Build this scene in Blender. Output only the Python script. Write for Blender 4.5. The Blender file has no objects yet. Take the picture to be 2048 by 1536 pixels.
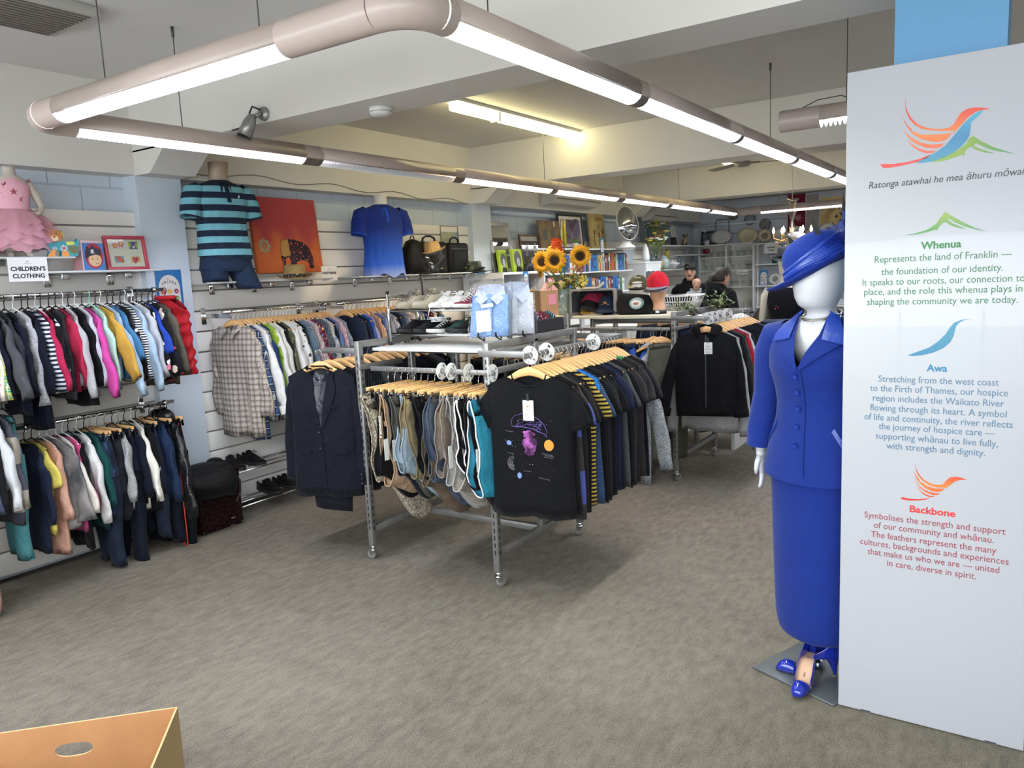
import bpy, bmesh, math, random
from math import sin, cos, pi, radians, sqrt, hypot
from mathutils import Vector, Matrix, noise
from mathutils.bvhtree import BVHTree
S = bpy.context.scene
COL = S.collection
rnd = random.Random(7)
# camera
YAW, PITCH, ROLL, FPX, CAM_Z = -0.590594640, 0.142127517, -0.0473006294, 1529.357, 1.70
cd = bpy.data.cameras.new('camera')
cam = bpy.data.objects.new('camera', cd)
COL.objects.link(cam)
_f = Vector((sin(YAW) * cos(PITCH), cos(YAW) * cos(PITCH), -sin(PITCH)))
_r0 = Vector((cos(YAW), -sin(YAW), 0))
_u0 = _r0.cross(_f)
_r = _r0 * cos(ROLL) + _u0 * sin(ROLL)
_u = -_r0 * sin(ROLL) + _u0 * cos(ROLL)
cam.matrix_world = Matrix(((_r.x, _u.x, -_f.x, 0), (_r.y, _u.y, -_f.y, 0), (_r.z, _u.z, -_f.z, CAM_Z), (0, 0, 0, 1)))
cd.sensor_width = 36
cd.lens = FPX * 36 / 2048
cd.clip_start = 0.05
S.camera = cam
# world, exposure
W = bpy.data.worlds.new('daylight')
S.world = W
W.use_nodes = True
bg = W.node_tree.nodes['Background']
bg.inputs[0].default_value = (0.86, 0.93, 1.0, 1)
bg.inputs[1].default_value = 2.0
S.view_settings.view_transform = 'Standard'
S.view_settings.look = 'None'
S.view_settings.gamma = 1
S.view_settings.use_curve_mapping = False
S.view_settings.exposure = 0.62
S.cycles.max_bounces = 7
S.cycles.diffuse_bounces = 4
S.cycles.glossy_bounces = 4
S.cycles.transmission_bounces = 6
S.cycles.transparent_max_bounces = 12
S.cycles.caustics_reflective = False
S.cycles.caustics_refractive = False
S.cycles.sample_clamp_indirect = 6
S.cycles.use_denoising = True
_p = bpy.data.lights.new('shopfront_daylight', 'AREA')          # sky light coming through the shopfront glazing
_p.shape = 'RECTANGLE'; _p.size = 8.2; _p.size_y = 1.5
_p.energy = 165; _p.color = (0.9, 0.95, 1.0)
_po = bpy.data.objects.new('shopfront_daylight', _p)
COL.objects.link(_po)
_po.location = (-1.0, -0.6, 1.95)
_po.rotation_euler = (radians(36), 0, 0)
LAMP = 155.0                                                      # radiance of the fluorescent tubes
# colour and materials
def lin(c):
    if isinstance(c, str):
        c = c.lstrip('#'); c = [int(c[i:i + 2], 16) / 255 for i in (0, 2, 4)]
    return tuple(x / 12.92 if x <= 0.04045 else ((x + 0.055) / 1.055) ** 2.4 for x in c[:3]) + (1.0,)
MATS = {}
def _new(key):
    m = bpy.data.materials.new(key); m.use_nodes = True
    t = m.node_tree
    return m, t, t.nodes['Principled BSDF']
def nd(t, kind, **kw):
    n = t.nodes.new(kind)
    for k, v in kw.items():
        if k[0] == '_': setattr(n, k[1:], v)
        else:
            i = n.inputs[int(k[1:])] if k[0] == 'i' and k[1:].isdigit() else n.inputs[k.replace('__', ' ')]
            if isinstance(v, bpy.types.NodeSocket): t.links.new(v, i)
            else: i.default_value = v
    return n
def mathn(t, op, a, b=0.0, c=None):
    n = t.nodes.new('ShaderNodeMath'); n.operation = op
    for i, v in enumerate((a, b, c)):
        if v is None: continue
        if isinstance(v, bpy.types.NodeSocket): t.links.new(v, n.inputs[i])
        else: n.inputs[i].default_value = v
    return n.outputs[0]
def mixc(t, fac, a, b):
    n = t.nodes.new('ShaderNodeMix'); n.data_type = 'RGBA'
    for s, v in ((n.inputs[0], fac), (n.inputs[6], a), (n.inputs[7], b)):
        if isinstance(v, bpy.types.NodeSocket): t.links.new(v, s)
        else: s.default_value = v
    return n.outputs[2]
def objco(t):
    return nd(t, 'ShaderNodeTexCoord').outputs['Object']
def sepxyz(t, v):
    n = nd(t, 'ShaderNodeSeparateXYZ', i0=v); return n.outputs
def bump(t, b, h, strength, dist=0.01):
    n = nd(t, 'ShaderNodeBump', Strength=strength, Distance=dist, Height=h)
    t.links.new(n.outputs[0], b.inputs['Normal'])
def mat(key, col, rough=0.5, metal=0.0, var=0.0, vscale=6.0, bmp=0.0, bscale=60.0, coat=0.0, trans=0.0, ior=1.45, alpha=1.0, emit=None, estr=0.0, spec=0.5):
    if key in MATS: return MATS[key]
    m, t, b = _new(key)
    c = lin(col)
    b.inputs['Base Color'].default_value = c
    b.inputs['Roughness'].default_value = rough
    b.inputs['Metallic'].default_value = metal
    b.inputs['Coat Weight'].default_value = coat
    b.inputs['Transmission Weight'].default_value = trans
    b.inputs['IOR'].default_value = ior
    b.inputs['Alpha'].default_value = alpha
    b.inputs['Specular IOR Level'].default_value = spec
    if emit is not None:
        b.inputs['Emission Color'].default_value = lin(emit); b.inputs['Emission Strength'].default_value = estr
    if var:
        n = nd(t, 'ShaderNodeTexNoise', Vector=objco(t), Scale=vscale, Detail=4.0)
        lo = tuple(x * (1 - var) for x in c[:3]) + (1,); hi = tuple(min(1, x * (1 + var)) for x in c[:3]) + (1,)
        r = nd(t, 'ShaderNodeMapRange', Value=n.outputs[0], **{'From__Min': 0.3, 'From__Max': 0.7})
        t.links.new(mixc(t, r.outputs[0], lo, hi), b.inputs['Base Color'])
    if bmp:
        n = nd(t, 'ShaderNodeTexNoise', Vector=objco(t), Scale=bscale, Detail=3.0)
        bump(t, b, n.outputs[0], bmp)
    MATS[key] = m
    return m
def stripe(t, x, period, width, off=0.0):
    """1 inside a band of the given width repeating every period along x"""
    f = mathn(t, 'FRACT', mathn(t, 'ADD', mathn(t, 'DIVIDE', x, period), off + 100.0))
    return mathn(t, 'LESS_THAN', f, width / period)
def cloth(key, col, pat=None, col2='#000000', col3='#ffffff', sc=1.0, rough=0.85, sheen=0.03, weave=1.0, gloss=False):
    """woven or knitted fabric, with an optional dyed-in pattern"""
    if key in MATS: return MATS[key]
    m, t, b = _new(key)
    c, c2, c3 = lin(col), lin(col2), lin(col3)
    if max(c[:3]) < .03: c = tuple(v * .62 for v in c[:3]) + (1.0,)
    co = objco(t)
    base = None
    if pat in ('hstripe', 'vstripe', 'pinstripe', 'plaid', 'check'):
        x, y, z = sepxyz(t, co)
        if pat == 'hstripe':
            base = mixc(t, stripe(t, z, 0.07 * sc, 0.035 * sc), c, c2)
        elif pat == 'vstripe':
            base = mixc(t, stripe(t, x, 0.02 * sc, 0.008 * sc), c, c2)
        elif pat == 'pinstripe':
            base = mixc(t, stripe(t, x, 0.014 * sc, 0.0022 * sc), c, c2)
        else:
            p = 0.05 * sc
            a = stripe(t, x, p, p * 0.45); d = stripe(t, z, p, p * 0.45)
            s = mathn(t, 'MULTIPLY', mathn(t, 'ADD', a, d), 0.5)
            base = mixc(t, s, c, c2)
            l = mathn(t, 'MAXIMUM', stripe(t, x, p, p * 0.09, 0.3), stripe(t, z, p, p * 0.09, 0.3))
            base = mixc(t, mathn(t, 'MULTIPLY', l, 0.75), base, c3)
    elif pat == 'heather':
        mp = nd(t, 'ShaderNodeMapping', Vector=co); mp.inputs['Scale'].default_value = (1, 1, 6)
        n = nd(t, 'ShaderNodeTexNoise', Vector=mp.outputs[0], Scale=60.0 / sc, Detail=5.0)
        r = nd(t, 'ShaderNodeMapRange', Value=n.outputs[0], **{'From__Min': 0.35, 'From__Max': 0.65})
        base = mixc(t, r.outputs[0], c, c2)
    elif pat == 'dots':
        v = nd(t, 'ShaderNodeTexVoronoi', Vector=co, Scale=22.0 / sc)
        base = mixc(t, mathn(t, 'LESS_THAN', v.outputs['Distance'], 0.28), c, c2)
    elif pat == 'print':
        v = nd(t, 'ShaderNodeTexVoronoi', Vector=co, Scale=16.0 / sc)
        n = nd(t, 'ShaderNodeTexNoise', Vector=co, Scale=30.0 / sc, Detail=2.0)
        s = mathn(t, 'LESS_THAN', mathn(t, 'ADD', v.outputs['Distance'], mathn(t, 'MULTIPLY', n.outputs[0], 0.5)), 0.5)
        base = mixc(t, s, c, c2)
        n2 = nd(t, 'ShaderNodeTexNoise', Vector=co, Scale=24.0 / sc, Detail=2.0)
        base = mixc(t, mathn(t, 'GREATER_THAN', n2.outputs[0], 0.64), base, c3)
    elif pat == 'denim':
        n = nd(t, 'ShaderNodeTexNoise', Vector=co, Scale=7.0 / sc, Detail=3.0)
        r = nd(t, 'ShaderNodeMapRange', Value=n.outputs[0], **{'From__Min': 0.45, 'From__Max': 0.75})
        base = mixc(t, r.outputs[0], c, c2)
    elif pat == 'paisley':
        v = nd(t, 'ShaderNodeTexVoronoi', Vector=co, Scale=45.0 / sc, _feature='DISTANCE_TO_EDGE')
        n = nd(t, 'ShaderNodeTexNoise', Vector=co, Scale=70.0 / sc, Detail=3.0)
        s = mathn(t, 'LESS_THAN', mathn(t, 'ADD', v.outputs['Distance'], mathn(t, 'MULTIPLY', n.outputs[0], 0.3)), 0.26)
        base = mixc(t, s, c, c2)
    elif pat == 'ombre':
        x, y, z = sepxyz(t, co)
        r = nd(t, 'ShaderNodeMapRange', Value=z, **{'From__Min': -0.66, 'From__Max': -0.2})
        cr = nd(t, 'ShaderNodeValToRGB', Fac=r.outputs[0])
        e = cr.color_ramp.elements
        e[0].color = c2; e[1].color = c
        k = e.new(0.28); k.color = c3
        base = cr.outputs[0]
    elif pat == 'camo':
        n = nd(t, 'ShaderNodeTexNoise', Vector=co, Scale=26.0 / sc, Detail=1.0)
        base = mixc(t, mathn(t, 'GREATER_THAN', n.outputs[0], 0.52), c, c2)
        n2 = nd(t, 'ShaderNodeTexNoise', Vector=co, Scale=20.0 / sc, Detail=0.0, _noise_dimensions='4D', W=3.0)
        base = mixc(t, mathn(t, 'GREATER_THAN', n2.outputs[0], 0.6), base, c3)
    elif pat == 'blotch':
        n = nd(t, 'ShaderNodeTexNoise', Vector=co, Scale=5.0 / sc, Detail=5.0)
        r = nd(t, 'ShaderNodeMapRange', Value=n.outputs[0], **{'From__Min': 0.4, 'From__Max': 0.6})
        base = mixc(t, r.outputs[0], c, c2)
    if base is None:
        n = nd(t, 'ShaderNodeTexNoise', Vector=co, Scale=14.0, Detail=4.0)
        base = mixc(t, n.outputs[0], tuple(x * 0.86 for x in c[:3]) + (1,), tuple(min(1, x * 1.1) for x in c[:3]) + (1,))
    t.links.new(base, b.inputs['Base Color'])
    b.inputs['Roughness'].default_value = 0.35 if gloss else rough
    b.inputs['Sheen Weight'].default_value = sheen
    b.inputs['Sheen Roughness'].default_value = 0.5
    b.inputs['Specular IOR Level'].default_value = 0.5 if gloss else 0.12
    n = nd(t, 'ShaderNodeTexNoise', Vector=co, Scale=11.0, Detail=4.0, Distortion=0.6)
    bump(t, b, n.outputs[0], 0.8 * weave, 0.022)
    MATS[key] = m
    return m
def light_mat(key, col, strength):
    if key in MATS: return MATS[key]
    m = bpy.data.materials.new(key); m.use_nodes = True
    t = m.node_tree; t.nodes.clear()
    e = nd(t, 'ShaderNodeEmission', Color=lin(col), Strength=strength)
    o = nd(t, 'ShaderNodeOutputMaterial'); t.links.new(e.outputs[0], o.inputs[0])
    MATS[key] = m
    return m
# mesh builder
I4 = Matrix.Identity(4)
def T(x, y, z): return Matrix.Translation((x, y, z))
def RX(a): return Matrix.Rotation(radians(a), 4, 'X')
def RY(a): return Matrix.Rotation(radians(a), 4, 'Y')
def RZ(a): return Matrix.Rotation(radians(a), 4, 'Z')
def SC(x, y, z): return Matrix.Diagonal((x, y, z, 1))
class MB:
    def __init__(s): s.v = []; s.f = []; s.m = []; s.s = []
    def add(s, vs, fs, M=None, mi=0, smooth=True):
        o = len(s.v)
        s.v += [tuple(M @ Vector(p)) for p in vs] if M is not None else [tuple(p) for p in vs]
        for f in fs:
            s.f.append(tuple(i + o for i in f)); s.m.append(mi); s.s.append(smooth)
        return s
    def box(s, cx, cy, cz, sx, sy, sz, M=None, mi=0, b=0.0):
        x, y, z = sx / 2, sy / 2, sz / 2
        if b <= 0:
            vs = [(cx + i * x, cy + j * y, cz + k * z) for i in (-1, 1) for j in (-1, 1) for k in (-1, 1)]
            fs = [(0, 1, 3, 2), (4, 6, 7, 5), (0, 4, 5, 1), (2, 3, 7, 6), (0, 2, 6, 4), (1, 5, 7, 3)]
            return s.add(vs, fs, M, mi, False)
        bm = bmesh.new()
        bmesh.ops.create_cube(bm, size=1)
        bmesh.ops.scale(bm, vec=(sx, sy, sz), verts=bm.verts)
        bmesh.ops.bevel(bm, geom=bm.edges[:], offset=min(b, x * .95, y * .95, z * .95), segments=2, affect='EDGES', profile=0.5)
        bm.verts.index_update()
        s.add([(v.co.x + cx, v.co.y + cy, v.co.z + cz) for v in bm.verts], [[v.index for v in f.verts] for f in bm.faces], M, mi, True)
        bm.free(); return s
    def bb(s, x0, x1, y0, y1, z0, z1, mi=0, b=0.0, M=None):
        return s.box((x0 + x1) / 2, (y0 + y1) / 2, (z0 + z1) / 2, abs(x1 - x0), abs(y1 - y0), abs(z1 - z0), M, mi, b)
    def loft(s, rings, M=None, mi=0, closed=True, cap0=False, cap1=False, loop=False, smooth=True):
        n = len(rings[0]); vs = [p for r in rings for p in r]; fs = []
        k = len(rings)
        for a in range(k if loop else k - 1):
            c = (a + 1) % k
            for i in range(n if closed else n - 1):
                j = (i + 1) % n
                fs.append((a * n + i, a * n + j, c * n + j, c * n + i))
        if cap0: fs.append(tuple(range(n - 1, -1, -1)))
        if cap1: fs.append(tuple((k - 1) * n + i for i in range(n)))
        return s.add(vs, fs, M, mi, smooth)
    def tube(s, pts, r, n=8, M=None, mi=0, cap=True, loop=False, sq=1.0, up=None):
        pts = [Vector(p) for p in pts]; k = len(pts)
        rs = r if isinstance(r, (list, tuple)) else [r] * k
        rings = []; pn = None
        for i, p in enumerate(pts):
            a = pts[(i - 1) % k] if (loop or i > 0) else p
            c = pts[(i + 1) % k] if (loop or i < k - 1) else p
            d = (c - a)
            if d.length < 1e-9: d = Vector((0, 0, 1))
            d.normalize()
            if pn is None:
                u = Vector(up) if up else (Vector((0, 0, 1)) if abs(d.z) < 0.9 else Vector((1, 0, 0)))
                nn = (u - d * u.dot(d)).normalized()
            else:
                nn = (pn - d * pn.dot(d))
                nn = nn.normalized() if nn.length > 1e-6 else d.orthogonal().normalized()
            pn = nn; bb_ = d.cross(nn)
            rings.append([p + nn * (rs[i] * sq * cos(2 * pi * j / n)) + bb_ * (rs[i] * sin(2 * pi * j / n)) for j in range(n)])
        return s.loft(rings, M, mi, True, cap and not loop, cap and not loop, loop)
    def lathe(s, prof, n=20, M=None, mi=0, a0=0.0, a1=2 * pi, sx=1.0, sy=1.0):
        full = abs(a1 - a0 - 2 * pi) < 1e-6
        m = n if full else n + 1
        rings = [[(r * cos(a0 + (a1 - a0) * i / n) * sx, r * sin(a0 + (a1 - a0) * i / n) * sy, z) for i in range(m)] for r, z in prof]
        return s.loft(rings, M, mi, full, full and prof[0][0] > 1e-5 and False, False)
    def disc(s, c, r, n=20, M=None, mi=0, sx=1.0, sy=1.0):
        return s.add([(c[0] + r * sx * cos(2 * pi * i / n), c[1] + r * sy * sin(2 * pi * i / n), c[2]) for i in range(n)], [tuple(range(n))], M, mi, False)
    def ell(s, c, r, nu=16, nv=10, M=None, mi=0):
        rings = []
        for j in range(nv + 1):
            t = pi * j / nv; q = max(sin(t), 0.002)
            rings.append([(c[0] + r[0] * q * cos(2 * pi * i / nu), c[1] + r[1] * q * sin(2 * pi * i / nu), c[2] - r[2] * cos(t)) for i in range(nu)])
        return s.loft(rings, M, mi, True, True, True)
    def cyl(s, p0, p1, r, n=12, M=None, mi=0): return s.tube([p0, p1], r, n, M, mi)
    def poly(s, pts, th, M=None, mi=0):
        """flat outline in the xz plane, given thickness along y"""
        n = len(pts)
        vs = [(p[0], -th / 2, p[1]) for p in pts] + [(p[0], th / 2, p[1]) for p in pts]
        fs = [tuple(range(n)), tuple(range(2 * n - 1, n - 1, -1))] + [(i, i + n, (i + 1) % n + n, (i + 1) % n) for i in range(n)]
        return s.add(vs, fs, M, mi, False)
    def build(s, name, mats, parent=None, loc=None, M=None):
        me = bpy.data.meshes.new(name)
        me.from_pydata(s.v, [], s.f)
        for m in (mats if isinstance(mats, (list, tuple)) else [mats]): me.materials.append(m)
        me.polygons.foreach_set('material_index', s.m)
        me.polygons.foreach_set('use_smooth', s.s)
        me.update()
        o = bpy.data.objects.new(name, me); COL.objects.link(o)
        if parent is not None: o.parent = parent
        if loc is not None: o.location = loc
        if M is not None: o.matrix_local = M
        return o
def tag(o, label, cat, group=None, kind=None):
    o['label'] = label; o['category'] = cat
    if group: o['group'] = group
    if kind: o['kind'] = kind
    return o
def thing(name, label, cat, loc=(0, 0, 0), rz=0.0, group=None, M=None):
    o = bpy.data.objects.new(name, None); COL.objects.link(o)
    o.empty_display_size = 0.05
    if M is not None: o.matrix_world = M
    else:
        o.location = loc; o.rotation_euler = (0, 0, radians(rz))
    return tag(o, label, cat, group)
def struct(name, mb, mats):
    o = mb.build(name, mats); o['kind'] = 'structure'; return o
def kids(o, table=None):
    return [c for c in COL.objects if c.parent is o]
def dup(root, M, label, group=None, mats=None):
    """copy a thing with its parts and sub-parts; the children are looked up in KIDS"""
    c = root.copy(); COL.objects.link(c); c.matrix_world = M
    c['label'] = label
    if group: c['group'] = group
    for ch in KIDS.get(root.name, ()):
        d = ch.copy(); COL.objects.link(d); d.parent = c
        for g in KIDS.get(ch.name, ()):
            e = g.copy(); COL.objects.link(e); e.parent = d
    return c
KIDS = {}
def remember(root):
    """note a thing's parts so dup() can copy them"""
    for o in COL.objects:
        if o.parent is root:
            KIDS.setdefault(root.name, []).append(o)
            for g in COL.objects:
                if g.parent is o: KIDS.setdefault(o.name, []).append(g)
FONT = {}
def text(name, s, size, m, parent, M, bold=0.0, shear=0.0, align='CENTER', sx=1.0, spacing=1.0, ext=0.0004):
    """lettering as a mesh standing in the local xz plane, facing -y"""
    cu = bpy.data.curves.new(name, 'FONT')
    cu.body = s; cu.size = size; cu.align_x = align; cu.shear = shear; cu.offset = bold; cu.extrude = ext
    cu.resolution_u = 3; cu.space_character = spacing
    tmp = bpy.data.objects.new(name, cu); COL.objects.link(tmp)
    dg = bpy.context.evaluated_depsgraph_get()
    me = bpy.data.meshes.new_from_object(tmp.evaluated_get(dg))
    bpy.data.objects.remove(tmp); bpy.data.curves.remove(cu)
    me.transform(SC(1, 1, 1) @ RX(90) @ SC(sx, 1, 1))
    me.materials.clear(); me.materials.append(m)
    o = bpy.data.objects.new(name, me); COL.objects.link(o)
    o.parent = parent; o.matrix_local = M
    return o
ORD = ['', 'first', 'second', 'third', 'fourth', 'fifth', 'sixth', 'seventh', 'eighth', 'ninth', 'tenth', 'eleventh', 'twelfth', 'thirteenth', 'fourteenth', 'fifteenth', 'sixteenth', 'seventeenth', 'eighteenth', 'nineteenth', 'twentieth']
def ordinal(n):
    if n <= 20: return ORD[n]
    tens = {2: 'twenty', 3: 'thirty', 4: 'forty', 5: 'fifty'}
    return tens[n // 10] + ('-' + ORD[n % 10] if n % 10 else '') if n % 10 else {30: 'thirtieth', 40: 'fortieth', 50: 'fiftieth'}[n]
# common materials
M_WHITE = mat('white_paint', '#d6d3cd', 0.6, var=0.03, vscale=1.5)
M_CHROME = mat('chrome', '#d0d0d0', 0.16, 1.0)
M_STEEL = mat('grey_steel', '#7d7d7a', 0.38, 0.75, var=0.12, vscale=9)
M_BLACKP = mat('black_plastic', '#151516', 0.45)
M_WHITEP = mat('white_plastic', '#d8d8d6', 0.4)
def thin_glass(key, tint='#fbfdfc', refl=.12, wrinkle=False):
    m = bpy.data.materials.new(key); m.use_nodes = True; t = m.node_tree; t.nodes.clear()
    tr = nd(t, 'ShaderNodeBsdfTransparent', Color=lin(tint)); g = nd(t, 'ShaderNodeBsdfGlossy', Roughness=.05)
    if wrinkle:
        n = nd(t, 'ShaderNodeTexNoise', Vector=objco(t), Scale=22.0, Detail=2.0, Distortion=1.0); bm_ = nd(t, 'ShaderNodeBump', Strength=1.0, Distance=.03, Height=n.outputs[0]); t.links.new(bm_.outputs[0], g.inputs['Normal'])
    lw = nd(t, 'ShaderNodeLayerWeight', Blend=.35)
    f = mathn(t, 'ADD', mathn(t, 'MULTIPLY', lw.outputs['Facing'], .25), refl * .5)
    mx = nd(t, 'ShaderNodeMixShader', i0=f, i1=tr.outputs[0], i2=g.outputs[0]); o = nd(t, 'ShaderNodeOutputMaterial'); t.links.new(mx.outputs[0], o.inputs[0])
    MATS[key] = m; return m
M_GLASS = thin_glass('clear_glass')
M_WOOD = mat('pale_beech', '#d8ab72', 0.45, var=0.18, vscale=18)
M_PAPER = mat('white_paper', '#dcdcda', 0.75)
M_INK = mat('black_ink', '#17171c', 0.7)
# the room
XL, XR, YF, YB, ZC = -5.13, 3.2, -0.9, 13.95, 3.05
def block_mat():
    m, t, b = _new('painted_blockwork')
    co = objco(t)
    x, y, z = sepxyz(t, co)
    v = nd(t, 'ShaderNodeCombineXYZ', X=mathn(t, 'ADD', x, y), Y=z)
    br = nd(t, 'ShaderNodeTexBrick', Vector=v.outputs[0], Color1=lin('#cad4de'), Color2=lin('#c6d1db'), Mortar=lin('#b9c5d1'), Scale=1.0)
    br.inputs['Mortar Size'].default_value = 0.007; br.inputs['Mortar Smooth'].default_value = 0.6
    br.inputs['Brick Width'].default_value = 0.4; br.inputs['Row Height'].default_value = 0.2
    t.links.new(br.outputs[0], b.inputs['Base Color'])
    n = nd(t, 'ShaderNodeTexNoise', Vector=co, Scale=55.0, Detail=3.0)
    h = mathn(t, 'ADD', mathn(t, 'MULTIPLY', br.outputs['Fac'], -1.0), mathn(t, 'MULTIPLY', n.outputs[0], 0.25))
    bump(t, b, h, 0.6, 0.012)
    b.inputs['Roughness'].default_value = 0.6
    return m
def carpet_mat():
    m, t, b = _new('grey_brown_carpet')
    co = objco(t)
    mp = nd(t, 'ShaderNodeMapping', Vector=co); mp.inputs['Scale'].default_value = (1.0, 0.4, 1)
    n1 = nd(t, 'ShaderNodeTexNoise', Vector=mp.outputs[0], Scale=24.0, Detail=7.0, Roughness=0.7)
    n2 = nd(t, 'ShaderNodeTexNoise', Vector=co, Scale=210.0, Detail=2.0)
    n3 = nd(t, 'ShaderNodeTexNoise', Vector=co, Scale=0.9, Detail=3.0)
    x, y, z = sepxyz(t, co)
    f = mathn(t, 'ADD', mathn(t, 'MULTIPLY', n1.outputs[0], 0.5), mathn(t, 'MULTIPLY', n2.outputs[0], 0.67))
    f = mathn(t, 'ADD', f, mathn(t, 'MULTIPLY', n3.outputs[0], 0.25))
    r = nd(t, 'ShaderNodeMapRange', Value=f, **{'From__Min': 0.5, 'From__Max': 0.92})
    base = mixc(t, r.outputs[0], lin('#48443c'), lin('#878074'))
    tile = nd(t, 'ShaderNodeTexBrick', Vector=co, Color1=(0.94, 0.94, 0.94, 1), Color2=(1.04, 1.03, 1.02, 1), Mortar=(0.96, 0.96, 0.96, 1), Scale=1.0, _offset=0.0)
    tile.inputs['Mortar Size'].default_value = 0.001; tile.inputs['Brick Width'].default_value = 0.5; tile.inputs['Row Height'].default_value = 0.5
    mul = nd(t, 'ShaderNodeMix', _data_type='RGBA', _blend_type='MULTIPLY'); mul.inputs[0].default_value = 1.0
    t.links.new(base, mul.inputs[6]); t.links.new(tile.outputs[0], mul.inputs[7])
    t.links.new(mul.outputs[2], b.inputs['Base Color'])
    b.inputs['Roughness'].default_value = 0.95; b.inputs['Specular IOR Level'].default_value = 0.1
    bump(t, b, mathn(t, 'ADD', n2.outputs[0], mathn(t, 'MULTIPLY', n1.outputs[0], 0.4)), 0.55, 0.006)
    return m
M_BLOCK = block_mat()
M_CEIL = mat('ceiling_paint', '#d2d1ce', 0.7, var=0.03, vscale=1.2)
M_BEAM = mat('beam_paint', '#dad7d0', 0.55, var=0.03, vscale=1.0)
M_BLUEW = mat('pale_blue_wall', '#ccd6df', 0.5, var=0.04, vscale=2, bmp=0.12, bscale=70)
M_BLUEP = mat('sky_blue_paint', '#5f93ba', 0.5, var=0.03, vscale=2, bmp=0.1, bscale=80)
M_SLAT = mat('slatwall_laminate', '#edeae3', 0.35, var=0.02, vscale=2)
M_GROOVE = mat('slat_groove', '#8f8c88', 0.6)
struct('floor', MB().bb(XL - .1, XR + .1, YF - .2, YB + .1, -0.1, 0), carpet_mat())
struct('ceiling', MB().bb(XL - .1, XR + .1, YF - .2, YB + .1, ZC, ZC + .1), M_CEIL)
struct('wall_left', MB().bb(XL - .12, XL, YF - .2, YB + .1, 0, ZC), M_BLOCK)
struct('wall_back', MB().bb(XL - .1, XR + .1, YB, YB + .12, 0, ZC), M_BLUEW)
struct('wall_right', MB().bb(XR, XR + .12, YF - .2, YB + .1, 0, ZC), M_WHITE)
mb = MB()
mb.bb(XL, XR, YF - .15, YF, 2.62, ZC); mb.bb(XL, XR, YF - .15, YF, 0, 0.12)
mb.bb(XL, XL + .3, YF - .15, YF, .12, 2.62); mb.bb(XR - .3, XR, YF - .15, YF, .12, 2.62)
struct('wall_front', mb, M_WHITE)
M_ALU = mat('window_aluminium', '#9fa3a6', 0.35, 0.8)
mb = MB()
for x in (XL + .33, -3.2, -1.4, 0.4, 1.7, XR - .33): mb.bb(x - .03, x + .03, YF - .1, YF - .04, .12, 2.62)
mb.bb(XL + .3, XR - .3, YF - .1, YF - .04, .12, .18); mb.bb(XL + .3, XR - .3, YF - .1, YF - .04, 2.56, 2.62)
struct('window_1', mb, M_ALU)
mb = MB().bb(-12, 10, -9, YF - .2, -0.12, -0.08)
struct('trim_pavement', mb, mat('pavement', '#b3b0aa', 0.8, var=0.1, vscale=3)).name = 'trim_1'
# beams, perimeter beam, columns
BEAMS = [(-0.9, -0.5), (3.015, 3.35), (6.80, 7.15), (10.58, 10.92)]
for i, (y0, y1) in enumerate(BEAMS):
    mb = MB().bb(XL, XR, y0, y1, 2.62, ZC)
    if i:
        hv = [(-4.98, 2.47), (-4.80, 2.47), (-4.60, 2.63), (-4.98, 2.63)]
        n = len(hv)
        vs = [(x, y0 - .0, z) for x, z in hv] + [(x, y1, z) for x, z in hv]
        fs = [(0, 1, 2, 3), (7, 6, 5, 4)] + [(k, k + 4, (k + 1) % 4 + 4, (k + 1) % 4) for k in range(4)]
        mb.add(vs, fs, None, 0, False)
    struct('trim_%d' % (i + 2), mb, M_BEAM)
struct('trim_6', MB().bb(XL, -4.97, YF, YB, 2.475, ZC), M_BEAM)          # beam along the left wall
struct('trim_7', MB().bb(XL, XR, YB - .18, YB, 2.85, ZC), M_BEAM)
for i, (y0, y1) in enumerate(BEAMS[1:]):
    struct('trim_%d' % (8 + i), MB().bb(XL, -4.975, y0, y1, 0, 2.475), M_BLUEW)
struct('trim_11', MB().bb(-0.395, -0.07, 3.02, 3.36, 0, 2.63), M_BLUEP)     # square column behind the panel
# slatwall lining, with horizontal grooves
def slatwall(n, y0, y1, z0, z1):
    mb = MB()
    mb.bb(XL, -5.052, y0, y1, z0, z1, mi=1)
    z = z0
    while z < z1 - .01:
        zt = min(z + 0.15 - 0.012, z1)
        mb.bb(-5.06, -5.035, y0, y1, z, zt, b=0.003)
        z += 0.15
    struct('trim_%d' % n, mb, [M_SLAT, M_GROOVE])
slatwall(12, -0.5, 3.015, 0.045, 2.235)
slatwall(13, 3.35, 6.80, 0.045, 2.235)
slatwall(14, 7.15, 10.58, 0.045, 2.1)
slatwall(15, 10.92, 13.2, 0.045, 2.1)
mb = MB(); mb.bb(-4.6, XR, YB - .03, YB, 0.03, 2.95, mi=1)
z = .05
while z < 2.9:
    mb.bb(-4.6, XR, YB - .045, YB - .02, z, z + .188, b=.003); z += .2
struct('trim_16', mb, [mat('slatwall_blue_white', '#c6ccd6', 0.4, var=.02), M_GROOVE])
# painted cable duct running along the blockwork, and the thin cable stapled to the beam
mb = MB()
mb.tube([(-5.10, 7.2, 2.42), (-5.10, 13.85, 2.42)], 0.03, 8)
mb.tube([(-5.10, 13.88, 2.42), (-3.9, 13.90, 2.42)], 0.03, 8)
struct('trim_17', mb, M_BLUEW)
mb = MB()
pts = []
for i in range(30):
    y = 3.4 + i * (6.7 - 3.4) / 29
    pts.append((-4.965, y, 2.53 - 0.02 * sin(i * .9) - 0.05 * max(0, (i - 8) / 21)))
mb.tube(pts, 0.004, 5)
o = mb.build('wall_cable', mat('cable_grey', '#8d877b', .6)); tag(o, 'thin painted cable stapled along the cream beam above the polo shirts', 'cable')
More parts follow.
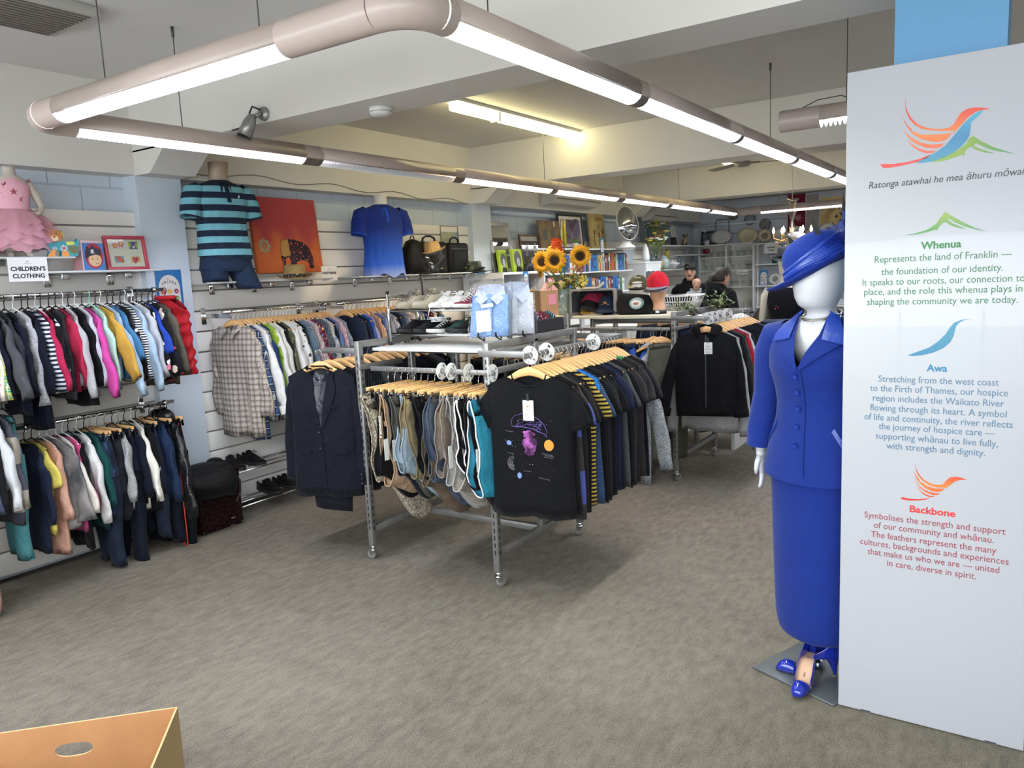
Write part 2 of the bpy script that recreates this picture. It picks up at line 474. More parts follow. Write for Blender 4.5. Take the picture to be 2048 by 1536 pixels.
# suspended tube lights
M_TUBE = mat('tube_light_beige', '#b3a49b', 0.32, var=0.05, vscale=4)
M_LOUV = mat('louvre_white', '#e6e8ea', 0.35)
M_DARKEND = mat('tube_light_joint', '#6f665f', 0.4, var=.2, vscale=20)
LM = {'cool': light_mat('lamp_cool', '#e2e9ff', LAMP), 'green': light_mat('lamp_greenish', '#f2ffd8', LAMP * .8), 'warm': light_mat('lamp_warm', '#ffe6c0', LAMP * .9),
      'white': light_mat('lamp_white', '#eef6ff', LAMP), 'off': mat('lamp_off', '#d5d5d0', .3)}
RT = 0.06
def shell(mb, M, y0, y1, open_half=None, n=28):
    """length of pipe along local y; open_half: half angle in degrees of the slot at the bottom"""
    if open_half is None:
        rings = [[(RT * sin(2 * pi * i / n), y, RT * cos(2 * pi * i / n)) for i in range(n)] for y in (y0, y1)]
        mb.loft(rings, M)
    else:
        a = radians(180 - open_half)
        rings = []
        for y in (y0, y1):
            out = [(RT * sin(-a + 2 * a * i / n), y, RT * cos(-a + 2 * a * i / n)) for i in range(n + 1)]
            inn = [(.93 * RT * sin(a - 2 * a * i / n), y, .93 * RT * cos(a - 2 * a * i / n)) for i in range(n + 1)]
            rings.append(out + inn)
        mb.loft(rings, M, cap0=True, cap1=True)
def louvre(mb, M, y0, y1, half=62, step=0.024):
    k = max(2, int((y1 - y0) / step)); n = 10
    for i in range(k + 1):
        y = y0 + (y1 - y0) * i / k
        a = radians(half)
        o_ = [(RT * .985 * sin(-a + 2 * a * j / n), y, -RT * .985 * cos(-a + 2 * a * j / n)) for j in range(n + 1)]
        i_ = [(RT * .985 * sin(-a + 2 * a * j / n), y, min(-RT * .5, -RT * .985 * cos(-a + 2 * a * j / n) + .022)) for j in range(n + 1)]
        mb.loft([o_, i_], M, closed=False, smooth=False)
def light_run(root, M, y0, y1, lits, side):
    """one straight pipe of the fitting, lits = (start, end, lamp kind)"""
    hb = MB(); p = y0
    jb = MB()
    for a, b, k in lits:
        shell(hb, M, p, a)
        shell(hb, M, a, b, 62)
        p = b
    shell(hb, M, p, y1)
    hp = hb.build('pipe_housing', M_TUBE, root)
    for a, b, k in lits:
        lb = MB(); louvre(lb, M, a, b); lo = lb.build('louvre', M_LOUV, hp)
        cb = MB(); cb.tube([(0, a + .01, .005), (0, b - .01, .005)], .016, 10, M)
        cb.build('lamp', LM[k], hp)
    for i in range(len(lits) - 1):
        a, b = lits[i][1], lits[i + 1][0]
        if b - a < .3:
            q = MB(); rr = RT * 1.004; h = radians(64); n = 10
            q.loft([[(rr * sin(-h + 2 * h * j / n), y, -rr * cos(-h + 2 * h * j / n)) for j in range(n + 1)] for y in (a, b)], M, closed=False)
            q.build('joint_cover', M_DARKEND, hp)
    return hp
def elbow(root, c, a0, R=0.12):
    pts = [(c[0] + R * cos(radians(a0 + 90 * i / 8)), c[1] + R * sin(radians(a0 + 90 * i / 8)), c[2]) for i in range(9)]
    e = MB(); e.tube(pts, RT * 1.02, 24, cap=False); return e.build('elbow', M_TUBE, root)
ZT = 2.49
XLT, XRT, YN, YFT = -3.72, -1.50, 1.80, 12.0
loop = thing('suspended_tube_light', 'big rectangular loop of beige pipe lights hanging under the ceiling beams', 'light fitting', (XLT, YN, ZT))
def LM_(x, y, z, rz=0): return T(x - XLT, y - YN, z - ZT) @ RZ(rz)
R0 = .12
light_run(loop, LM_(XLT, 0, ZT), YN + R0, YFT - R0, [(1.98, 3.34, 'cool'), (3.48, 4.83, 'off'), (4.955, 6.30, 'warm'), (6.41, 7.72, 'white'), (7.89, 9.12, 'white'), (9.27, 10.62, 'white'), (10.74, 11.85, 'white')], 'left')
light_run(loop, LM_(XRT, 0, ZT), YN + R0, YFT - R0, [(1.97, 3.30, 'green'), (3.39, 4.76, 'cool'), (4.83, 6.12, 'cool'), (6.22, 7.49, 'cool'), (7.62, 8.9, 'cool'), (9.0, 10.3, 'white'), (10.4, 11.7, 'white')], 'right')
light_run(loop, LM_(0, YN, ZT, -90), XLT + R0, XRT - R0, [(-3.44, -2.02, 'cool')], 'near')
light_run(loop, LM_(0, YFT, ZT, -90), XLT + R0, XRT - R0, [(-3.34, -1.75, 'white')], 'far')
for c, a in (((XLT + R0, YN + R0), 180), ((XRT - R0, YN + R0), 270), ((XRT - R0, YFT - R0), 0), ((XLT + R0, YFT - R0), 90)):
    elbow(loop, (c[0] - XLT, c[1] - YN, 0), a)
M_WIRE = mat('steel_wire', '#5c5a57', .5, .6)
for x, y in ((-3.72, 2.55), (-3.72, 6.25), (-3.72, 9.6), (XRT, 2.2), (XRT, 5.6), (XRT, 9.3), (-2.15, 1.8), (-3.1, 12.0), (-3.1, 1.8)):
    w = MB(); w.cyl((x - XLT, y - YN, RT - .002), (x - XLT, y - YN, ZC - ZT), .0025, 5)
    w.cyl((x - XLT, y - YN, ZC - ZT - .05), (x - XLT, y - YN, ZC - ZT), .008, 8)
    w.build('suspension_wire', M_WIRE, loop)
t2 = thing('suspended_tube_light', 'open-ended beige pipe light behind the white panel, with an unseen lamp run added', 'light fitting', (-1.19, 4.66, ZT))
light_run(t2, RZ(-90) , 0, 2.6, [(.22, 1.55, 'white')], 'x')
light_run(t2, T(2.66, 0, 0), .1, 8.6, [(.3 + 1.4 * k, 1.6 + 1.4 * k, 'white') for k in range(6)], 'y')  # unseen run of lamps, added to brighten the back of the shop
for x in (.35, 2.2):
    w = MB(); w.cyl((x, 0, RT - .002), (x, 0, ZC - ZT), .0025, 5); w.cyl((x, 0, ZC - ZT - .05), (x, 0, ZC - ZT), .008, 8); w.build('suspension_wire', M_WIRE, t2)
w = MB(); w.tube([(.12, 0, RT), (.2, 0, RT + .03), (.32, 0, RT + .035), (.4, 0, RT)], .003, 5); w.build('power_cable', M_WIRE, t2)
# ceiling battens
def batten(loc, label, mk='#fff0b0', L=1.95):
    b = thing('ceiling_batten_light', label, 'light fitting', loc)
    MB().bb(-.06, .06, -L / 2, L / 2, -.025, 0).build('batten_base', M_WHITEP, b)
    for s in (0,):
        MB().box(0, 0, -.06, .075, L, .065, b=.02).build('diffuser', light_mat('lamp_yellow_' + mk, mk, 9.0), b)
    MB().bb(-.045, .045, -.40, -.375, -.1, -.02).build('clip', M_WHITEP, b)
batten((-3.68, 5.82, ZC), 'yellow glowing batten light fixed flat to the ceiling between the beams')
batten((-3.2, 9.1, ZC), 'batten light on the ceiling behind the second beam, near the fan')
# smoke detector, spotlight, vent, fan
s = thing('smoke_detector', 'white round smoke detector under the nearest beam', 'smoke detector', (-2.91, 3.2, 2.62))
MB().lathe([(0, -.001), (.062, -.001), (.062, -.012), (.058, -.034), (.045, -.044), (0, -.045)], 28).build('base', M_WHITEP, s)
MB().lathe([(.0585, -.02), (.060, -.024), (.0585, -.03)], 28).build('vent_ring', M_DARKEND, s)
s = thing('spotlight', 'silver adjustable spotlight mounted on the beam face', 'spotlight', (-3.62, 3.013, 2.665))
MB().lathe([(0, -.02), (.035, -.018), (.04, 0)], 20, RX(90) @ SC(1, 1, -1)).build('wall_plate', mat('spot_silver', '#9c9c9a', .35, .7), s)
MB().cyl((0, -.02, 0), (-.03, -.06, -.02), .012).build('bracket', MATS['spot_silver'], s)
MB().lathe([(0, .0), (.022, 0), (.036, .05), (.042, .13), (.038, .13), (.02, .11), (0, .11)], 20, T(-.03, -.06, -.01) @ Matrix.Rotation(radians(155), 4, Vector((.85, -.5, 0)).normalized())).build('lamp_head', MATS['spot_silver'], s)
MB().tube([(0, -.03, .02), (-.04, -.05, .04), (-.09, -.04, 0), (-.13, -.02, -.06), (-.2, 0.0, -.045), (-.3, .002, -.047)], .005, 6).build('cable', M_BLACKP, s)
s = thing('ceiling_vent', 'pale rectangular vent box on the ceiling at top left', 'vent', (-3.93, 1.83, ZC))
MB().bb(-.22, .22, -.34, .34, -.05, 0, b=.006).build('vent_body', mat('vent_grey', '#b9b7b2', .5), s)
mb = MB()
for i in range(12): mb.bb(-.2 + i * .035, -.2 + i * .035 + .012, -.3, .3, -.056, -.05)
mb.build('vent_slats', M_DARKEND, s)
s = thing('ceiling_fan', 'grey ceiling fan with thin blades behind the second beam', 'fan', (-2.9, 9.6, ZC))
MB().lathe([(0, 0), (.06, 0), (.055, -.05), (0.012, -.06), (.012, -.11), (.09, -.12), (.1, -.15), (.07, -.18), (0, -.185)], 20).build('motor', mat('fan_grey', '#8b8a88', .4, .3), s)
for k in range(3):
    b = MB(); b.box(.4, 0, -.14, .56, .11, .008, RZ(20 + 120 * k) @ RX(9), b=.003); b.cyl((.08, 0, -.14), (.2, 0, -.14), .012, 6, RZ(20 + 120 * k))
    b.build('blade', MATS['fan_grey'], s)
# hangers and garments
class Proto:
    """first call places the original, later calls place copies of it and of each of its parts"""
    def __init__(s, make): s.make = make; s.root = None
    def put(s, M, label, group=None):
        if s.root is None:
            s.root = s.make(); remember(s.root); s.root.matrix_world = M; s.root['label'] = label
            if group: s.root['group'] = group
            return s.root
        return dup(s.root, M, label, group)
def hook(mb, h=0.062, r=0.0016, R=0.019):
    pts = [(0, 0, -.012), (0, 0, h - R)]
    pts = [(0, 0, -.012), (0, 0, .012)]
    for i in range(11):
        a = radians(-80 + 250 * i / 10)
        pts.append((R * cos(a) * .95, 0, h - .005 + R * sin(a)))
    mb.tube(pts, r, 6)
def hz(x, w=.215, drop=.085): return -drop * (abs(x) / w) ** 1.25
def wood_body(w=.205, drop=.085, th=.0055, hc=.024, he=.010):
    mb = MB(); rings = []; n = 16
    for i in range(n + 1):
        x = -w + 2 * w * i / n
        q = abs(x) / w
        h = hc * (1 - q) + he * q; t = th * (1 + .2 * q)
        z = hz(x, .215, drop) - h * .55 - .010 * sm(.28, .5, q)
        rings.append([(x, t * cos(2 * pi * k / 8), z + h * sin(2 * pi * k / 8)) for k in range(8)])
    mb.loft(rings, cap0=True, cap1=True)
    return mb
def make_wood():
    t = thing('wooden_hanger', '', 'hanger'); wood_body().build('hanger_arm', M_WOOD, t)
    h = MB(); hook(h); h.build('hook', M_CHROME, t); return t
def wire_hanger(m, name='plastic_hanger', w=.15):
    def f():
        t = thing(name, '', 'hanger')
        mb = MB()
        pts = [(0, 0, 0), (w * .5, 0, -.025), (w * .92, 0, -.055), (w, 0, -.066), (w * .93, 0, -.075), (0, 0, -.075), (-w * .93, 0, -.075), (-w, 0, -.066), (-w * .92, 0, -.055), (-w * .5, 0, -.025)]
        mb.tube(pts, .0042, 6, loop=True); mb.build('hanger_arm', m, t)
        h = MB(); hook(h, r=.0028); h.build('hook', m, t); return t
    return f
def make_clip():
    t = thing('clip_hanger', '', 'hanger')
    MB().box(0, 0, -.03, .34, .011, .022, b=.004).build('bar', M_WOOD, t)
    h = MB(); hook(h); h.tube([(0, 0, -.012), (0, 0, -.02)], .003, 6); h.build('hook', M_CHROME, t)
    for s in (-1, 1):
        c = MB(); c.box(s * .145, 0, -.035, .016, .020, .014); c.box(s * .145, -.008, -.06, .022, .004, .05, RX(-6)); c.box(s * .145, .008, -.06, .022, .004, .05, RX(6)); c.tube([(s * .145 - .01, 0, -.05), (s * .145 + .01, 0, -.05)], .006, 6)
        c.build('clip', M_CHROME, t)
    return t
P_WOOD = Proto(make_wood); P_CLIP = Proto(make_clip)
P_BLK = Proto(wire_hanger(M_BLACKP)); P_WHT = Proto(wire_hanger(M_WHITEP)); P_GRN = Proto(wire_hanger(mat('mint_plastic', '#8fd0b4', .4)))
def sgp(v, e): return math.copysign(abs(v) ** e, v)
def sm(a, b, x):
    x = max(0, min(1, (x - a) / (b - a))); return x * x * (3 - 2 * x)
def bez(p, q, r, t): return tuple((1 - t) ** 2 * a + 2 * t * (1 - t) * b + t * t * c for a, b, c in zip(p, q, r))
def torso(hw, L, dep, seed, nw=.075, dip=.05, bdip=.03, flare=1.0, fold=1.0, drop=.085, hww=.215, N=32, NT=13, strap=0.0, waist=1.0):
    R = random.Random(seed)
    ks = [(R.uniform(3, 6), R.uniform(0, 6.3), R.uniform(-2, 2)), (R.uniform(7, 11), R.uniform(0, 6.3), R.uniform(-3, 3)), (R.uniform(12, 18), R.uniform(0, 6.3), R.uniform(-2, 2))]
    am = (1.0, .55, .25)
    tilt = R.uniform(-.012, .012)
    rings = []
    for j in range(NT + 1):
        t = j / NT; tt = t ** 1.15
        ring = []
        for i in range(N):
            a = 2 * pi * i / N
            c, s = cos(a), sin(a)
            arm = strap * sm(0.0, .1, t) * (1 - sm(.22, .34, t))
            w = hw * (1 + (flare - 1) * t - (1 - waist) * sin(pi * t)) - arm + .006 * sin(5 * t + seed)
            x = w * sgp(c, .62)
            d = (.010 + (dep - .010) * sm(0, .3, t)) * (1 if abs(x) < nw or t > 0.01 else .75)
            y = d * sgp(s, .85) if s else 0
            z0 = hz(x, hww, drop) + .006 * sm(nw * .8, nw * 1.2, abs(x))
            if abs(x) < nw:
                q = 1 - (x / nw) ** 2
                z0 -= (dip if s < 0 else bdip) * (q ** .6 if q > 0 else 0)
            z = z0 + (-L - z0) * tt + (tilt * x / hw + .006 * sin(6 * x / hw + seed)) * t
            A = fold * .016 * sm(.05, .9, t)
            y += A * sum(m * sin(k * x / hw + p + e * t) for (k, p, e), m in zip(ks, am)) * (1 if s < 0 else .8)
            ring.append((x, y, z))
        rings.append(ring)
    rings.append([(x * .98, y * .8, z + .006) for x, y, z in rings[-1]])
    mb = MB(); mb.loft(rings)
    return mb
def sleeve(hw, side, ln, ang, seed, a0=.19, aw=.10, b0=.028, b1=.02, drop=.085, hww=.215, n=14, NT=12, fold=1.0):
    R = random.Random(seed * 3 + side)
    zs = hz(hw, hww, drop)
    A = radians(ang)
    U0 = (hw - .012, zs - .002); Lw0 = (hw - .022, zs - a0)
    wo = (hw + .025 + sin(A) * ln, zs - cos(A) * ln)
    wi = (wo[0] - aw * cos(A), wo[1] - aw * sin(A) * .8)
    Uc = (hw + .04 + sin(A) * ln * .25, zs - .03 - .12 * ln)
    p1, p2, p3 = R.uniform(0, 6), R.uniform(0, 6), R.uniform(0, 6)
    swing = R.uniform(-.02, .01)
    rings = []
    for j in range(NT + 1):
        t = j / NT
        u = bez(U0, Uc, wo, t)
        l = (Lw0[0] + (wi[0] - Lw0[0]) * t + .012 * sin(pi * t), Lw0[1] + (wi[1] - Lw0[1]) * t)
        b = b0 + (b1 - b0) * t
        ring = []
        for i in range(n):
            a = 2 * pi * i / n; c, s = cos(a), sin(a)
            x = (u[0] + l[0]) / 2 + (u[0] - l[0]) / 2 * sgp(c, .8)
            z = (u[1] + l[1]) / 2 + (u[1] - l[1]) / 2 * sgp(c, .8)
            y = b * sgp(s, .8) * (.5 + .5 * sm(0, .25, t))
            w = fold * (.0065 * sin(9 * t * ln / .5 + p1 + 2 * c) + .006 * sin(17 * t * ln / .5 + p2 - 2 * c))
            y += w + swing * t; x += .5 * w * c * side
            ring.append((x * side, y, z))
        rings.append(ring)
    rings.append([(x + (sum(p[0] for p in rings[-1]) / n - x) * .25, y * .6, z + .012) for x, y, z in rings[-1]])
    mb = MB(); mb.loft(rings); return mb
def bvh_of(mb): return BVHTree.FromPolygons([Vector(v) for v in mb.v], [f for f in mb.f])
def front(bv, x, z, off=.002, dflt=-.03, sgn=-1):
    h = bv.ray_cast(Vector((x, sgn * 1.0, z)), Vector((0, -sgn, 0)))
    y = h[0].y if h[0] else dflt
    return (x, y + sgn * off, z)
def patch(mb, bv, A, B, n=8, k=4, off=.003, mi=0):
    """cloth patch lying on the front of a garment between two edge polylines of equal length"""
    def samp(P, t):
        t *= len(P) - 1; i = min(int(t), len(P) - 2); f = t - i
        return (P[i][0] + (P[i + 1][0] - P[i][0]) * f, P[i][1] + (P[i + 1][1] - P[i][1]) * f)
    rows = []
    for i in range(n + 1):
        a, b = samp(A, i / n), samp(B, i / n)
        rows.append([front(bv, a[0] + (b[0] - a[0]) * j / k, a[1] + (b[1] - a[1]) * j / k, off) for j in range(k + 1)])
    mb.loft(rows, None, mi, closed=False)
def shirt_collar(nw=.07, dip=.05, h=.035, spread=.055, drop=.06, dep=.02):
    """folded collar: stands round the neck, falls to two points in front"""
    mb = MB(); n = 20; top = []; low = []; inn = []
    for i in range(n + 1):
        a = radians(-90 + 12) + radians(336) * i / n
        c, s = cos(a), sin(a)
        f = max(0, -s)
        zb = -.042 - (dip - .03) * f ** 2
        top.append((nw * .92 * c, dep * 1.5 * s - .004, zb + h * .55))
        ex = spread * f ** 3
        low.append(((nw + .018) * c + (ex * .6 if c > 0 else -ex * .6), (dep * 1.5 + .016) * s - .002 - .01 * f, zb - h * .45 - drop * .55 * f ** 4))
        inn.append((nw * .86 * c, dep * 1.3 * s - .003, zb - h * .5))
    mb.loft([inn, top, low], None, 0, closed=False)
    mb.loft([[(x, y + .003 * (1 if y > 0 else -1), z - .002) for x, y, z in low], [(x * .99, y, z - .003) for x, y, z in top]], None, 0, closed=False)
    return mb
def hood_mesh(nw=.09):
    mb = MB(); rings = []
    for j in range(7):
        t = j / 6
        rings.append([((nw + .03 * sin(pi * t)) * cos(radians(-70 + 320 * i / 18)), (.035 + .03 * t) * sin(radians(-70 + 320 * i / 18)) + .015, .02 - .11 * t * (1 - .45 * max(0, -sin(radians(-70 + 320 * i / 18)))) + .02 * sin(pi * t)) for i in range(19)])
    mb.loft(rings, closed=False); return mb
CLO = 0
NAMES = {'ls': 'long_sleeved_top', 'ss': 't_shirt', 'shirt': 'shirt', 'sshirt': 'shirt', 'vest': 'vest', 'hood': 'hoodie', 'jacket': 'suit_jacket', 'jeans': 'trousers', 'tank': 'singlet', 'polo': 'polo_shirt'}
CATS = {'ls': 'top', 'ss': 't-shirt', 'shirt': 'shirt', 'sshirt': 'shirt', 'vest': 'vest', 'hood': 'hoodie', 'jacket': 'jacket', 'jeans': 'trousers', 'tank': 'singlet', 'polo': 'shirt'}
def garment(kind, m, label, M, group=None, hw=.21, L=.68, dep=.03, sll=None, ang=(10, 10), m2=None, seed=None, fold=1.0, flare=1.02, detail=1, child=False, dip=None, sla=None):
    """a garment as it hangs; local origin = neck of the hanger, front faces -y"""
    global CLO
    CLO += 1
    seed = CLO if seed is None else seed
    t = thing(NAMES[kind], label, CATS[kind], M=M, group=group)
    m2 = m2 or m
    drop = .085 * hw / .21
    if kind == 'jeans':
        trousers(t, m, hw, L, seed, fold); return t
    nw = .092 if not child else .062
    dp = dip if dip is not None else {'ls': .05, 'ss': .06, 'shirt': .055, 'sshirt': .055, 'vest': .07, 'hood': .05, 'jacket': .11, 'tank': .13, 'polo': .06}[kind]
    mb = torso(hw, L, dep, seed, nw, dp, flare=flare, fold=fold, drop=drop, hww=hw, strap=.075 if kind == 'tank' else (.03 if kind == 'vest' else 0))
    body = mb.build('body', m, t)
    if kind not in ('vest', 'tank'):
        long = kind in ('ls', 'shirt', 'hood', 'jacket')
        ln = sll or (.56 if long else .2)
        k = hw / .21
        for sd, an in ((-1, ang[0]), (1, ang[1])):
            aw = sla or (.095 * k if long else .16 * k)
            sb = sleeve(hw, sd, ln, an, seed, .19 * k, aw, .025 if long else .021, .018 if long else .015, drop, hw, fold=fold)
            so = sb.build('sleeve', m, t)
            if kind in ('shirt', 'hood') and detail:
                r = sb.v[-28:-14]; cx = sum(p[0] for p in r) / 14; cz = sum(p[2] for p in r) / 14; cy = sum(p[1] for p in r) / 14
                A = radians(an)
                cb = MB(); rings = []
                for d_, g in ((.06, 1.04), (.055, 1.12), (.0, 1.12), (-.004, 1.04), (.01, .85)):
                    rings.append([(cx + (p[0] - cx) * g - sd * sin(A) * d_, cy + (p[1] - cy) * g, cz + (p[2] - cz) * g + cos(A) * d_) for p in r])
                cb.loft(rings); cb.build('cuff', m2, so)
    if kind in ('shirt', 'sshirt', 'polo'):
        shirt_collar(nw * .9, dp * .8 + .015).build('collar', m2, t)
    if kind == 'hood': hood_mesh().build('hood', m2, t)
    if kind in ('ss', 'ls') and detail:
        c = MB(); pts = []
        for i in range(24):
            a = 2 * pi * i / 24
            x = nw * cos(a); q = max(0, 1 - (x / nw) ** 2) ** .6; f = sin(a) < 0
            pts.append((x, .0095 * sin(a), hz(x, hw, drop) - (dp if f else .03) * q - .002))
        c.tube(pts, .006, 6, loop=True); c.build('neckband', m2, t)
    if kind in ('shirt', 'sshirt') and detail:
        bv = bvh_of(mb); p = MB()
        patch(p, bv, [(-.015, -dp - .01), (-.015, -L + .01)], [(.015, -dp - .01), (.015, -L + .01)], 14, 1)
        pl = p.build('button_placket', m, t)
        b = MB(); z = -dp - .03
        while z > -L + .06:
            f = front(bv, 0, z, .004); b.lathe([(0, -.002), (.005, -.002), (.0055, 0)], 8, T(*f) @ RX(-90) @ RX(180)); z -= .095
        b.build('buttons', M_WHITEP, pl)
    t['_hw'] = hw; del t['_hw']
    return t
def trousers(t, m, hw, L, seed, fold=1.0, rise=.26, band=None, spread=.02):
    """trousers hanging from the waistband"""
    R = random.Random(seed); mb = MB(); N = 24; rings = []
    ph = R.uniform(0, 6)
    for j in range(7):
        k = j / 6; w = hw * (.86 + .2 * k); d = .018 + .03 * k
        rings.append([(w * sgp(cos(2 * pi * i / N), .7), d * sgp(sin(2 * pi * i / N), .8) + .006 * sin(3 * cos(2 * pi * i / N) + ph) * k, -.045 - rise * k - .01 * k * sin(2 * pi * i / N)) for i in range(N)])
    mb.loft(rings, cap1=False)
    mb.build('hips', m, t)
    for sd in (-1, 1):
        lb = MB(); rs = []; p = R.uniform(0, 6); sw = R.uniform(-.02, .02)
        for j in range(12):
            k = j / 11; w = hw * (.54 - .16 * k); cx = sd * (hw * .5 + spread * k)
            rs.append([(cx + w * sgp(cos(2 * pi * i / 14), .75) + .005 * sin(8 * k + p), (.048 - .018 * k) * sgp(sin(2 * pi * i / 14), .8) + fold * (.007 * sin(7 * k + p + 1.5 * cos(2 * pi * i / 14)) * (.3 + k)) + sw * k, -.045 - rise * .82 - (L - rise * .82 - .045) * k) for i in range(14)])
        rs.append([(x, y * .8, z + .008) for x, y, z in rs[-1]])
        lb.loft(rs); lb.build('leg', m, t)
    b = MB(); b.loft([[((hw * .87 + o) * sgp(cos(2 * pi * i / N), .7), (.019 + o) * sgp(sin(2 * pi * i / N), .8), z) for i in range(N)] for z, o in ((-.043, -.002), (-.043, .003), (-.083, .004), (-.083, 0))])
    b.build('waistband', band or m, t)
def wall_rail(y0, y1, x, z, label, wallx=-5.035):
    r = thing('wall_clothes_rail', label, 'clothes rail', (x, (y0 + y1) / 2, z))
    h = (y1 - y0) / 2
    MB().cyl((0, -h, 0), (0, h, 0), .0125, 14).build('bar', M_CHROME, r)
    for s in (-1, 1):
        b = MB(); b.bb(wallx - x, .01, s * (h - .06) - .006, s * (h - .06) + .006, -.045, -.012, b=.002); b.bb(wallx - x - .002, wallx - x + .006, s * (h - .06) - .02, s * (h - .06) + .02, -.09, .03, b=.002)
        b.cyl((0, s * (h - .06) - .012, 0), (0, s * (h - .06) + .012, 0), .018, 12)
        b.build('bracket', M_CHROME, r)
    return r
HZ = -.066          # hanger origin below the rail centre
KN = {'ls': 'long-sleeved top', 'ss': 't-shirt', 'shirt': 'long-sleeved shirt', 'sshirt': 'short-sleeved shirt', 'vest': 'vest', 'hood': 'hooded top', 'jacket': 'suit jacket', 'jeans': 'trousers', 'tank': 'singlet', 'polo': 'polo shirt'}
HN = {'W': ('wooden', P_WOOD), 'b': ('black plastic', P_BLK), 'w': ('white plastic', P_WHT), 'g': ('mint plastic', P_GRN), 'c': ('clip', P_CLIP)}
def fill(specs, p0, step, z, where, gg, gh, yaw=0, jit=5, **kw):
    """hang garments one after another along a rail"""
    R = random.Random(len(specs) * 13 + 5)
    for i, sp in enumerate(specs):
        hg, kind, col, m = sp[:4]
        d = dict(kw); d.update(sp[4] if len(sp) > 4 else {})
        wd = d.pop('word', None); yw = d.pop('yaw', 0)
        x, y = p0[0] + step[0] * i + R.uniform(-.2, .2) * step[0], p0[1] + step[1] * i + R.uniform(-.2, .2) * step[1]
        M = T(x + R.uniform(-.004, .004), y, z + HZ) @ RZ(yaw + yw + R.uniform(-jit, jit))
        o = ordinal(i + 1)
        HN[hg][1].put(M, f'{HN[hg][0]} hanger, {o} {where}', gh)
        garment(kind, m, f'{col} {wd or KN[kind]}, {o} {where}', M, gg, **d)
# children's rails on the left wall
c = cloth
UP = -4.75
wall_rail(1.45, 2.98, UP, 1.71, 'upper chrome rail of children\'s tops under the glass shelves')
K = dict(hw=.172, L=.47, child=True, sll=.42, ang=(2, 12), dep=.026, detail=0)
up = [
 ('w', 'ss', 'cream', c('c_cream', '#d9cdb9')), ('g', 'ls', 'grey', c('c_grey1', '#8d8a88')), ('w', 'ss', 'black', c('c_black', '#17171b')), ('b', 'ls', 'navy', c('c_navy', '#1c2236')),
 ('g', 'ss', 'mint green', c('c_mint', '#86d0b9'), dict(L=.42)), ('w', 'ls', 'beige', c('c_beige', '#cbb9a6'), dict(L=.52)), ('g', 'sshirt', 'green checked', c('c_gcheck', '#4fa06a', 'plaid', '#e3d27a', '#f0efe4', .7)),
 ('w', 'ss', 'white and pink', c('c_wpink', '#e4d5d0', 'print', '#d98f9a', '#e8e6e2')), ('b', 'ls', 'navy mint-spotted', c('c_dino', '#161c2c', 'print', '#7fd8c4', '#161c2c', 1.5), dict(L=.5)),
 ('b', 'ls', 'charcoal cross-patterned', c('c_xgrey', '#47474c', 'print', '#26262a', '#47474c', 1.4), dict(hw=.17, L=.46, ang=(2, 22), sll=.44)), ('b', 'ls', 'dark charcoal', c('c_char', '#2d2e33')),
 ('b', 'ls', 'deep navy', c('c_navy2', '#171c2d'), dict(L=.6)), ('w', 'ls', 'grey heather', c('c_heath', '#8a8a8e', 'heather', '#b7b7ba', sc=1.2), dict(hw=.165, L=.44, sll=.48, ang=(2, 8))), ('b', 'ls', 'midnight navy', c('c_navy2', '#171c2d'), dict(L=.7)),
 ('b', 'ls', 'navy white-striped', c('c_nstripe', '#1a2135', 'hstripe', '#c9cbd2', sc=.35)), ('w', 'ls', 'raspberry', c('c_rasp', '#a02448'), dict(ang=(2, 16))), ('b', 'ls', 'black white-lettered', c('c_btext', '#18181a', 'print', '#c8c8c8', '#18181a', .8), dict(L=.5)),
 ('b', 'vest', 'dark grey quilted', c('c_gquilt', '#3c3d42', 'hstripe', '#34353a', sc=1.2), dict(L=.54)), ('b', 'ls', 'crimson', c('c_rasp2', '#9a2340'), dict(ang=(2, 14), L=.5)), ('w', 'ls', 'grey black-edged', c('c_gblk', '#a2a1a3'), dict(m2=c('c_black', '#17171b'), ang=(2, 18), sll=.48)),
 ('b', 'ls', 'jet black', c('c_black', '#17171b'), dict(L=.6)), ('w', 'ls', 'pale lilac grey', c('c_lilac', '#b4b0ba'), dict(L=.5)), ('b', 'ls', 'hot pink', c('c_pink', '#b4428a'), dict(ang=(2, 20), sll=.5, L=.42)), ('g', 'ss', 'pale mint', c('c_pmint', '#a7cbbd')),
 ('b', 'ss', 'mustard yellow', c('c_must', '#b08a3c'), dict(ang=(2, 30))), ('w', 'shirt', 'pale blue denim', c('c_den1', '#8fa6ba', 'denim', '#a4b9ca'), dict(ang=(2, 22), sll=.52)), ('b', 'ss', 'teal blue', c('c_teal', '#3d6f96'), dict(ang=(2, 26), sll=.3)),
 ('b', 'ss', 'black and white leaf-print', c('c_bwp', '#1b1b1d', 'print', '#dcdcdc', '#1b1b1d', .7)), ('b', 'ls', 'black and white striped', c('c_bws', '#1b1b1d', 'hstripe', '#d6d6d6', sc=.22), dict(L=.5)), ('w', 'shirt', 'light blue chambray', c('c_den2', '#94a8ba', 'denim', '#aabdca'), dict(ang=(2, 18), sll=.5)),
 ('w', 'ls', 'light grey', c('c_lgrey', '#a8a9ae'), dict(ang=(2, 14))), ('b', 'ls', 'black flower-print', c('c_bfl', '#1a1a1e', 'print', '#cf7486', '#e8e6e0', 1.2)), ('b', 'ss', 'royal blue', c('c_royal', '#1f3c92'), dict(ang=(2, 24), sll=.28)),
 ('b', 'ls', 'black skull-print', c('c_skull', '#1a1b20', 'print', '#dbc9b8', '#b0303c', 1.7), dict(ang=(2, 16), L=.52)), ('b', 'ls', 'dark olive', c('c_olive', '#4f4a40'), dict(L=.56)),
]
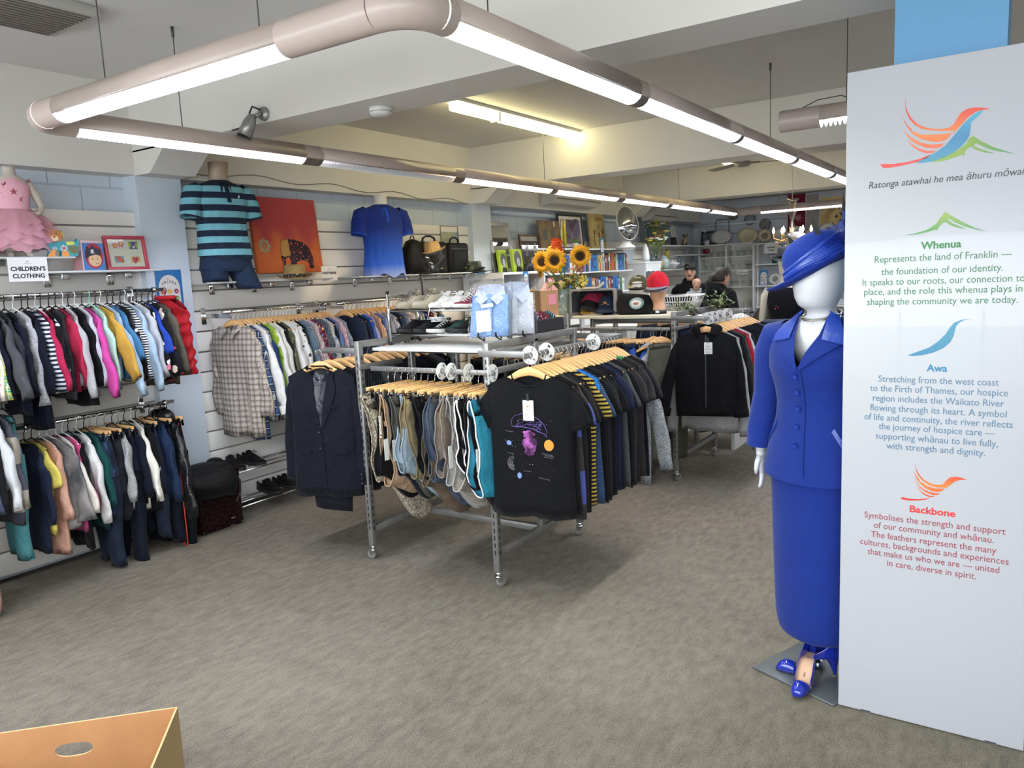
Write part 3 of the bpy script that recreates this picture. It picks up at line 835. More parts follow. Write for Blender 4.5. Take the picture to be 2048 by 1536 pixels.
fill(up, (UP, 1.60), (0, .0385), 1.71, 'from the near end of the upper children\'s rail', 'children\'s tops on the upper rail', 'hangers on the upper children\'s rail', **K)
def puffer(label, M, m, hw=.17, L=.46, rows=7):
    """quilted sleeveless vest with standing collar"""
    t = thing('puffer_vest', label, 'vest', M=M)
    mb = MB(); N = 36; rings = []
    for j in range(rows * 5 + 1):
        k = j / (rows * 5); ph = (j % 5) / 5
        pf = .011 * abs(sin(pi * j / 5)) ** .6
        ring = []
        for i in range(N):
            a = 2 * pi * i / N; cc, s = cos(a), sin(a)
            pf *= .6 + .4 * abs(sin(3 * a + j // 5)); x = (hw + pf * .6 + .02 * k) * sgp(cc, .62); y = (.03 + pf + .012 * k) * sgp(s, .8)
            z = hz(x, hw, .06) * (1 - k) - L * k + .012 * sin(4 * x / hw + j * .3)
            ring.append((x, y + .008 * sin(5 * x / hw + j), z))
        rings.append(ring)
    mb.loft(rings, cap1=True); mb.build('body', m, t)
    cb = MB(); cb.tube([(.075 * cos(2 * pi * i / 20), .035 * sin(2 * pi * i / 20), .01) for i in range(20)], .016, 8, loop=True); cb.build('collar', m, t)
    z = MB(); z.bb(-.004, .004, -.056, -.05, -L + .02, -.05); z.build('zip', M_BLACKP, t)
    return t
M = T(-4.68, 2.95, 1.71 + HZ) @ RZ(8)
P_BLK.put(M, 'black plastic hanger holding the red puffer vest at the rail end', 'hangers on the upper children\'s rail')
puffer('bright red quilted puffer vest at the far end of the upper children\'s rail', M, c('red_puffer', '#8a141c', rough=.45), hw=.19, L=.5)
# lower rail
wall_rail(1.98, 2.97, UP, 0.962, 'lower chrome rail of children\'s clothes near the floor')
J1 = c('d_jean', '#22304a', 'denim', '#4e6786', weave=.7); J2 = c('d_jeandk', '#1b2231', 'denim', '#28344a'); J3 = c('d_jeanblk', '#23242a', 'denim', '#2f3038')
K2 = dict(hw=.15, L=.6, child=True, sll=.42, ang=(2, 10), dep=.026, detail=0)
low = [
 ('b', 'ls', 'navy', c('e_navy', '#1d2338'), dict(L=.66)), ('b', 'ss', 'yellow', c('e_yel', '#d8c763'), dict(L=.55, ang=(2, 18), sll=.22)), ('w', 'ls', 'peach pink', c('e_peach', '#c99a86'), dict(L=.7)),
 ('w', 'ss', 'grey wolf-print', c('e_wolf', '#8f8a87', 'blotch', '#4a4c50', sc=1.4), dict(hw=.2, L=.56, ang=(2, 14), yaw=12)), ('w', 'ss', 'cream and black', c('e_cream', '#cfc7bc'), dict(L=.5, ang=(2, 22))), ('w', 'ls', 'deep pink', c('e_pink', '#c04b7e'), dict(L=.6)),
 ('b', 'ls', 'black', c('e_blk', '#15161b'), dict(L=.7)), ('w', 'ls', 'white', c('e_wht', '#d7d6d4'), dict(L=.5, sll=.5)), ('b', 'ls', 'dark green', c('e_grn', '#12403f'), dict(L=.62)),
 ('c', 'jeans', 'ripped blue denim', J1, dict(L=.55, hw=.17, word='shorts', yaw=8)), ('c', 'jeans', 'dark navy', J2, dict(L=.88, hw=.16)), ('c', 'jeans', 'dark grey denim', J3, dict(L=.6, hw=.16)), ('b', 'ls', 'grey marl', c('e_marl', '#7f8080', 'heather', '#a5a5a5'), dict(L=.55)),
 ('c', 'jeans', 'navy long', c('e_nvl', '#1a2030'), dict(L=.92, hw=.16)), ('b', 'ls', 'navy logo-stitched', c('e_nv3', '#151b2c'), dict(L=.52)), ('w', 'ls', 'cream black-trimmed', c('e_crm', '#d8d3c8'), dict(L=.58, ang=(2, 14), sll=.46, m2=c('e_blk', '#15161b'))),
 ('b', 'ls', 'black white-lettered', c('e_nrl', '#141519', 'print', '#c9c9c9', '#141519', .9), dict(L=.6)), ('c', 'jeans', 'dark blue denim', J2, dict(L=.8, hw=.16)), ('b', 'ls', 'ink blue', c('e_ink', '#1b2a44'), dict(L=.55, sll=.5)), ('c', 'jeans', 'blue-black', c('e_bb', '#171d2b'), dict(L=.86, hw=.16)),
 ('b', 'hood', 'black quilted', c('e_quilt', '#131417', gloss=True), dict(L=.62, hw=.19, ang=(2, 10), sll=.6, word='jacket')), ('c', 'jeans', 'black orange-striped', c('e_track', '#15161a'), dict(L=.92, hw=.16, word='track pants')),
]
fill(low, (UP, 2.02), (0, .0425), .962, 'from the near end of the lower children\'s rail', 'children\'s clothes on the lower rail', 'hangers on the lower children\'s rail', **K2)
# orange stripes of the last track pants
tp = [o for o in COL.objects if o.name.startswith('trousers') and 'orange-striped' in o.get('label', '')][0]
sb = MB()
for dx in (0, .022):
    sb.tube([(.147, -.03 - .01, -.06 + 0), (.165, -.052, -.3), (.16, -.05, -.55), (.15, -.045, -.9)] if dx == 0 else [(.125, -.034, -.06), (.14, -.062, -.3), (.135, -.058, -.55), (.125, -.05, -.9)], .005, 6, sq=.5)
sb.build('side_stripe', mat('neon_orange', '#e2513f', .5), tp)
# higher rail at the near left
wall_rail(1.38, 1.93, -4.66, 1.17, 'short chrome rail at the left edge carrying sweaters')
K3 = dict(hw=.17, L=.6, child=True, sll=.46, ang=(2, 10), dep=.03, detail=0)
near = [('b', 'ls', 'olive green', c('f_ol', '#4f5346'), dict(L=.8)), ('b', 'ls', 'dusty pink', c('f_dp', '#b48c86'), dict(L=1.05, word='dress')), ('b', 'ls', 'slate blue', c('f_sl', '#4a5163'), dict(L=.66)), ('b', 'ls', 'black', c('f_bk', '#16171b'), dict(L=.62)),
        ('b', 'jeans', 'khaki', c('f_kh', '#3f433a'), dict(L=.86)), ('b', 'ls', 'rose pink', c('f_rp', '#b59089'), dict(L=1.08, word='dress')), ('b', 'ls', 'steel blue', c('f_sb', '#434d62'), dict(L=.55, ang=(2, 8))), ('b', 'ls', 'charcoal', c('f_ch', '#1b1c20'), dict(L=.5)),
        ('b', 'ls', 'white fleece', c('f_wf', '#bcbdc0'), dict(L=.42, sll=.45, ang=(2, 14), hw=.18)), ('b', 'ls', 'blue and grey colour-block', c('f_cb', '#3f4048', 'hstripe', '#8f877c', sc=4), dict(L=.62, ang=(2, 12))), ('b', 'jeans', 'teal', c('f_te', '#3f7276'), dict(L=.85, hw=.12, word='leggings'))]
fill(near, (-4.66, 1.45), (0, .044), 1.17, 'along the short rail at the left edge', 'clothes on the short left rail', 'hangers on the short left rail', **K3)
# shirt rails
SH = -4.72
wall_rail(3.40, 4.42, SH, 1.53, 'long chrome rail of men\'s shirts below the elephant canvas')
wall_rail(4.50, 5.72, SH, 1.53, 'second chrome rail of shirts behind the shoe rack')
KS = dict(hw=.215, L=.74, sll=.6, ang=(2, 9), dep=.03, detail=1)
W1 = c('s_white', '#dcdad5'); W2 = c('s_offwhite', '#d3d0c6')
shirts = [
 ('W', 'sshirt', 'brown checked', c('s_bch', '#8d837b', 'plaid', '#b5aca2', '#463f3d', .8), dict(L=.84, yaw=6)), ('W', 'sshirt', 'beige checked', c('s_bch2', '#c5b9a8', 'plaid', '#a08f7d', '#5a4f47', .7), dict(L=.84)), ('W', 'shirt', 'navy and white plaid', c('s_npl', '#1d2b44', 'plaid', '#39506e', '#c9cdc9', 1.1), dict(L=.86)),
 ('W', 'shirt', 'crisp white', W1, dict(ang=(2, 16))), ('W', 'shirt', 'grey diamond-weave', c('s_dia', '#a1a09a', 'check', '#6f7172', '#8a8a88', .25)), ('W', 'shirt', 'deep blue', c('s_dbl', '#1f3557'), dict(ang=(2, 14))), ('W', 'sshirt', 'lime green leaf-print', c('s_lime', '#8fae3a', 'print', '#c7d578', '#5f7d2a', .8), dict(L=.6)),
 ('W', 'shirt', 'plain white', W1, dict(ang=(2, 15))), ('W', 'shirt', 'cream', W2, dict(ang=(2, 11))), ('W', 'shirt', 'black', c('s_blk', '#1b1d24')), ('W', 'shirt', 'olive patterned', c('s_olp', '#565640', 'print', '#7a7a55', '#3d3d30', .7)), ('W', 'shirt', 'bright white', W1, dict(ang=(2, 13))), ('W', 'shirt', 'white', W1, dict(ang=(2, 10))),
 ('W', 'shirt', 'white bird-print', c('s_bird', '#d8d6d2', 'dots', '#3b3b3d', sc=.8), dict(ang=(2, 14))), ('W', 'shirt', 'black', c('s_blk', '#1b1d24')), ('W', 'shirt', 'slate blue', c('s_sl', '#5d6f80'), dict(ang=(2, 13))), ('W', 'shirt', 'grey-blue', c('s_gb', '#7b8894')), ('W', 'shirt', 'pink checked', c('s_pch', '#d5c6c4', 'plaid', '#a98c8c', '#5d6478', .6)),
 ('W', 'shirt', 'navy red-checked', c('s_nrc', '#28304a', 'plaid', '#6d2b3a', '#b9b5b5', .6)), ('W', 'sshirt', 'burgundy gold-print', c('s_bg', '#6a1524', 'print', '#d9b880', '#3c0c14', .8), dict(L=.66, ang=(2, 12))), ('W', 'shirt', 'grey', c('s_gr', '#5e636c')), ('W', 'shirt', 'dark checked', c('s_dch', '#30343f', 'plaid', '#5b6372', '#9aa0a8', .5)),
 ('W', 'shirt', 'pale flower-print', c('s_fl', '#b9b6b4', 'print', '#5c6a83', '#cfcac2', .5)), ('W', 'shirt', 'dark navy', c('s_dn', '#1b2233')), ('W', 'shirt', 'mid blue', c('s_mb', '#5f7bb0')), ('W', 'shirt', 'pink striped', c('s_ps', '#b48f9a', 'vstripe', '#d8c3c9', sc=.6)), ('W', 'shirt', 'pale grey-blue', c('s_pgb', '#7e8796', 'vstripe', '#949cab', sc=.6)),
]
fill(shirts, (SH, 3.47), (0, .0345), 1.53, 'from the near end of the long shirt rail', 'shirts on the long wall rail', 'wooden hangers on the long shirt rail', **KS)
sh2 = [('W', 'jacket', 'navy', c('s2_nj', '#2a3142'), dict(L=.74, word='blazer')), ('W', 'shirt', 'dark navy', c('s_dn', '#1b2233')), ('W', 'shirt', 'royal blue', c('s2_rb', '#4160a8')), ('W', 'shirt', 'lilac', c('s2_li', '#9b9ac0')), ('W', 'shirt', 'orange striped', c('s2_or', '#b9774f', 'vstripe', '#cdbfae', sc=.6)), ('W', 'shirt', 'blue', c('s2_bl', '#566f9d')),
       ('W', 'shirt', 'lavender', c('s2_la', '#a3a2b8')), ('W', 'shirt', 'grey', c('s2_gr', '#8f929c')), ('W', 'shirt', 'pale striped', c('s2_ps', '#b4b6be', 'vstripe', '#7f87a0', sc=.6)), ('W', 'shirt', 'charcoal', c('s2_ch', '#34373f')), ('W', 'shirt', 'navy', c('s2_nv', '#242c40')), ('W', 'shirt', 'steel blue', c('s2_st', '#64748a')),
       ('W', 'shirt', 'pink checked', c('s_pch', '#d5c6c4')), ('W', 'shirt', 'white', W1), ('W', 'shirt', 'brown checked', c('s_bch', '#8d837b')), ('W', 'shirt', 'grey flower-print', c('s_fl', '#b9b6b4')), ('W', 'shirt', 'dusky blue', c('s_gb', '#7b8894')), ('W', 'shirt', 'deep blue', c('s_dbl', '#1f3557')),
       ('W', 'shirt', 'burgundy', c('s2_bu', '#5c2030')), ('W', 'shirt', 'cream', W2), ('W', 'shirt', 'black', c('s_blk', '#1b1d24')), ('W', 'shirt', 'slate', c('s_sl', '#5d6f80'))]
fill(sh2, (SH, 4.56), (0, .05), 1.53, 'from the near end of the second shirt rail', 'shirts on the second wall rail', 'wooden hangers on the second shirt rail', detail=0, **{k: v for k, v in KS.items() if k != 'detail'})
# four-way steel racks in the middle of the shop
M_RACK = mat('rack_steel', '#8b8a87', 0.36, 0.6, var=0.15, vscale=12)
M_BOARD = mat('white_board', '#dedcd4', 0.35)
M_RUB = mat('caster_grey', '#76746f', 0.5)
def caster(root, x, y, rz, top=.085):
    k = MB(); MF = T(x, y, 0) @ RZ(rz)
    k.cyl((0, 0, top - .025), (0, 0, top + .004), .016, 12, MF); k.lathe([(0, top - .018), (.024, top - .02), (.024, top - .03), (0, top - .031)], 14, MF)
    for s in (-1, 1):
        k.box(s * .014, .006, .052, .003, .03, .04, MF)
    cb = k.build('caster', M_CHROME, root)
    w = MB(); w.lathe([(.004, -.011), (.024, -.011), (.0275, -.006), (.0275, .006), (.024, .011), (.004, .011)], 20, MF @ T(0, .012, .0277) @ RY(90)); w.build('wheel', M_RUB, cb)
def rack(label, x0, x1, y0, y1, h=1.35, front_bar=True):
    cx, cy = (x0 + x1) / 2, (y0 + y1) / 2
    r = thing('steel_clothes_rack', label, 'clothes rack', (cx, cy, 0))
    a, b = (x1 - x0) / 2, (y1 - y0) / 2
    s = .019
    for sx in (-1, 1):
        for sy in (-1, 1):
            p = MB(); p.box(sx * a, sy * b, (h + .085) / 2, 2 * s, 2 * s, h - .085, b=.003)
            for k in range(26):
                z = .2 + k * .042
                p.box(sx * a, sy * b - s, z, .007, .002, .024, mi=1); p.box(sx * a + s, sy * b, z, .002, .007, .024, mi=1)
            p.build('post', [M_RACK, M_BLACKP], r)
            caster(r, sx * a, sy * b, 35 + 70 * sx * sy)
        for z in (h - s, .19):
            t = MB(); t.box(sx * a, 0, z, 2 * s - .004, 2 * b - 2 * s, 2 * s, b=.002); t.build('side_bar', M_RACK, r)
        m = MB(); m.box(sx * a, 0, (h - .19) / 2 + .19, 2 * s - .004, 2 * s, h - .19 - 2 * s, b=.002)
        for k in range(26): m.box(sx * a, -s, .26 + k * .042, .007, .002, .024, mi=1)
        m.build('middle_post', [M_RACK, M_BLACKP], r)
    for z in (.19, h - .1):
        t = MB(); t.box(0, 0, z, 2 * a - 2 * s, 2 * s - .006, 2 * s, b=.002); t.build('cross_bar', M_RACK, r)
    return r, (cx, cy)
def face_rail(r, c, p0, p1, arms, z):
    """rail held off the frame by flat arms; all in world coordinates"""
    o = Vector((c[0], c[1], 0))
    b = MB(); P0, P1 = Vector((*p0, z)) - o, Vector((*p1, z)) - o
    d = (P1 - P0); L = d.length; mid = (P0 + P1) / 2
    if abs(d.x) > abs(d.y): b.box(mid.x, mid.y, z, L, .012, .028, b=.003)
    else: b.box(mid.x, mid.y, z, .012, L, .028, b=.003)
    rail = b.build('hang_rail', M_RACK, r)
    for (ax, ay), (bx, by) in arms:
        k = MB()
        mx, my = (ax + bx) / 2 - c[0], (ay + by) / 2 - c[1]
        k.box(mx, my, z + .002, max(abs(ax - bx), .014), max(abs(ay - by), .014), .034, b=.003)
        k.build('rail_arm', M_RACK, r)
DISC_N = {}
def size_disc(s, p, axis, where, tilt=0, grey=False):
    """white size divider hooked over a rail"""
    t = thing('size_disc', f'{"clear grey" if grey else "white round"} size divider disc {where}', 'size divider', p, group='size dividers')
    rot = RZ(90) if axis == 'x' else I4
    mb = MB(); n = 28; R0, R1, th = .017, .047, .0012
    rings = [[(r * sin(2 * pi * i / n), y, r * cos(2 * pi * i / n)) for i in range(n)] for r, y in ((R0, -th), (R1, -th), (R1, th), (R0, th))]
    mb.loft(rings, rot @ RY(tilt), loop=True, smooth=False)
    d = mb.build('disc', mat('divider_clear', '#b9bcbe', .25) if grey else M_WHITEP, t)
    if not grey:
        for a in (0, 100, 200):
            text('size_letter', s, .021, M_INK, d, rot @ RY(tilt + a + 30) @ T(0, -.0018, .026), bold=.0004)
    return t
# ---- rack 1
r1, c1 = rack('nearest square steel clothes rack on casters with shoes on its top', -3.28, -2.34, 3.27, 4.21)
MB().bb(-.455, .455, -.37, .43, 1.283, 1.302, b=.002).build('shelf_board', M_BOARD, r1)
face_rail(r1, c1, (-3.545, 3.17), (-3.545, 4.24), [((-3.545, 3.27), (-3.28, 3.27)), ((-3.545, 4.21), (-3.28, 4.21))], 1.29)
face_rail(r1, c1, (-2.02, 3.12), (-2.02, 4.24), [((-2.02, 3.19), (-2.34, 3.19)), ((-2.02, 4.21), (-2.34, 4.21))], 1.30)
face_rail(r1, c1, (-3.16, 3.24), (-2.28, 3.24), [((-2.315, 3.24), (-2.315, 3.62)), ((-3.255, 3.24), (-3.255, 3.62))], 1.195)
face_rail(r1, c1, (-3.16, 4.3), (-2.30, 4.3), [((-2.375, 4.3), (-2.375, 3.9)), ((-3.245, 4.3), (-3.245, 3.9))], 1.25)
HU = -.064
# suits down the left side
def lapels(root, body_mb, m, lining, L, brk=.40):
    bv = bvh_of(body_mb)
    p = MB(); patch(p, bv, [(-.055, -.015), (-.055, -.15), (-.01, -brk)], [(.055, -.015), (.055, -.15), (.0, -brk)], 14, 8, .002); p.build('lining', lining, root)
    for s in (-1, 1):
        q = MB()
        patch(q, bv, [(s * .058, -.012), (s * .05, -.09), (s * .028, -.24), (s * .002 + .004, -brk)], [(s * .085, -.03), (s * .118, -.17), (s * .085, -.27), (s * .012 + .004, -brk)], 16, 5, .008)
        lp = q.build('lapel', m, root)
        g = MB(); patch(g, bv, [(s * .058, -.010), (s * .055, -.06)], [(s * .09, -.03), (s * .105, -.125)], 8, 4, .011); g.build('collar', m, lp)
        k = MB(); patch(k, bv, [(s * .08, -.52), (s * .08, -.565)], [(s * .17, -.51), (s * .17, -.555)], 3, 8, .007); k.build('pocket_flap', m, root)
    k = MB(); patch(k, bv, [(.06, -.26), (.06, -.28)], [(.14, -.245), (.14, -.265)], 2, 6, .009); k.build('breast_pocket', m, root)
    e = MB(); patch(e, bv, [(-.004, -brk), (-.004, -L + .02)], [(.006, -brk), (.012, -L + .02)], 12, 2, .005); e.build('front_edge', m, root)
    b = MB()
    for z in (-brk - .02, -brk - .12): b.lathe([(0, -.003), (.009, -.003), (.010, 0)], 10, T(*front(bv, -.012, z, .009)) @ RX(-90) @ RX(180))
    b.build('buttons', M_BLACKP, root)
SN = c('suit_navy', '#171a24'); SBk = c('suit_black', '#16171a'); SP = c('suit_pin', '#1b1c21', 'pinstripe', '#3a3c44'); SG = c('suit_grey', '#3b3d40'); SG2 = c('suit_grey2', '#4a4b4a', 'heather', '#3c3d3e')
M = T(-3.545, 3.20, 1.29 + HU) @ RZ(16)
P_WOOD.put(M, 'wooden hanger holding the front navy suit at the rack corner', 'wooden hangers on the suit rail')
hw0 = .228
garment('jacket', SN, 'dark navy suit jacket with notched lapels hanging at the front corner of the nearest rack', M, 'suits on the nearest rack', hw=hw0, L=.83, sll=.66, ang=(5, 4), dep=.045, fold=.35, seed=901, detail=0)
jk = [o for o in COL.objects if o.name.startswith('suit_jacket') and o.parent is None][-1]
_bm = torso(hw0, .83, .045, 901, .092, .11, flare=1.02, fold=.35, drop=.085 * hw0 / .21, hww=hw0)
lapels(jk, _bm, SN, c('suit_lining', '#20232e', gloss=True), .83)
bb_ = MB()
for k in range(3): bb_.lathe([(0, -.003), (.008, -.003), (.009, 0)], 10, T(.247, -.034, -.63 - .028 * k - .05) @ RX(-90) @ RX(180))
bb_.build('sleeve_buttons', M_BLACKP, jk)
tr = MB()
rs = []
for j in range(9):
    k = j / 8
    rs.append([(.02 + (.15 - .02 * k) * sgp(cos(2 * pi * i / 18), .7), .022 * sgp(sin(2 * pi * i / 18), .8) + .004 * sin(4 * k + i), -.5 - .42 * k - .01 * cos(2 * pi * i / 18)) for i in range(18)])
tr.loft(rs, cap1=True); tr.build('folded_trousers', SN, jk)
suits = [('W', 'jacket', 'black', SBk), ('W', 'jacket', 'black pinstriped', SP), ('W', 'jacket', 'charcoal', SP), ('W', 'jacket', 'mid-grey', SG2), ('W', 'jacket', 'grey', SG), ('W', 'jacket', 'plain black', SBk, dict(yaw=-6)), ('W', 'jacket', 'dark navy', SN), ('W', 'jacket', 'smoky black', SBk), ('W', 'jacket', 'ink navy', SN), ('W', 'jacket', 'black wool', SBk), ('W', 'jacket', 'deep charcoal', SG), ('W', 'jacket', 'black evening', SBk)]
fill(suits, (-3.545, 3.28), (0, .079), 1.292, 'behind the front navy suit on the nearest rack', 'suits on the nearest rack', 'wooden hangers on the suit rail', hw=.23, L=.82, sll=.64, ang=(4, 4), dep=.04, fold=.5, detail=0, yaw=10)
# shorts clipped along the front rail
def shorts(m, label, M, H=.42, back=.34, drop=.16, band=None, seed=1, tail=0.0, gap=.024):
    """shorts clipped sideways: the waistband hangs as a long upright loop facing the front, the legs sag behind it"""
    R = random.Random(seed); t = thing('shorts', label, 'shorts', M=M, group='shorts and trousers on the front rail')
    N = 28; NT = 11; mb = MB(); rings = []; p1, p2 = R.uniform(0, 6), R.uniform(0, 6)
    lean = R.uniform(-.02, .02)
    def ring(k, g=1.0, yo=0.0):
        h = H * (1 - .05 * k); zt = -.055 - .03 * sin(pi * k) ; zb = zt - h - drop * sm(.1, .8, k)
        th = (gap + .012 * sin(pi * k)) * g
        r = []
        for i in range(N):
            a = 2 * pi * i / N; cc, s = cos(a), sin(a)
            u = .5 - .5 * sgp(cc, .8)
            z = zt + (zb - zt) * u
            x = th * sgp(s, .6) * (.35 + 1.0 * u ** .7) + lean * u + .010 * sin(9 * u + p1 + 4 * k) * u + .008 * sin(17 * u + p2 - 3 * k)
            y = -.17 + back * k + yo + .03 * sin(3.2 * u + p1) * (1 - k) + tail * k * u + .012 * sin(8 * u + p2)
            r.append((x, y, z))
        return r
    inner = ring(0, .55, .10); rings = [inner] + [ring(j / NT) for j in range(NT + 1)]
    mb.loft(rings, cap0=True, cap1=True)
    mb.build('body', m, t)
    w = MB(); w.tube(ring(0, 1.0), .0042, 6, loop=True); w.build('waistband', band or m, t)
    return t
PN = [('sparkly beige paisley', c('p_pais', '#b5ab98', 'paisley', '#7d7263', weave=.5), dict(H=.44, drop=.32, tail=.12)), ('black', c('p_blk', '#19191d'), {}), ('tan cotton', c('p_tan', '#a98d70'), dict(H=.46, drop=.1, gap=.034)), ('navy', c('p_nvy', '#1b2030'), {}), ('dark olive-grey', c('p_dog', '#4d4c44'), dict(H=.38)),
      ('faded blue denim', c('p_fbd', '#8494a0', 'denim', '#a5b2bb'), dict(H=.36)), ('khaki cargo', c('p_kha', '#7d7155'), dict(H=.40, drop=.2, gap=.03, tail=.06)), ('black sports', c('p_blk', '#19191d'), {}), ('dark brown', c('p_dbr', '#5f5142'), dict(H=.42, drop=.22)), ('slate denim', c('p_sld', '#39414f', 'denim', '#545e6d'), {}), ('mushroom', c('p_mus', '#7d7268'), dict(H=.36)),
      ('light grey linen', c('p_lgl', '#a19e9a', 'heather', '#86837f', sc=.6), dict(H=.40, gap=.028)), ('stone crinkled', c('p_stc', '#9b948b'), dict(H=.42, drop=.18, gap=.032, tail=.08)), ('black white-edged', c('p_blk', '#19191d'), dict(H=.32, band=M_PAPER)), ('black towelling', c('p_bto', '#202024'), dict(H=.4)), ('teal blue board', c('p_teal', '#2c809c'), dict(H=.44, drop=.02, gap=.036, band=c('p_tw', '#d8dadb')))]
R_ = random.Random(3)
for i, (col, m, kw) in enumerate(PN):
    x = -3.03 + i * .0495
    M = T(x, 3.24, 1.195 + HU) @ RZ(R_.uniform(-8, 8))
    P_CLIP.put(M @ RZ(90), f'wooden clip hanger, {ordinal(i + 1)} from the left along the front shorts rail', 'clip hangers on the front rail')
    o = shorts(m, f'{col} shorts, {ordinal(i + 1)} from the left along the front rail of the nearest rack', M, seed=i + 20, **{**dict(H=.46, drop=.2), **{k_: (v_ + .07 if k_ == 'H' else v_) for k_, v_ in kw.items()}})
    if i in (2, 3, 5, 11, 15):
        g = MB(); g.bb(.03, .0312, -.20, -.165, -.42, -.30); g.build('price_tag', M_PAPER, o)
    if i == 2: text('lettering', 'CONNOR 6', .024, M_PAPER, o, T(-.012, -.186, -.17) @ RY(90), bold=.0003, align='LEFT')
for i in range(9):
    M = T(-3.1 + i * .09, 4.3, 1.25 + HU) @ RZ(90 + R_.uniform(-8, 8))
    P_CLIP.put(M, f'wooden clip hanger, {ordinal(i + 1)} from the left along the back rail of the nearest rack', 'clip hangers on the back rail')
    garment('jeans', [c('p_blk', '#19191d'), J2, J3, c('p_dog', '#4d4c44')][i % 4], f'{["black", "dark blue denim", "charcoal denim", "olive-grey"][i % 4]} trousers, {ordinal(i + 1)} from the left on the back rail of the nearest rack', M, 'trousers on the back rail', hw=.19, L=.78 if i % 3 else .62)
for k, (x, s) in enumerate(((-2.63, 'XL'), (-2.565, 'XL'), (-2.445, 'L'), (-2.29, 'S'))): size_disc(s, (x, 3.24, 1.195), 'x', f'marked {s}, {ordinal(k + 1)} from the left along the shorts rail', 8 * k)
# ---- black T-shirt with the space print
M = T(-2.02, 3.165, 1.30 + HU) @ RZ(9)
TB = c('t_black', '#141418', weave=.5)
P_WOOD.put(M, 'pale wooden hanger inside the black space-print t-shirt', 'wooden hangers on the t-shirt rail')
garment('ss', TB, 'black t-shirt with a purple, pink and orange space print at the rail front', M, 't-shirts on the nearest rack', hw=.225, L=.755, sll=.20, ang=(24, 22), dep=.034, fold=.5, seed=77, dip=.085)
ts = [o for o in COL.objects if o.name.startswith('t_shirt') and o.parent is None][-1]
bv = bvh_of(torso(.225, .755, .034, 77, .092, .085, fold=.5, drop=.085 * .225 / .21, hww=.225))
def fpt(x, z, off=.0025): return front(bv, x, z, off)
PV, PP, PO, PW, PB = [mat('print_' + n, h, .8) for n, h in (('violet', '#7862b0'), ('pink', '#b664b4'), ('orange', '#d98a35'), ('white', '#cfcfd4'), ('blue', '#6f84b8'))]
PP = c('print_pink_blotch', '#b664b4', 'blotch', '#3c2240', sc=.3)
def stroke(mb, pts, r): mb.tube([fpt(x, z, .0015) for x, z in pts], r, 5, sq=.35)
g = MB()
dome = [(-.088, -.285), (-.092, -.255), (-.07, -.232), (-.03, -.222), (.015, -.226), (.055, -.245), (.085, -.272), (.10, -.305), (.098, -.335), (.085, -.318), (.06, -.312), (.02, -.296), (-.03, -.288), (-.06, -.29), (-.088, -.285)]
stroke(g, dome, .0026)
Rr = random.Random(4)
for k in range(15):
    x, z = Rr.uniform(-.075, .07), Rr.uniform(-.285, -.24); z -= max(0, x) * .35
    a = Rr.uniform(0, 6); pts = [(x + .012 * cos(a + q * .9) * (1 + .4 * (q % 2)), z + .008 * sin(a + q * .9)) for q in range(6)]
    stroke(g, pts, .002)
g.build('violet_dome_print', PV, ts)
def blob(mb, cx, cz, rx, rz_, n=16, wob=0.0, seed=0):
    R = random.Random(seed); rows = []
    ph = R.uniform(0, 6)
    for j in range(4):
        k = (j + .02) / 3
        rows.append([fpt(cx + rx * k * cos(2 * pi * i / n) * (1 + wob * sin(3 * 2 * pi * i / n + ph)), cz + rz_ * k * sin(2 * pi * i / n) * (1 + wob * sin(5 * 2 * pi * i / n + ph)), .0022) for i in range(n)])
    mb.loft(rows)
g = MB(); blob(g, .005, -.375, .040, .042, 20, .14, 2); blob(g, -.002, -.325, .032, .02, 16, .2, 3); blob(g, .0, -.415, .026, .022, 16, .2, 5); g.build('pink_planet_print', PP, ts)
g = MB(); blob(g, .108, -.375, .025, .028, 20); g.build('orange_planet_print', PO, ts)
g = MB(); blob(g, -.108, -.372, .014, .012); blob(g, -.058, -.538, .011, .016); stroke(g, [(-.132, -.358), (-.11, -.37), (-.085, -.392)], .0014); g.build('blue_planet_print', PB, ts)
g = MB()
for r in (.008, .015, .022, .029, .036): stroke(g, [(-.088 + r * cos(radians(80 + 20 * i)) * .9, -.475 + r * sin(radians(80 + 20 * i))) for i in range(11)], .0009)
for k in range(40): x, z = Rr.uniform(-.1, .13), Rr.uniform(-.56, -.24); blob(g, x, z, *( [Rr.uniform(.0006, .0016)] * 2), n=6)
for x, z, n in ((-.125, -.312, 6), (-.12, -.425, 5), (.07, -.42, 7), (.085, -.428, 6), (.08, -.436, 6), (-.035, -.515, 4), (.045, -.545, 8)):
    for q in range(n): stroke(g, [(x + q * .008, z - q * .001), (x + q * .008 + .005, z + .003 - q * .001)], .0014)
g.build('white_star_print', PW, ts)
def hang_tag(root, p, rz=0, h=.10, w=.058):
    MT = T(*p) @ RZ(rz)
    k = MB(); k.bb(-.006, .006, -.003, .0, 0, .035); tg0 = k.build('tag_clip', M_BLACKP, root, M=MT)
    k = MB(); k.bb(-w / 2, w / 2, -.001, .001, -h, .002); tg = k.build('price_tag', M_PAPER, root, M=MT)
    k = MB()
    k.poly([(-.012, -.022), (-.004, -.034), (.002, -.032), (.010, -.020), (.003, -.026), (-.003, -.026)], .0006, T(0, -.0016, 0)); k.build('tag_logo', mat('tag_orange', '#c47a55', .7), tg)
    k = MB()
    for i, ww in enumerate((.036, .044, .04, .03)): k.bb(-ww / 2, ww / 2, -.0018, -.0012, -.045 - i * .008 - (.01 if i > 1 else 0), -.043 - i * .008 - (.01 if i > 1 else 0))
    k.build('tag_print', mat('tag_grey', '#8d8d90', .7), tg)
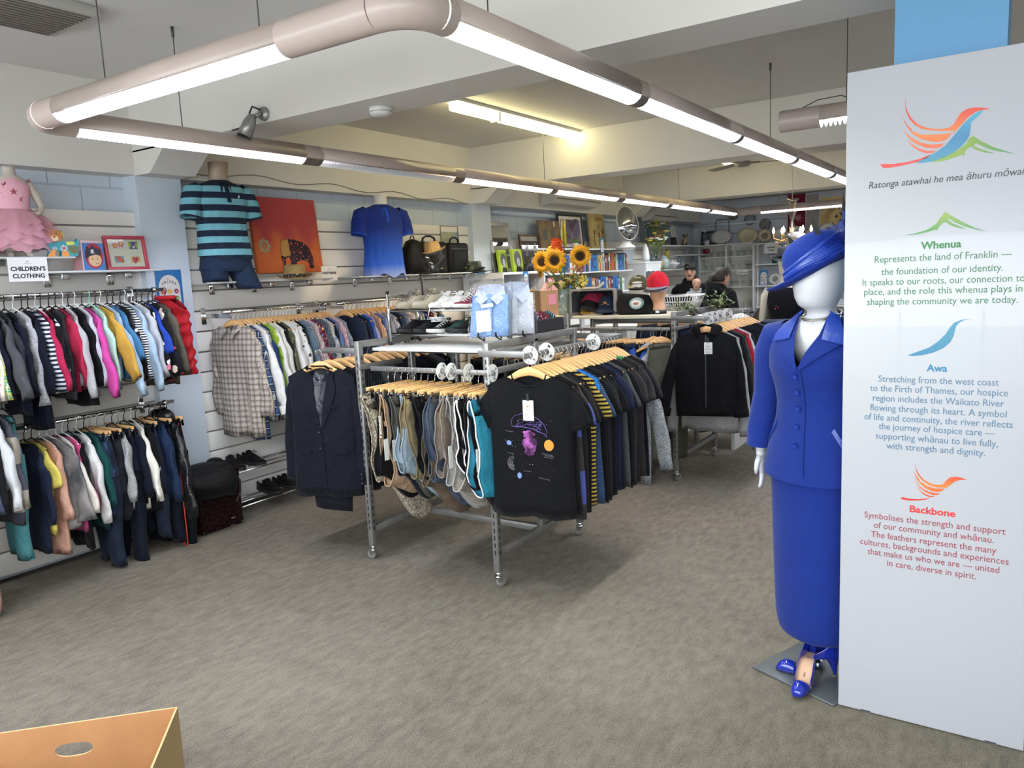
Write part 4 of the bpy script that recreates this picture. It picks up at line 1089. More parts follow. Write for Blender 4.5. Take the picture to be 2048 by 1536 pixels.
f_ = front(bv, 0.0, -.155, .006); hang_tag(ts, (.006, min(front(bv, .006, -.155 - .1 * q, 0)[1] for q in (0, .4, .8, 1)) - .006, f_[2]), -2)
TK = c('t_blk2', '#1a1a1e'); TD = c('t_dkgrey', '#2b2a2d'); TBR = c('t_brown', '#332f30')
tees = [('W', 'ss', 'black', TK), ('W', 'ss', 'dark grey blue-shouldered', c('t_band', '#3a3536', 'hstripe', '#4c5596', sc=5), dict(L=.78)), ('W', 'ss', 'washed black', TD), ('W', 'ss', 'black', TK), ('W', 'ss', 'black yellow-striped', c('t_ys', '#1a1a1e', 'hstripe', '#b59b4a', sc=.3), dict(ang=(20, 18))), ('W', 'ss', 'bright blue', c('t_bb', '#2c74c8'), dict(ang=(20, 16))), ('W', 'ss', 'navy fine-striped', c('t_nfs', '#22344e', 'hstripe', '#3d5272', sc=.15)),
        ('W', 'ss', 'black', TK), ('W', 'ss', 'faded black', TD), ('W', 'ss', 'blue-black', c('t_bbk', '#1c1f29')), ('W', 'ss', 'black', TK), ('W', 'ss', 'navy', c('t_nv', '#20233a')), ('W', 'ss', 'dark navy', c('t_nv2', '#1b1e2d')), ('W', 'ss', 'charcoal heather', c('t_chh', '#4d5150', 'heather', '#3c4040')), ('W', 'ss', 'black white-piped', TK), ('W', 'ss', 'smoky grey', TD),
        ('W', 'ss', 'brown-black', TBR), ('W', 'ss', 'charcoal', TD), ('W', 'ss', 'dark brown-grey', TBR), ('W', 'ss', 'black', TK), ('W', 'ss', 'brown-black', TBR), ('W', 'ls', 'grey space-dyed', c('t_spd', '#5d6064', 'heather', '#a0a3a6', sc=1.0), dict(yaw=-16, ang=(10, 14), sll=.62, L=.8))]
fill(tees, (-2.02, 3.215), (0, .0445), 1.30, 'behind the space-print t-shirt on the right rail', 't-shirts on the nearest rack', 'wooden hangers on the t-shirt rail', hw=.22, L=.75, sll=.20, ang=(22, 18), dep=.032, fold=.9, detail=0, yaw=5)
hg = [o for o in COL.objects if o.name.startswith('wooden_hanger') and 'eighteenth behind the space-print' in o.get('label', '')][0]
k = MB(); k.box(.11, 0, hz(.11) - .010, .035, .017, .038, RY(0)); k.build('green_tape', mat('green_tape', '#2f8b4f', .5), hg); hg['label'] = 'wooden hanger with a band of green tape, on the right t-shirt rail'
for k, (y, s) in enumerate(((3.185, 'S'), (3.345, 'M'), (3.86, 'L'))): size_disc(s, (-2.02, y, 1.30), 'y', f'marked {s} on the t-shirt rail')
# ---- rack 2
r2, c2 = rack('second square steel clothes rack with caps and sunflowers on top', -3.2, -2.25, 5.66, 6.58)
MB().bb(-.72, .455, -.42, .30, 1.302, 1.325, b=.002).build('shelf_board', mat('cream_board', '#cfc8b0', .45), r2)
face_rail(r2, c2, (-1.96, 5.5), (-1.96, 6.75), [((-1.96, 5.60), (-2.25, 5.60)), ((-1.96, 6.58), (-2.25, 6.58))], 1.305)
face_rail(r2, c2, (-3.15, 5.60), (-2.26, 5.60), [((-2.225, 5.60), (-2.225, 5.9)), ((-3.22, 5.60), (-3.22, 5.9))], 1.225)
face_rail(r2, c2, (-3.3, 6.70), (-2.2, 6.70), [((-2.22, 6.70), (-2.22, 6.3)), ((-3.17, 6.70), (-3.17, 6.3))], 1.28)
M = T(-1.96, 5.56, 1.305 + HU) @ RZ(14)
HB = c('h_black', '#121315', weave=.6)
P_WOOD.put(M, 'wooden hanger inside the black zip hoodie at the second rack', 'wooden hangers on the hoodie rail')
garment('hood', HB, 'plain black zip-up hoodie with white tag, front of the second rack\'s right rail', M, 'hoodies on the second rack', hw=.225, L=.66, sll=.58, ang=(13, 5), dep=.045, fold=.5, seed=55)
hd = [o for o in COL.objects if o.name.startswith('hoodie') and o.parent is None][-1]
bv2 = bvh_of(torso(.225, .66, .045, 55, .092, .05, fold=.5, drop=.085 * .225 / .21, hww=.225))
k = MB(); patch(k, bv2, [(-.004, -.06), (-.004, -.65)], [(.004, -.06), (.004, -.65)], 16, 1, .004); k.build('zip', mat('zip_grey', '#33353a', .4, .4), hd)
for s in (-1, 1):
    k = MB(); patch(k, bv2, [(s * .03, -.6), (s * .03, -.4)], [(s * .15, -.6), (s * .11, -.4)], 8, 6, .006); k.build('pocket', HB, hd)
f_ = front(bv2, .02, -.11, .008); hang_tag(hd, (.02, min(front(bv2, .02, -.11 - .08 * q, 0)[1] for q in (0, .5, 1)) - .008, f_[2]), 0, .085, .06)
k = MB(); patch(k, bv2, [(-.2, -.60), (-.2, -.67)], [(.2, -.60), (.2, -.67)], 4, 20, .004); k.build('hem_band', HB, hd)
hoods = [('W', 'ls', 'pale grey marl', c('h_grey', '#a9a9a8', 'heather', '#8f8f8f'), dict(L=.80, sll=.74)), ('W', 'ls', 'black', HB), ('W', 'ls', 'jet black shell', c('h_shell', '#0f1012', gloss=True), dict(L=.76, sll=.66)), ('W', 'ls', 'dark red', c('h_red', '#8c1a2a')), ('W', 'ls', 'light grey', c('h_lg', '#b3b3b2'), dict(L=.82, sll=.72)), ('W', 'ls', 'navy', c('h_nv', '#171b28')), ('W', 'ls', 'black', HB), ('W', 'ls', 'charcoal', c('h_ch', '#202227')),
         ('W', 'ls', 'dark teal', c('h_te', '#17292c')), ('W', 'ls', 'black', HB), ('W', 'ls', 'midnight blue', c('h_mb', '#141926')), ('W', 'ls', 'slate', c('h_sl', '#3b4452')), ('W', 'ls', 'black', HB)]
fill(hoods, (-1.96, 5.64), (0, .078), 1.305, 'behind the zip hoodie on the second rack', 'hoodies on the second rack', 'wooden hangers on the hoodie rail', hw=.22, L=.68, sll=.6, ang=(8, 6), dep=.04, fold=.8, detail=0, yaw=8, word='sweatshirt')
for k, (y, s) in enumerate(((5.60, 'XS'), (5.72, 'M'), (5.88, 'L'), (6.06, 'XL'))): size_disc(s, (-1.96, y, 1.305), 'y', f'marked {s} on the hoodie rail')
cols2 = [('grey marl', c('q_gm', '#8d8d8a', 'heather', '#757573'), .7), ('stone', c('q_st', '#a9a59b'), .75), ('black', c('p_blk', '#19191d'), .9), ('blue-black denim', J2, .95), ('black jogger', c('q_bj', '#101114'), .9), ('dark grey', J3, .95), ('black', c('p_blk', '#19191d'), .98), ('ink denim', J2, .95), ('black', c('q_bj', '#101114'), 1.0)]
for i, (cn, m, L) in enumerate(cols2):
    M = T(-3.1 + i * .085, 5.60, 1.225 + HU) @ RZ(55 + 8 * (i % 3))
    P_CLIP.put(M, f'wooden clip hanger, {ordinal(i + 1)} from the left on the front of the second rack', 'clip hangers on the second rack')
    garment('jeans', m, f'{cn} trousers, {ordinal(i + 1)} from the left on the front rail of the second rack', M, 'trousers on the second rack', hw=.2, L=L)
M = T(-2.40, 5.60, 1.225 + HU) @ RZ(62)
P_WOOD.put(M, 'wooden hanger inside the royal blue sports jersey', 'hangers on the second rack front')
garment('ss', c('q_jer', '#2a4c8f'), 'royal blue sports jersey with black collar beside the rack post', M, 'tops on the second rack front', hw=.24, L=.62, sll=.34, ang=(10, 18), m2=c('t_black', '#141418'), dep=.04)
M = T(-2.33, 5.58, 1.225 + HU) @ RZ(48)
P_WOOD.put(M, 'wooden hanger inside the white-topped singlet', 'hangers on the second rack front')
garment('tank', c('q_wt', '#b9b8bb'), 'off-white singlet hanging behind the second rack\'s front post', M, 'tops on the second rack front', hw=.19, L=.42, dep=.03)
M = T(-2.30, 5.62, 1.16) @ RZ(66)
P_CLIP.put(M, 'clip hanger holding the olive track pants', 'hangers on the second rack front')
garment('jeans', c('q_ol', '#4b4c3e', weave=.6), 'olive grey track pants with red stitched motif at the second rack', M, 'trousers on the second rack', hw=.2, L=.98)
ol = [o for o in COL.objects if o.name.startswith('trousers') and 'olive grey' in o.get('label', '')][0]
k = MB()
for q in range(5): k.tube([(-.14 + q * .024, -.062, -.62 + .01 * q), (-.12 + q * .024, -.062, -.52 + .012 * q)], .0022, 5);
k.tube([(-.15, -.063, -.57), (-.03, -.063, -.54)], .002, 5); k.tube([(-.15, -.063, -.60), (-.03, -.063, -.58)], .002, 5); k.build('stitched_motif', mat('motif_red', '#8a5348', .7), ol)
for i in range(4):
    M = T(-2.9 + i * .2, 6.70, 1.28 + HU) @ RZ(70)
    P_CLIP.put(M, f'clip hanger, {ordinal(i + 1)} along the back rail of the second rack', 'clip hangers on the second rack back')
    garment('jeans', [J2, c('p_blk', '#19191d')][i % 2], f'{["blue-black denim", "black"][i % 2]} trousers, {ordinal(i + 1)} along the back rail of the second rack', M, 'trousers on the second rack', hw=.2, L=1.0)
for k in range(4): size_disc('', (-2.98 + .2 * k, 6.70, 1.28), 'x', f'without letters, {ordinal(k + 1)} along the back rail of the second rack', grey=True)
# white information panel
def grad(key, c1, c2, z0, z1, ax=2, c3=None):
    """printed two-colour blend"""
    if key in MATS: return MATS[key]
    m, t, b = _new(key)
    q = sepxyz(t, objco(t))[ax]
    r = nd(t, 'ShaderNodeMapRange', Value=q, **{'From__Min': z0, 'From__Max': z1})
    cr = nd(t, 'ShaderNodeValToRGB', Fac=r.outputs[0]); e = cr.color_ramp.elements
    e[0].color = lin(c1); e[1].color = lin(c2)
    if c3: k = e.new(.5); k.color = lin(c3)
    t.links.new(cr.outputs[0], b.inputs['Base Color']); b.inputs['Roughness'].default_value = .35
    MATS[key] = m; return m
pn = thing('information_board', 'tall white hospice information panel with coloured bird logos standing before the blue column', 'panel', (-.231, 2.935, 0))
M_PANEL = mat('panel_white', '#b0b2b7', .3, coat=.3)
b = MB(); b.bb(-.297, .297, 0, .022, .004, 2.328, b=.002); b.build('board', M_PANEL, pn)
b = MB()
for s in (-1, 1): b.bb(s * .2 - .02, s * .2 + .02, -.0, .06, 0, .012, b=.003); b.bb(s * .2 - .012, s * .2 + .012, .022, .045, 0, 2.2, b=.002)
b.build('rear_stand', M_ALU, pn)
LOGO = {
'red_tail': [(-.1858,2.0063),(-.1881,2.012),(-.1808,2.0119),(-.1463,2.0079),(-.1039,2.0098),(-.0694,2.0156),(-.0476,2.0228),(-.0368,2.0267),(-.0475,2.0167),(-.076,2.0066),(-.1178,2.0),(-.1568,1.9968),(-.1784,1.9985)],
'wing1': [(-.1158,2.2184),(-.116,2.1961),(-.1092,2.1726),(-.0968,2.1483),(-.0756,2.1251),(-.0479,2.1108),(-.014,2.1031),(.0126,2.1038),(.0255,2.1122),(.0348,2.1291),(.0454,2.1457),(.06,2.1543),(.0792,2.1564),(.1016,2.1529),(.1258,2.1449),(.105,2.1453),(.086,2.1424),(.064,2.1284),(.0453,2.1058),(.0231,2.0833),(.007,2.0671),(.0167,2.0769),(.0262,2.0888),(.0261,2.0924),(-.0038,2.0958),(-.0375,2.102),(-.0649,2.1102),(-.0873,2.1268),(-.1038,2.1494),(-.1134,2.1732),(-.1167,2.1962)],
'wing2': [(-.1265,2.1662),(-.1198,2.1479),(-.1067,2.1258),(-.0946,2.1143),(-.0959,2.1085),(-.0854,2.1033),(-.0748,2.0952),(-.0508,2.0904),(-.0102,2.0864),(.0197,2.0867),(.0153,2.0785),(.007,2.0679),(-.0095,2.0626),(-.0332,2.0657),(-.0641,2.0765),(-.0886,2.0948),(-.0972,2.1057),(-.1066,2.1198),(-.1175,2.1401)],
'wing3': [(-.1228,2.1266),(-.1132,2.1056),(-.0953,2.0867),(-.0707,2.0691),(-.0397,2.0576),(-.0093,2.0552),(.0027,2.0566),(-.0077,2.0461),(-.0258,2.0432),(-.0531,2.0489),(-.081,2.0652),(-.0987,2.0811),(-.1117,2.0994)],
'wing4': [(-.1057,2.082),(-.0949,2.067),(-.0737,2.05),(-.0494,2.0387),(-.0256,2.0365),(-.0196,2.0387),(-.0322,2.0299),(-.0526,2.0316),(-.0735,2.0425),(-.0912,2.0575),(-.1005,2.07)],
'river': [(-.0794,2.004),(-.0489,2.0184),(-.0221,2.0316),(.0042,2.049),(.0234,2.0723),(.0392,2.0921),(.0517,2.1085),(.0643,2.1212),(.0799,2.1347),(.0955,2.1431),(.1063,2.1436),(.0929,2.1278),(.0742,2.1125),(.0735,2.0946),(.071,2.0732),(.0631,2.0561),(.0474,2.0384),(.0249,2.0228),(-.0014,2.0112),(-.0314,2.0029),(-.0621,2.0012)],
'hill': [(-.0361,2.0012),(-.008,2.0098),(.0217,2.021),(.0475,2.0347),(.0634,2.0487),(.0713,2.0637),(.0808,2.069),(.1019,2.051),(.1343,2.0288),(.1661,2.0126),(.1993,1.9978),(.1663,2.0083),(.1347,2.0179),(.1089,2.032),(.0893,2.0454),(.0831,2.0375),(.1027,2.0256),(.1413,2.0078),(.1159,2.0131),(.09,2.025),(.0767,2.0361),(.0671,2.0322),(.0596,2.0237),(.0593,2.0149),(.0562,2.0087),(.0514,2.0152),(.0319,2.0087),(-.001,2.0008)],
'hill2': [(-.1089,1.7691),(-.0772,1.7732),(-.0426,1.7824),(-.0156,1.7996),(-.0026,1.8214),(.0097,1.837),(.031,1.821),(.0649,1.7973),(.0982,1.7777),(.1322,1.7649),(.0984,1.7739),(.0653,1.786),(.0383,1.8008),(.0212,1.8142),(.0145,1.814),(.0317,1.7983),(.0721,1.7765),(.0455,1.7837),(.0252,1.7927),(.0127,1.8043),(.0014,1.7998),(-.0085,1.7876),(-.0123,1.7779),(-.0165,1.782),(-.0424,1.7746),(-.0771,1.7693)],
'river2': [(-.09,1.3604),(-.0601,1.3731),(-.0251,1.3881),(.0022,1.4099),(.0222,1.4337),(.0352,1.4573),(.047,1.4729),(.0682,1.4821),(.0969,1.4835),(.075,1.4805),(.0618,1.4729),(.0521,1.4596),(.0491,1.4456),(.0463,1.4283),(.0367,1.4062),(.0167,1.3862),(-.0107,1.3715),(-.0456,1.3612),(-.0741,1.3583)],
'tail2': [(-.101,.8506),(-.0933,.8545),(-.0751,.8515),(-.0445,.8535),(-.0194,.8585),(-.006,.8631),(-.0193,.855),(-.0444,.8482),(-.075,.8443),(-.0931,.8456)],
'b1': [(-.0554,.9845),(-.0555,.9699),(-.0511,.9557),(-.0416,.9392),(-.0261,.9233),(-.0059,.914),(.014,.9116),(.0287,.915),(.0358,.9245),(.0428,.9357),(.0523,.9431),(.0691,.9466),(.086,.9445),(.1004,.9392),(.0814,.9371),(.0648,.929),(.0531,.9161),(.0389,.9029),(.0339,.9041),(.0143,.9018),(-.0107,.9064),(-.0311,.9199),(-.0467,.9386),(-.0532,.9555),(-.0561,.9699)],
'b2': [(-.0607,.9518),(-.0516,.9352),(-.0412,.9217),(-.0426,.9186),(-.0334,.9137),(-.0155,.9023),(.0095,.8983),(.0365,.9015),(.027,.8905),(.0148,.8861),(-.0052,.8878),(-.0254,.8971),(-.0409,.91),(-.0514,.9264)],
'b3': [(-.058,.9274),(-.0485,.9091),(-.0329,.8933),(-.01,.8831),(.0099,.8809),(.0223,.8824),(.015,.8757),(.0002,.8738),(-.02,.8801),(-.0379,.8927),(-.051,.91)],
'b4': [(-.0487,.8985),(-.0377,.8839),(-.0223,.874),(-.0047,.8691),(.0077,.8718),(.0004,.8663),(-.012,.8653),(-.0298,.8731),(-.0428,.8874)]}
G_RED = mat('print_red', '#cf3b34', .35)
G_WING = grad('print_wing', '#d2502f', '#d0402f', 2.03, 2.15, c3='#d5752f'); G_WING2 = grad('print_wing2', '#d2502f', '#d0402f', .87, .95, c3='#d57a3a')
G_RIV = grad('print_river', '#33849e', '#3f9ab2', 2.0, 2.14, c3='#2c759f'); G_RIV2 = grad('print_river2', '#34799a', '#4088a2', 1.36, 1.48)
G_HILL = grad('print_hill', '#78962a', '#257a3c', .06, .19, 0); G_HILL2 = grad('print_hill2', '#33833a', '#7f982b', 1.77, 1.83)
for names, nm, m in ((('red_tail',), 'logo_tail', G_RED), (('wing1', 'wing2', 'wing3', 'wing4'), 'logo_wing', G_WING), (('river',), 'logo_river', G_RIV), (('hill',), 'logo_hill', G_HILL), (('hill2',), 'hill_emblem', G_HILL2), (('river2',), 'river_emblem', G_RIV2), (('tail2',), 'bird_emblem_tail', G_RED), (('b1', 'b2', 'b3', 'b4'), 'bird_emblem_wing', G_WING2)):
    b = MB()
    for n_ in names: b.poly(LOGO[n_], .0008, T(0, -.0004, 0))
    b.build(nm, m, pn)
TG, TBL, TRD, TDK = mat('text_green', '#3a7346', .4), mat('text_blue', '#54748d', .4), mat('text_red', '#94424e', .4), mat('text_dark', '#26262c', .4)
HG_, HB_, HR_ = mat('head_green', '#237535', .4), mat('head_blue', '#397a9c', .4), mat('head_red', '#cf3a3a', .4)
def ptext(s, z, w, m, size=.034, bold=0.0, shear=0.0, nm='paragraph_line'):
    o = text(nm, s, size, m, pn, T(0, -.0005, z), bold=bold, shear=shear)
    xs = [v.co.x for v in o.data.vertices]
    k = w / (max(xs) - min(xs)); c = (max(xs) + min(xs)) / 2
    o.data.transform(T(-c * k, 0, 0) @ SC(k, 1, 1))
    return o
ptext('Ratonga atawhai he mea āhuru mōwai', 1.934, .445, TDK, .032, shear=.2, nm='motto_line')
ptext('Whenua', 1.720, .118, HG_, .034, bold=.0009, nm='heading')
for s, z, w in (('Represents the land of Franklin —', 1.681, .399), ('the foundation of our identity.', 1.638, .355), ('It speaks to our roots, our connection to', 1.603, .474), ('place, and the role this whenua plays in', 1.570, .463), ('shaping the community we are today.', 1.535, .442)): ptext(s, z, w, TG, .033)
ptext('Awa', 1.307, .062, HB_, .034, bold=.0009, nm='heading')
for s, z, w in (('Stretching from the west coast', 1.265, .359), ('to the Firth of Thames, our hospice', 1.231, .412), ('region includes the Waikato River', 1.196, .393), ('flowing through its heart. A symbol', 1.161, .41), ('of life and continuity, the river reflects', 1.127, .446), ('the journey of hospice care —', 1.095, .351), ('supporting whānau to live fully,', 1.060, .369), ('with strength and dignity.', 1.026, .299)): ptext(s, z, w, TBL, .033)
ptext('Backbone', .804, .14, HR_, .034, bold=.0009, nm='heading')
for s, z, w in (('Symbolises the strength and support', .763, .433), ('of our community and whānau.', .729, .369), ('The feathers represent the many', .693, .386), ('cultures, backgrounds and experiences', .660, .459), ('that make us who we are — united', .626, .408), ('in care, diverse in spirit.', .592, .276)): ptext(s, z, w, TRD, .033)
# mannequin in the blue suit
M_MANN = mat('mannequin_white', '#cdced2', .32)
BLUE = c('suit_blue', '#162b76', weave=.25, sheen=.1); SATIN = c('satin_blue', '#1f3d9c', gloss=True, weave=.35, sheen=0)
mn = thing('mannequin', 'white faceless mannequin in a royal blue skirt suit and matching wide hat beside the panel', 'mannequin', (-.645, 3.16, 0), -20)
def rings_of(prof, n=36, e=.9, cx=0, cy=0):
    return [[(cx + q[1] * sgp(cos(2 * pi * i / n), e), (q[3] if len(q) > 3 else 0) + cy + q[2] * sgp(sin(2 * pi * i / n), e), q[0]) for i in range(n)] for q in prof]
# body: egg head on a long neck, chest, arms with hands
b = MB()
b.loft(rings_of([(1.30, .10, .07), (1.36, .135, .085), (1.42, .16, .085), (1.455, .15, .075), (1.478, .10, .062), (1.488, .062, .056), (1.500, .055, .055, -.006), (1.512, .055, .062, -.014), (1.520, .058, .076, -.026), (1.532, .064, .090, -.034), (1.56, .077, .106, -.032), (1.60, .088, .114, -.026), (1.65, .094, .118, -.020), (1.70, .0935, .118, -.016), (1.745, .080, .102, -.012), (1.77, .05, .066, -.008), (1.778, .002, .002, -.008)], 36, 1.0), cap0=True, cap1=True)
# jaw: chin narrows forward
b.build('body', M_MANN, mn)
def hand(mb, M, side=1, s=1.0, curl=18):
    """relaxed hand hanging along -z, thumb towards -y"""
    pal = []
    for z, w, d in ((0, .026, .019), (-.02, .031, .018), (-.05, .037, .016), (-.085, .039, .014), (-.095, .036, .011)):
        pal.append([(d * sgp(sin(2 * pi * i / 16), .9) * side, w * sgp(cos(2 * pi * i / 16), .9), z) for i in range(16)])
    mb.loft(pal, M @ SC(s, s, s), cap0=True, cap1=True)
    for k, (y, l) in enumerate(((-.028, .072), (-.0095, .082), (.0095, .077), (.027, .06))):
        pts = [(0, y, -.085)]; a = radians(4 + 2 * k); p = Vector(pts[0])
        for seg in (.45, .3, .25):
            p = p + Vector((-side * sin(a) * l * seg, y * .08, -cos(a) * l * seg)); pts.append(tuple(p)); a += radians(curl * .6)
        mb.tube(pts, [.0092, .0088, .0078, .0055], 8, M @ SC(s, s, s))
    pts = [(0, -.022, -.018), (-side * .008, -.040, -.042), (-side * .014, -.047, -.068), (-side * .018, -.045, -.090)]
    mb.tube(pts, [.013, .0115, .0095, .006], 8, M @ SC(s, s, s))
AL = [(-.185, 0, 1.425), (-.225, .005, 1.36), (-.25, .012, 1.15), (-.27, -.005, .98), (-.275, -.012, .905)]
AR = [(.17, 0, 1.425), (.195, .005, 1.36), (.205, .012, 1.15), (.205, .01, .98), (.2, .005, .905)]
for nm_, A_, sd in (('arm', AL, 1), ('arm', AR, -1)):
    a = MB(); a.tube(A_[1:], [.04, .038, .03, .022], 14)
    hand(a, T(*A_[-1]) @ RX(6) @ RY(-4 * sd) @ RZ(20 * sd), sd, 1.0); a.build(nm_, M_MANN, mn)
# jacket
b = MB()
jp = [(.862, .232, .165), (.88, .232, .163), (.92, .226, .155), (1.0, .212, .142), (1.08, .19, .128), (1.14, .183, .122), (1.2, .188, .128), (1.28, .204, .14, -.008), (1.34, .21, .135, -.006), (1.39, .21, .115), (1.425, .20, .095), (1.452, .168, .078), (1.475, .118, .068), (1.497, .074, .064)]
# refine the rings
def refine(P, k=3):
    out = []
    for a, c_ in zip(P, P[1:]):
        a = tuple(a) + (0,) * (4 - len(a)); c_ = tuple(c_) + (0,) * (4 - len(c_))
        for i in range(k): out.append(tuple(x + (y - x) * i / k for x, y in zip(a, c_)))
    out.append(tuple(P[-1]) + (0,) * (4 - len(P[-1]))); return out
jr = rings_of(refine(jp, 3), 64, .92)
for j, r in enumerate(jr):
    for i, p in enumerate(r):
        z = p[2] - (.025 * max(0, -p[1]) / .16 if p[2] < .93 else 0)
        r[i] = (p[0] + .003 * sin(14 * z + 3 * p[0]), p[1] + .003 * sin(9 * z + 8 * p[0]), z)
b.loft(jr)
full = bvh_of(b)
kf = []
for f, m_, s_ in zip(b.f, b.m, b.s):
    cx = sum(b.v[i][0] for i in f) / len(f); cy = sum(b.v[i][1] for i in f) / len(f); cz = sum(b.v[i][2] for i in f) / len(f)
    if cy < 0 and cz > 1.305 and abs(cx + .008) < (cz - 1.295) * .52 + .004: continue
    kf.append(f)
b.f = kf; b.m = [0] * len(kf); b.s = [True] * len(kf)
jk2 = b.build('jacket', BLUE, mn)
for s in (-1, 1):
    q = MB()
    patch(q, full, [(s * .060, 1.497), (s * .050, 1.42), (s * .026 - .006, 1.36), (-.008, 1.288)], [(s * .085, 1.47), (s * .150, 1.395), (s * .085 - .005, 1.345), (-.008 + s * .006, 1.284)], 18, 6, .010)
    q.build('lapel', BLUE, jk2)
    q = MB()
    patch(q, full, [(s * .058, 1.51), (s * .066, 1.45), (s * .068, 1.405)], [(s * .10, 1.482), (s * .150, 1.42), (s * .155, 1.385)], 10, 6, .017)
    q.build('collar', SATIN, jk2)
    q = MB(); patch(q, full, [(s * .185 - .01, .965), (s * .125 - .01, 1.055)], [(s * .193 - .01, .978), (s * .133 - .01, 1.068)], 8, 2, .006); q.build('pocket_trim', SATIN, jk2)
q = MB(); patch(q, full, [(-.004, 1.29), (.004, 1.05), (.012, .87)], [(.004, 1.29), (.012, 1.05), (.022, .87)], 20, 2, .005); q.build('front_edge', BLUE, jk2)
for z in (1.262, 1.198, 1.132, 1.06, .986):
    f = front(full, -.022, z, .004, sgn=-1); q = MB(); q.lathe([(0, -.006), (.006, -.0055), (.011, -.002), (.0115, .002)], 14, T(*f) @ RX(-90) @ RX(180)); q.build('button', SATIN, jk2)
for A_, nm_ in ((AL, 'sleeve'), (AR, 'sleeve')):
    k = 1 if A_ is AR else -1
    q = MB()
    pts = [(A_[0][0] * .80, 0, 1.405), (A_[0][0] * 1.06, 0, 1.395), (A_[1][0], .004, 1.33), (A_[1][0] * 1.06, .01, 1.22), A_[2], (A_[3][0], A_[3][1], 1.0), (A_[3][0] * 1.01, A_[3][1], .93)]
    rs_ = [.062, .074, .076, .07, .064, .064, .064]
    q.tube(pts, rs_, 20, cap=False, up=(0, 1, 0)); q.tube([pts[-1], (pts[-1][0], pts[-1][1], .945)], [.064, .05], 20, cap=False)
    q.build(nm_, BLUE, jk2)
# skirt
b = MB()
sr = rings_of(refine([(1.06, .178, .12), (.95, .205, .14), (.82, .205, .142), (.6, .20, .14), (.35, .19, .135), (.22, .183, .132), (.175, .172, .125), (.168, .16, .115)], 3), 48, .95)
for r in sr:
    for i, p in enumerate(r): r[i] = (p[0], p[1], p[2] + (.03 * (p[0] / .2) ** 2 if p[2] < .25 else 0))
b.loft(sr, cap1=True); b.build('skirt', BLUE, mn)
# necklace
q = MB()
for o_ in (0, .006):
    q.tube([(.070 * sin(2 * pi * i / 40), -.006 - .082 * cos(2 * pi * i / 40), 1.506 - o_ - .030 * (.5 + .5 * cos(2 * pi * i / 40))) for i in range(40)], .0022, 6, loop=True)
q.build('necklace', mat('silver_chain', '#a9a49a', .25, .9), mn)
# hat: tilted brim, domed crown, draped band, net bow and quills
hat_M = T(-.005, -.012, 1.668) @ Matrix.Rotation(radians(24), 4, Vector((.08, -1, 0)).normalized()) @ RX(8)
q = MB(); N = 60; rr = []
for r_, z_ in ((.110, .012), (.125, .0), (.155, -.006), (.19, -.004), (.215, .004), (.222, .010), (.215, .001), (.19, -.010), (.155, -.012), (.118, -.004)):
    rr.append([(r_ * cos(2 * pi * i / N) * (1.0 if cos(2 * pi * i / N) < 0 else .94), r_ * sin(2 * pi * i / N) * .86, z_ + (r_ - .1) * (.10 * cos(4 * pi * i / N) - .06 * sin(2 * pi * i / N))) for i in range(N)])
q.loft(rr, hat_M); ht = q.build('hat', c('hat_straw', '#192f84', weave=.35), mn)
q = MB(); q.lathe([(.124, -.01), (.125, .04), (.121, .075), (.105, .108), (.075, .130), (.04, .140), (.001, .143)], 36, hat_M, sx=.98, sy=1.0); q.build('crown', MATS['hat_straw'], ht)
q = MB()
for k in range(7):
    q.tube([((.126 + .004 * sin(k)) * cos(2 * pi * i / 40), (.127 + .004 * sin(k)) * sin(2 * pi * i / 40), .004 + .010 * k + .012 * (k - 3) * .5 * sin(2 * pi * i / 40 + .6) + .010 * cos(2 * pi * i / 40)) for i in range(40)], .0085, 8, hat_M, loop=True)
q.build('draped_band', SATIN, ht)
NET = mat('hat_net', '#27409f', .6, alpha=.55)
Rn = random.Random(5)
for k in range(5):
    q = MB(); a = radians(-25 + 32 * k); rows = []
    for j in range(7):
        t_ = j / 6; w_ = .075 * sin(pi * min(1, t_ * .9 + .12))
        rows.append([(.12 * cos(a) + t_ * .12 * cos(a) + w_ * u_ * -sin(a), .06 * sin(a) + t_ * .1 * sin(a) + w_ * u_ * cos(a), .03 + .10 * t_ ** .8 * (1 + .2 * sin(3 * u_ + k)) + .012 * sin(8 * t_ + 3 * u_)) for u_ in (-1, -.5, 0, .5, 1)])
    q.loft(rows, hat_M, closed=False); q.build('net_bow', NET, ht)
for dx, l_, tl in ((.02, .10, 5), (.12, .13, 25), (-.08, .09, -8)):
    q = MB(); rows = [[(dx + .06 + sin(radians(tl)) * l_ * t_ + .012 * sin(pi * t_) * u_, -.05, .08 + cos(radians(tl)) * l_ * t_ + .004 * u_) for u_ in (-1, 0, 1)] for t_ in [j / 8 for j in range(9)]]
    q.loft(rows, hat_M, closed=False); q.build('quill', mat('quill_black', '#14151c', .7), ht)
q = MB(); q.cyl((-.02, .02, .012), (-.02, .02, .25), .0125, 14); q.lathe([(.0, .012), (.03, .012), (.028, .03), (.014, .045), (.0, .046)], 20, T(-.02, .02, 0)); q.build('pole', M_CHROME, mn)
q = MB(); q.bb(-.19, .19, -.19, .19, .001, .009, b=.002, M=RZ(-2) @ T(-.0, .0, 0)); q.build('base_plate', mat('base_steel', '#6d7276', .35, .6, bmp=.1, bscale=400), mn)
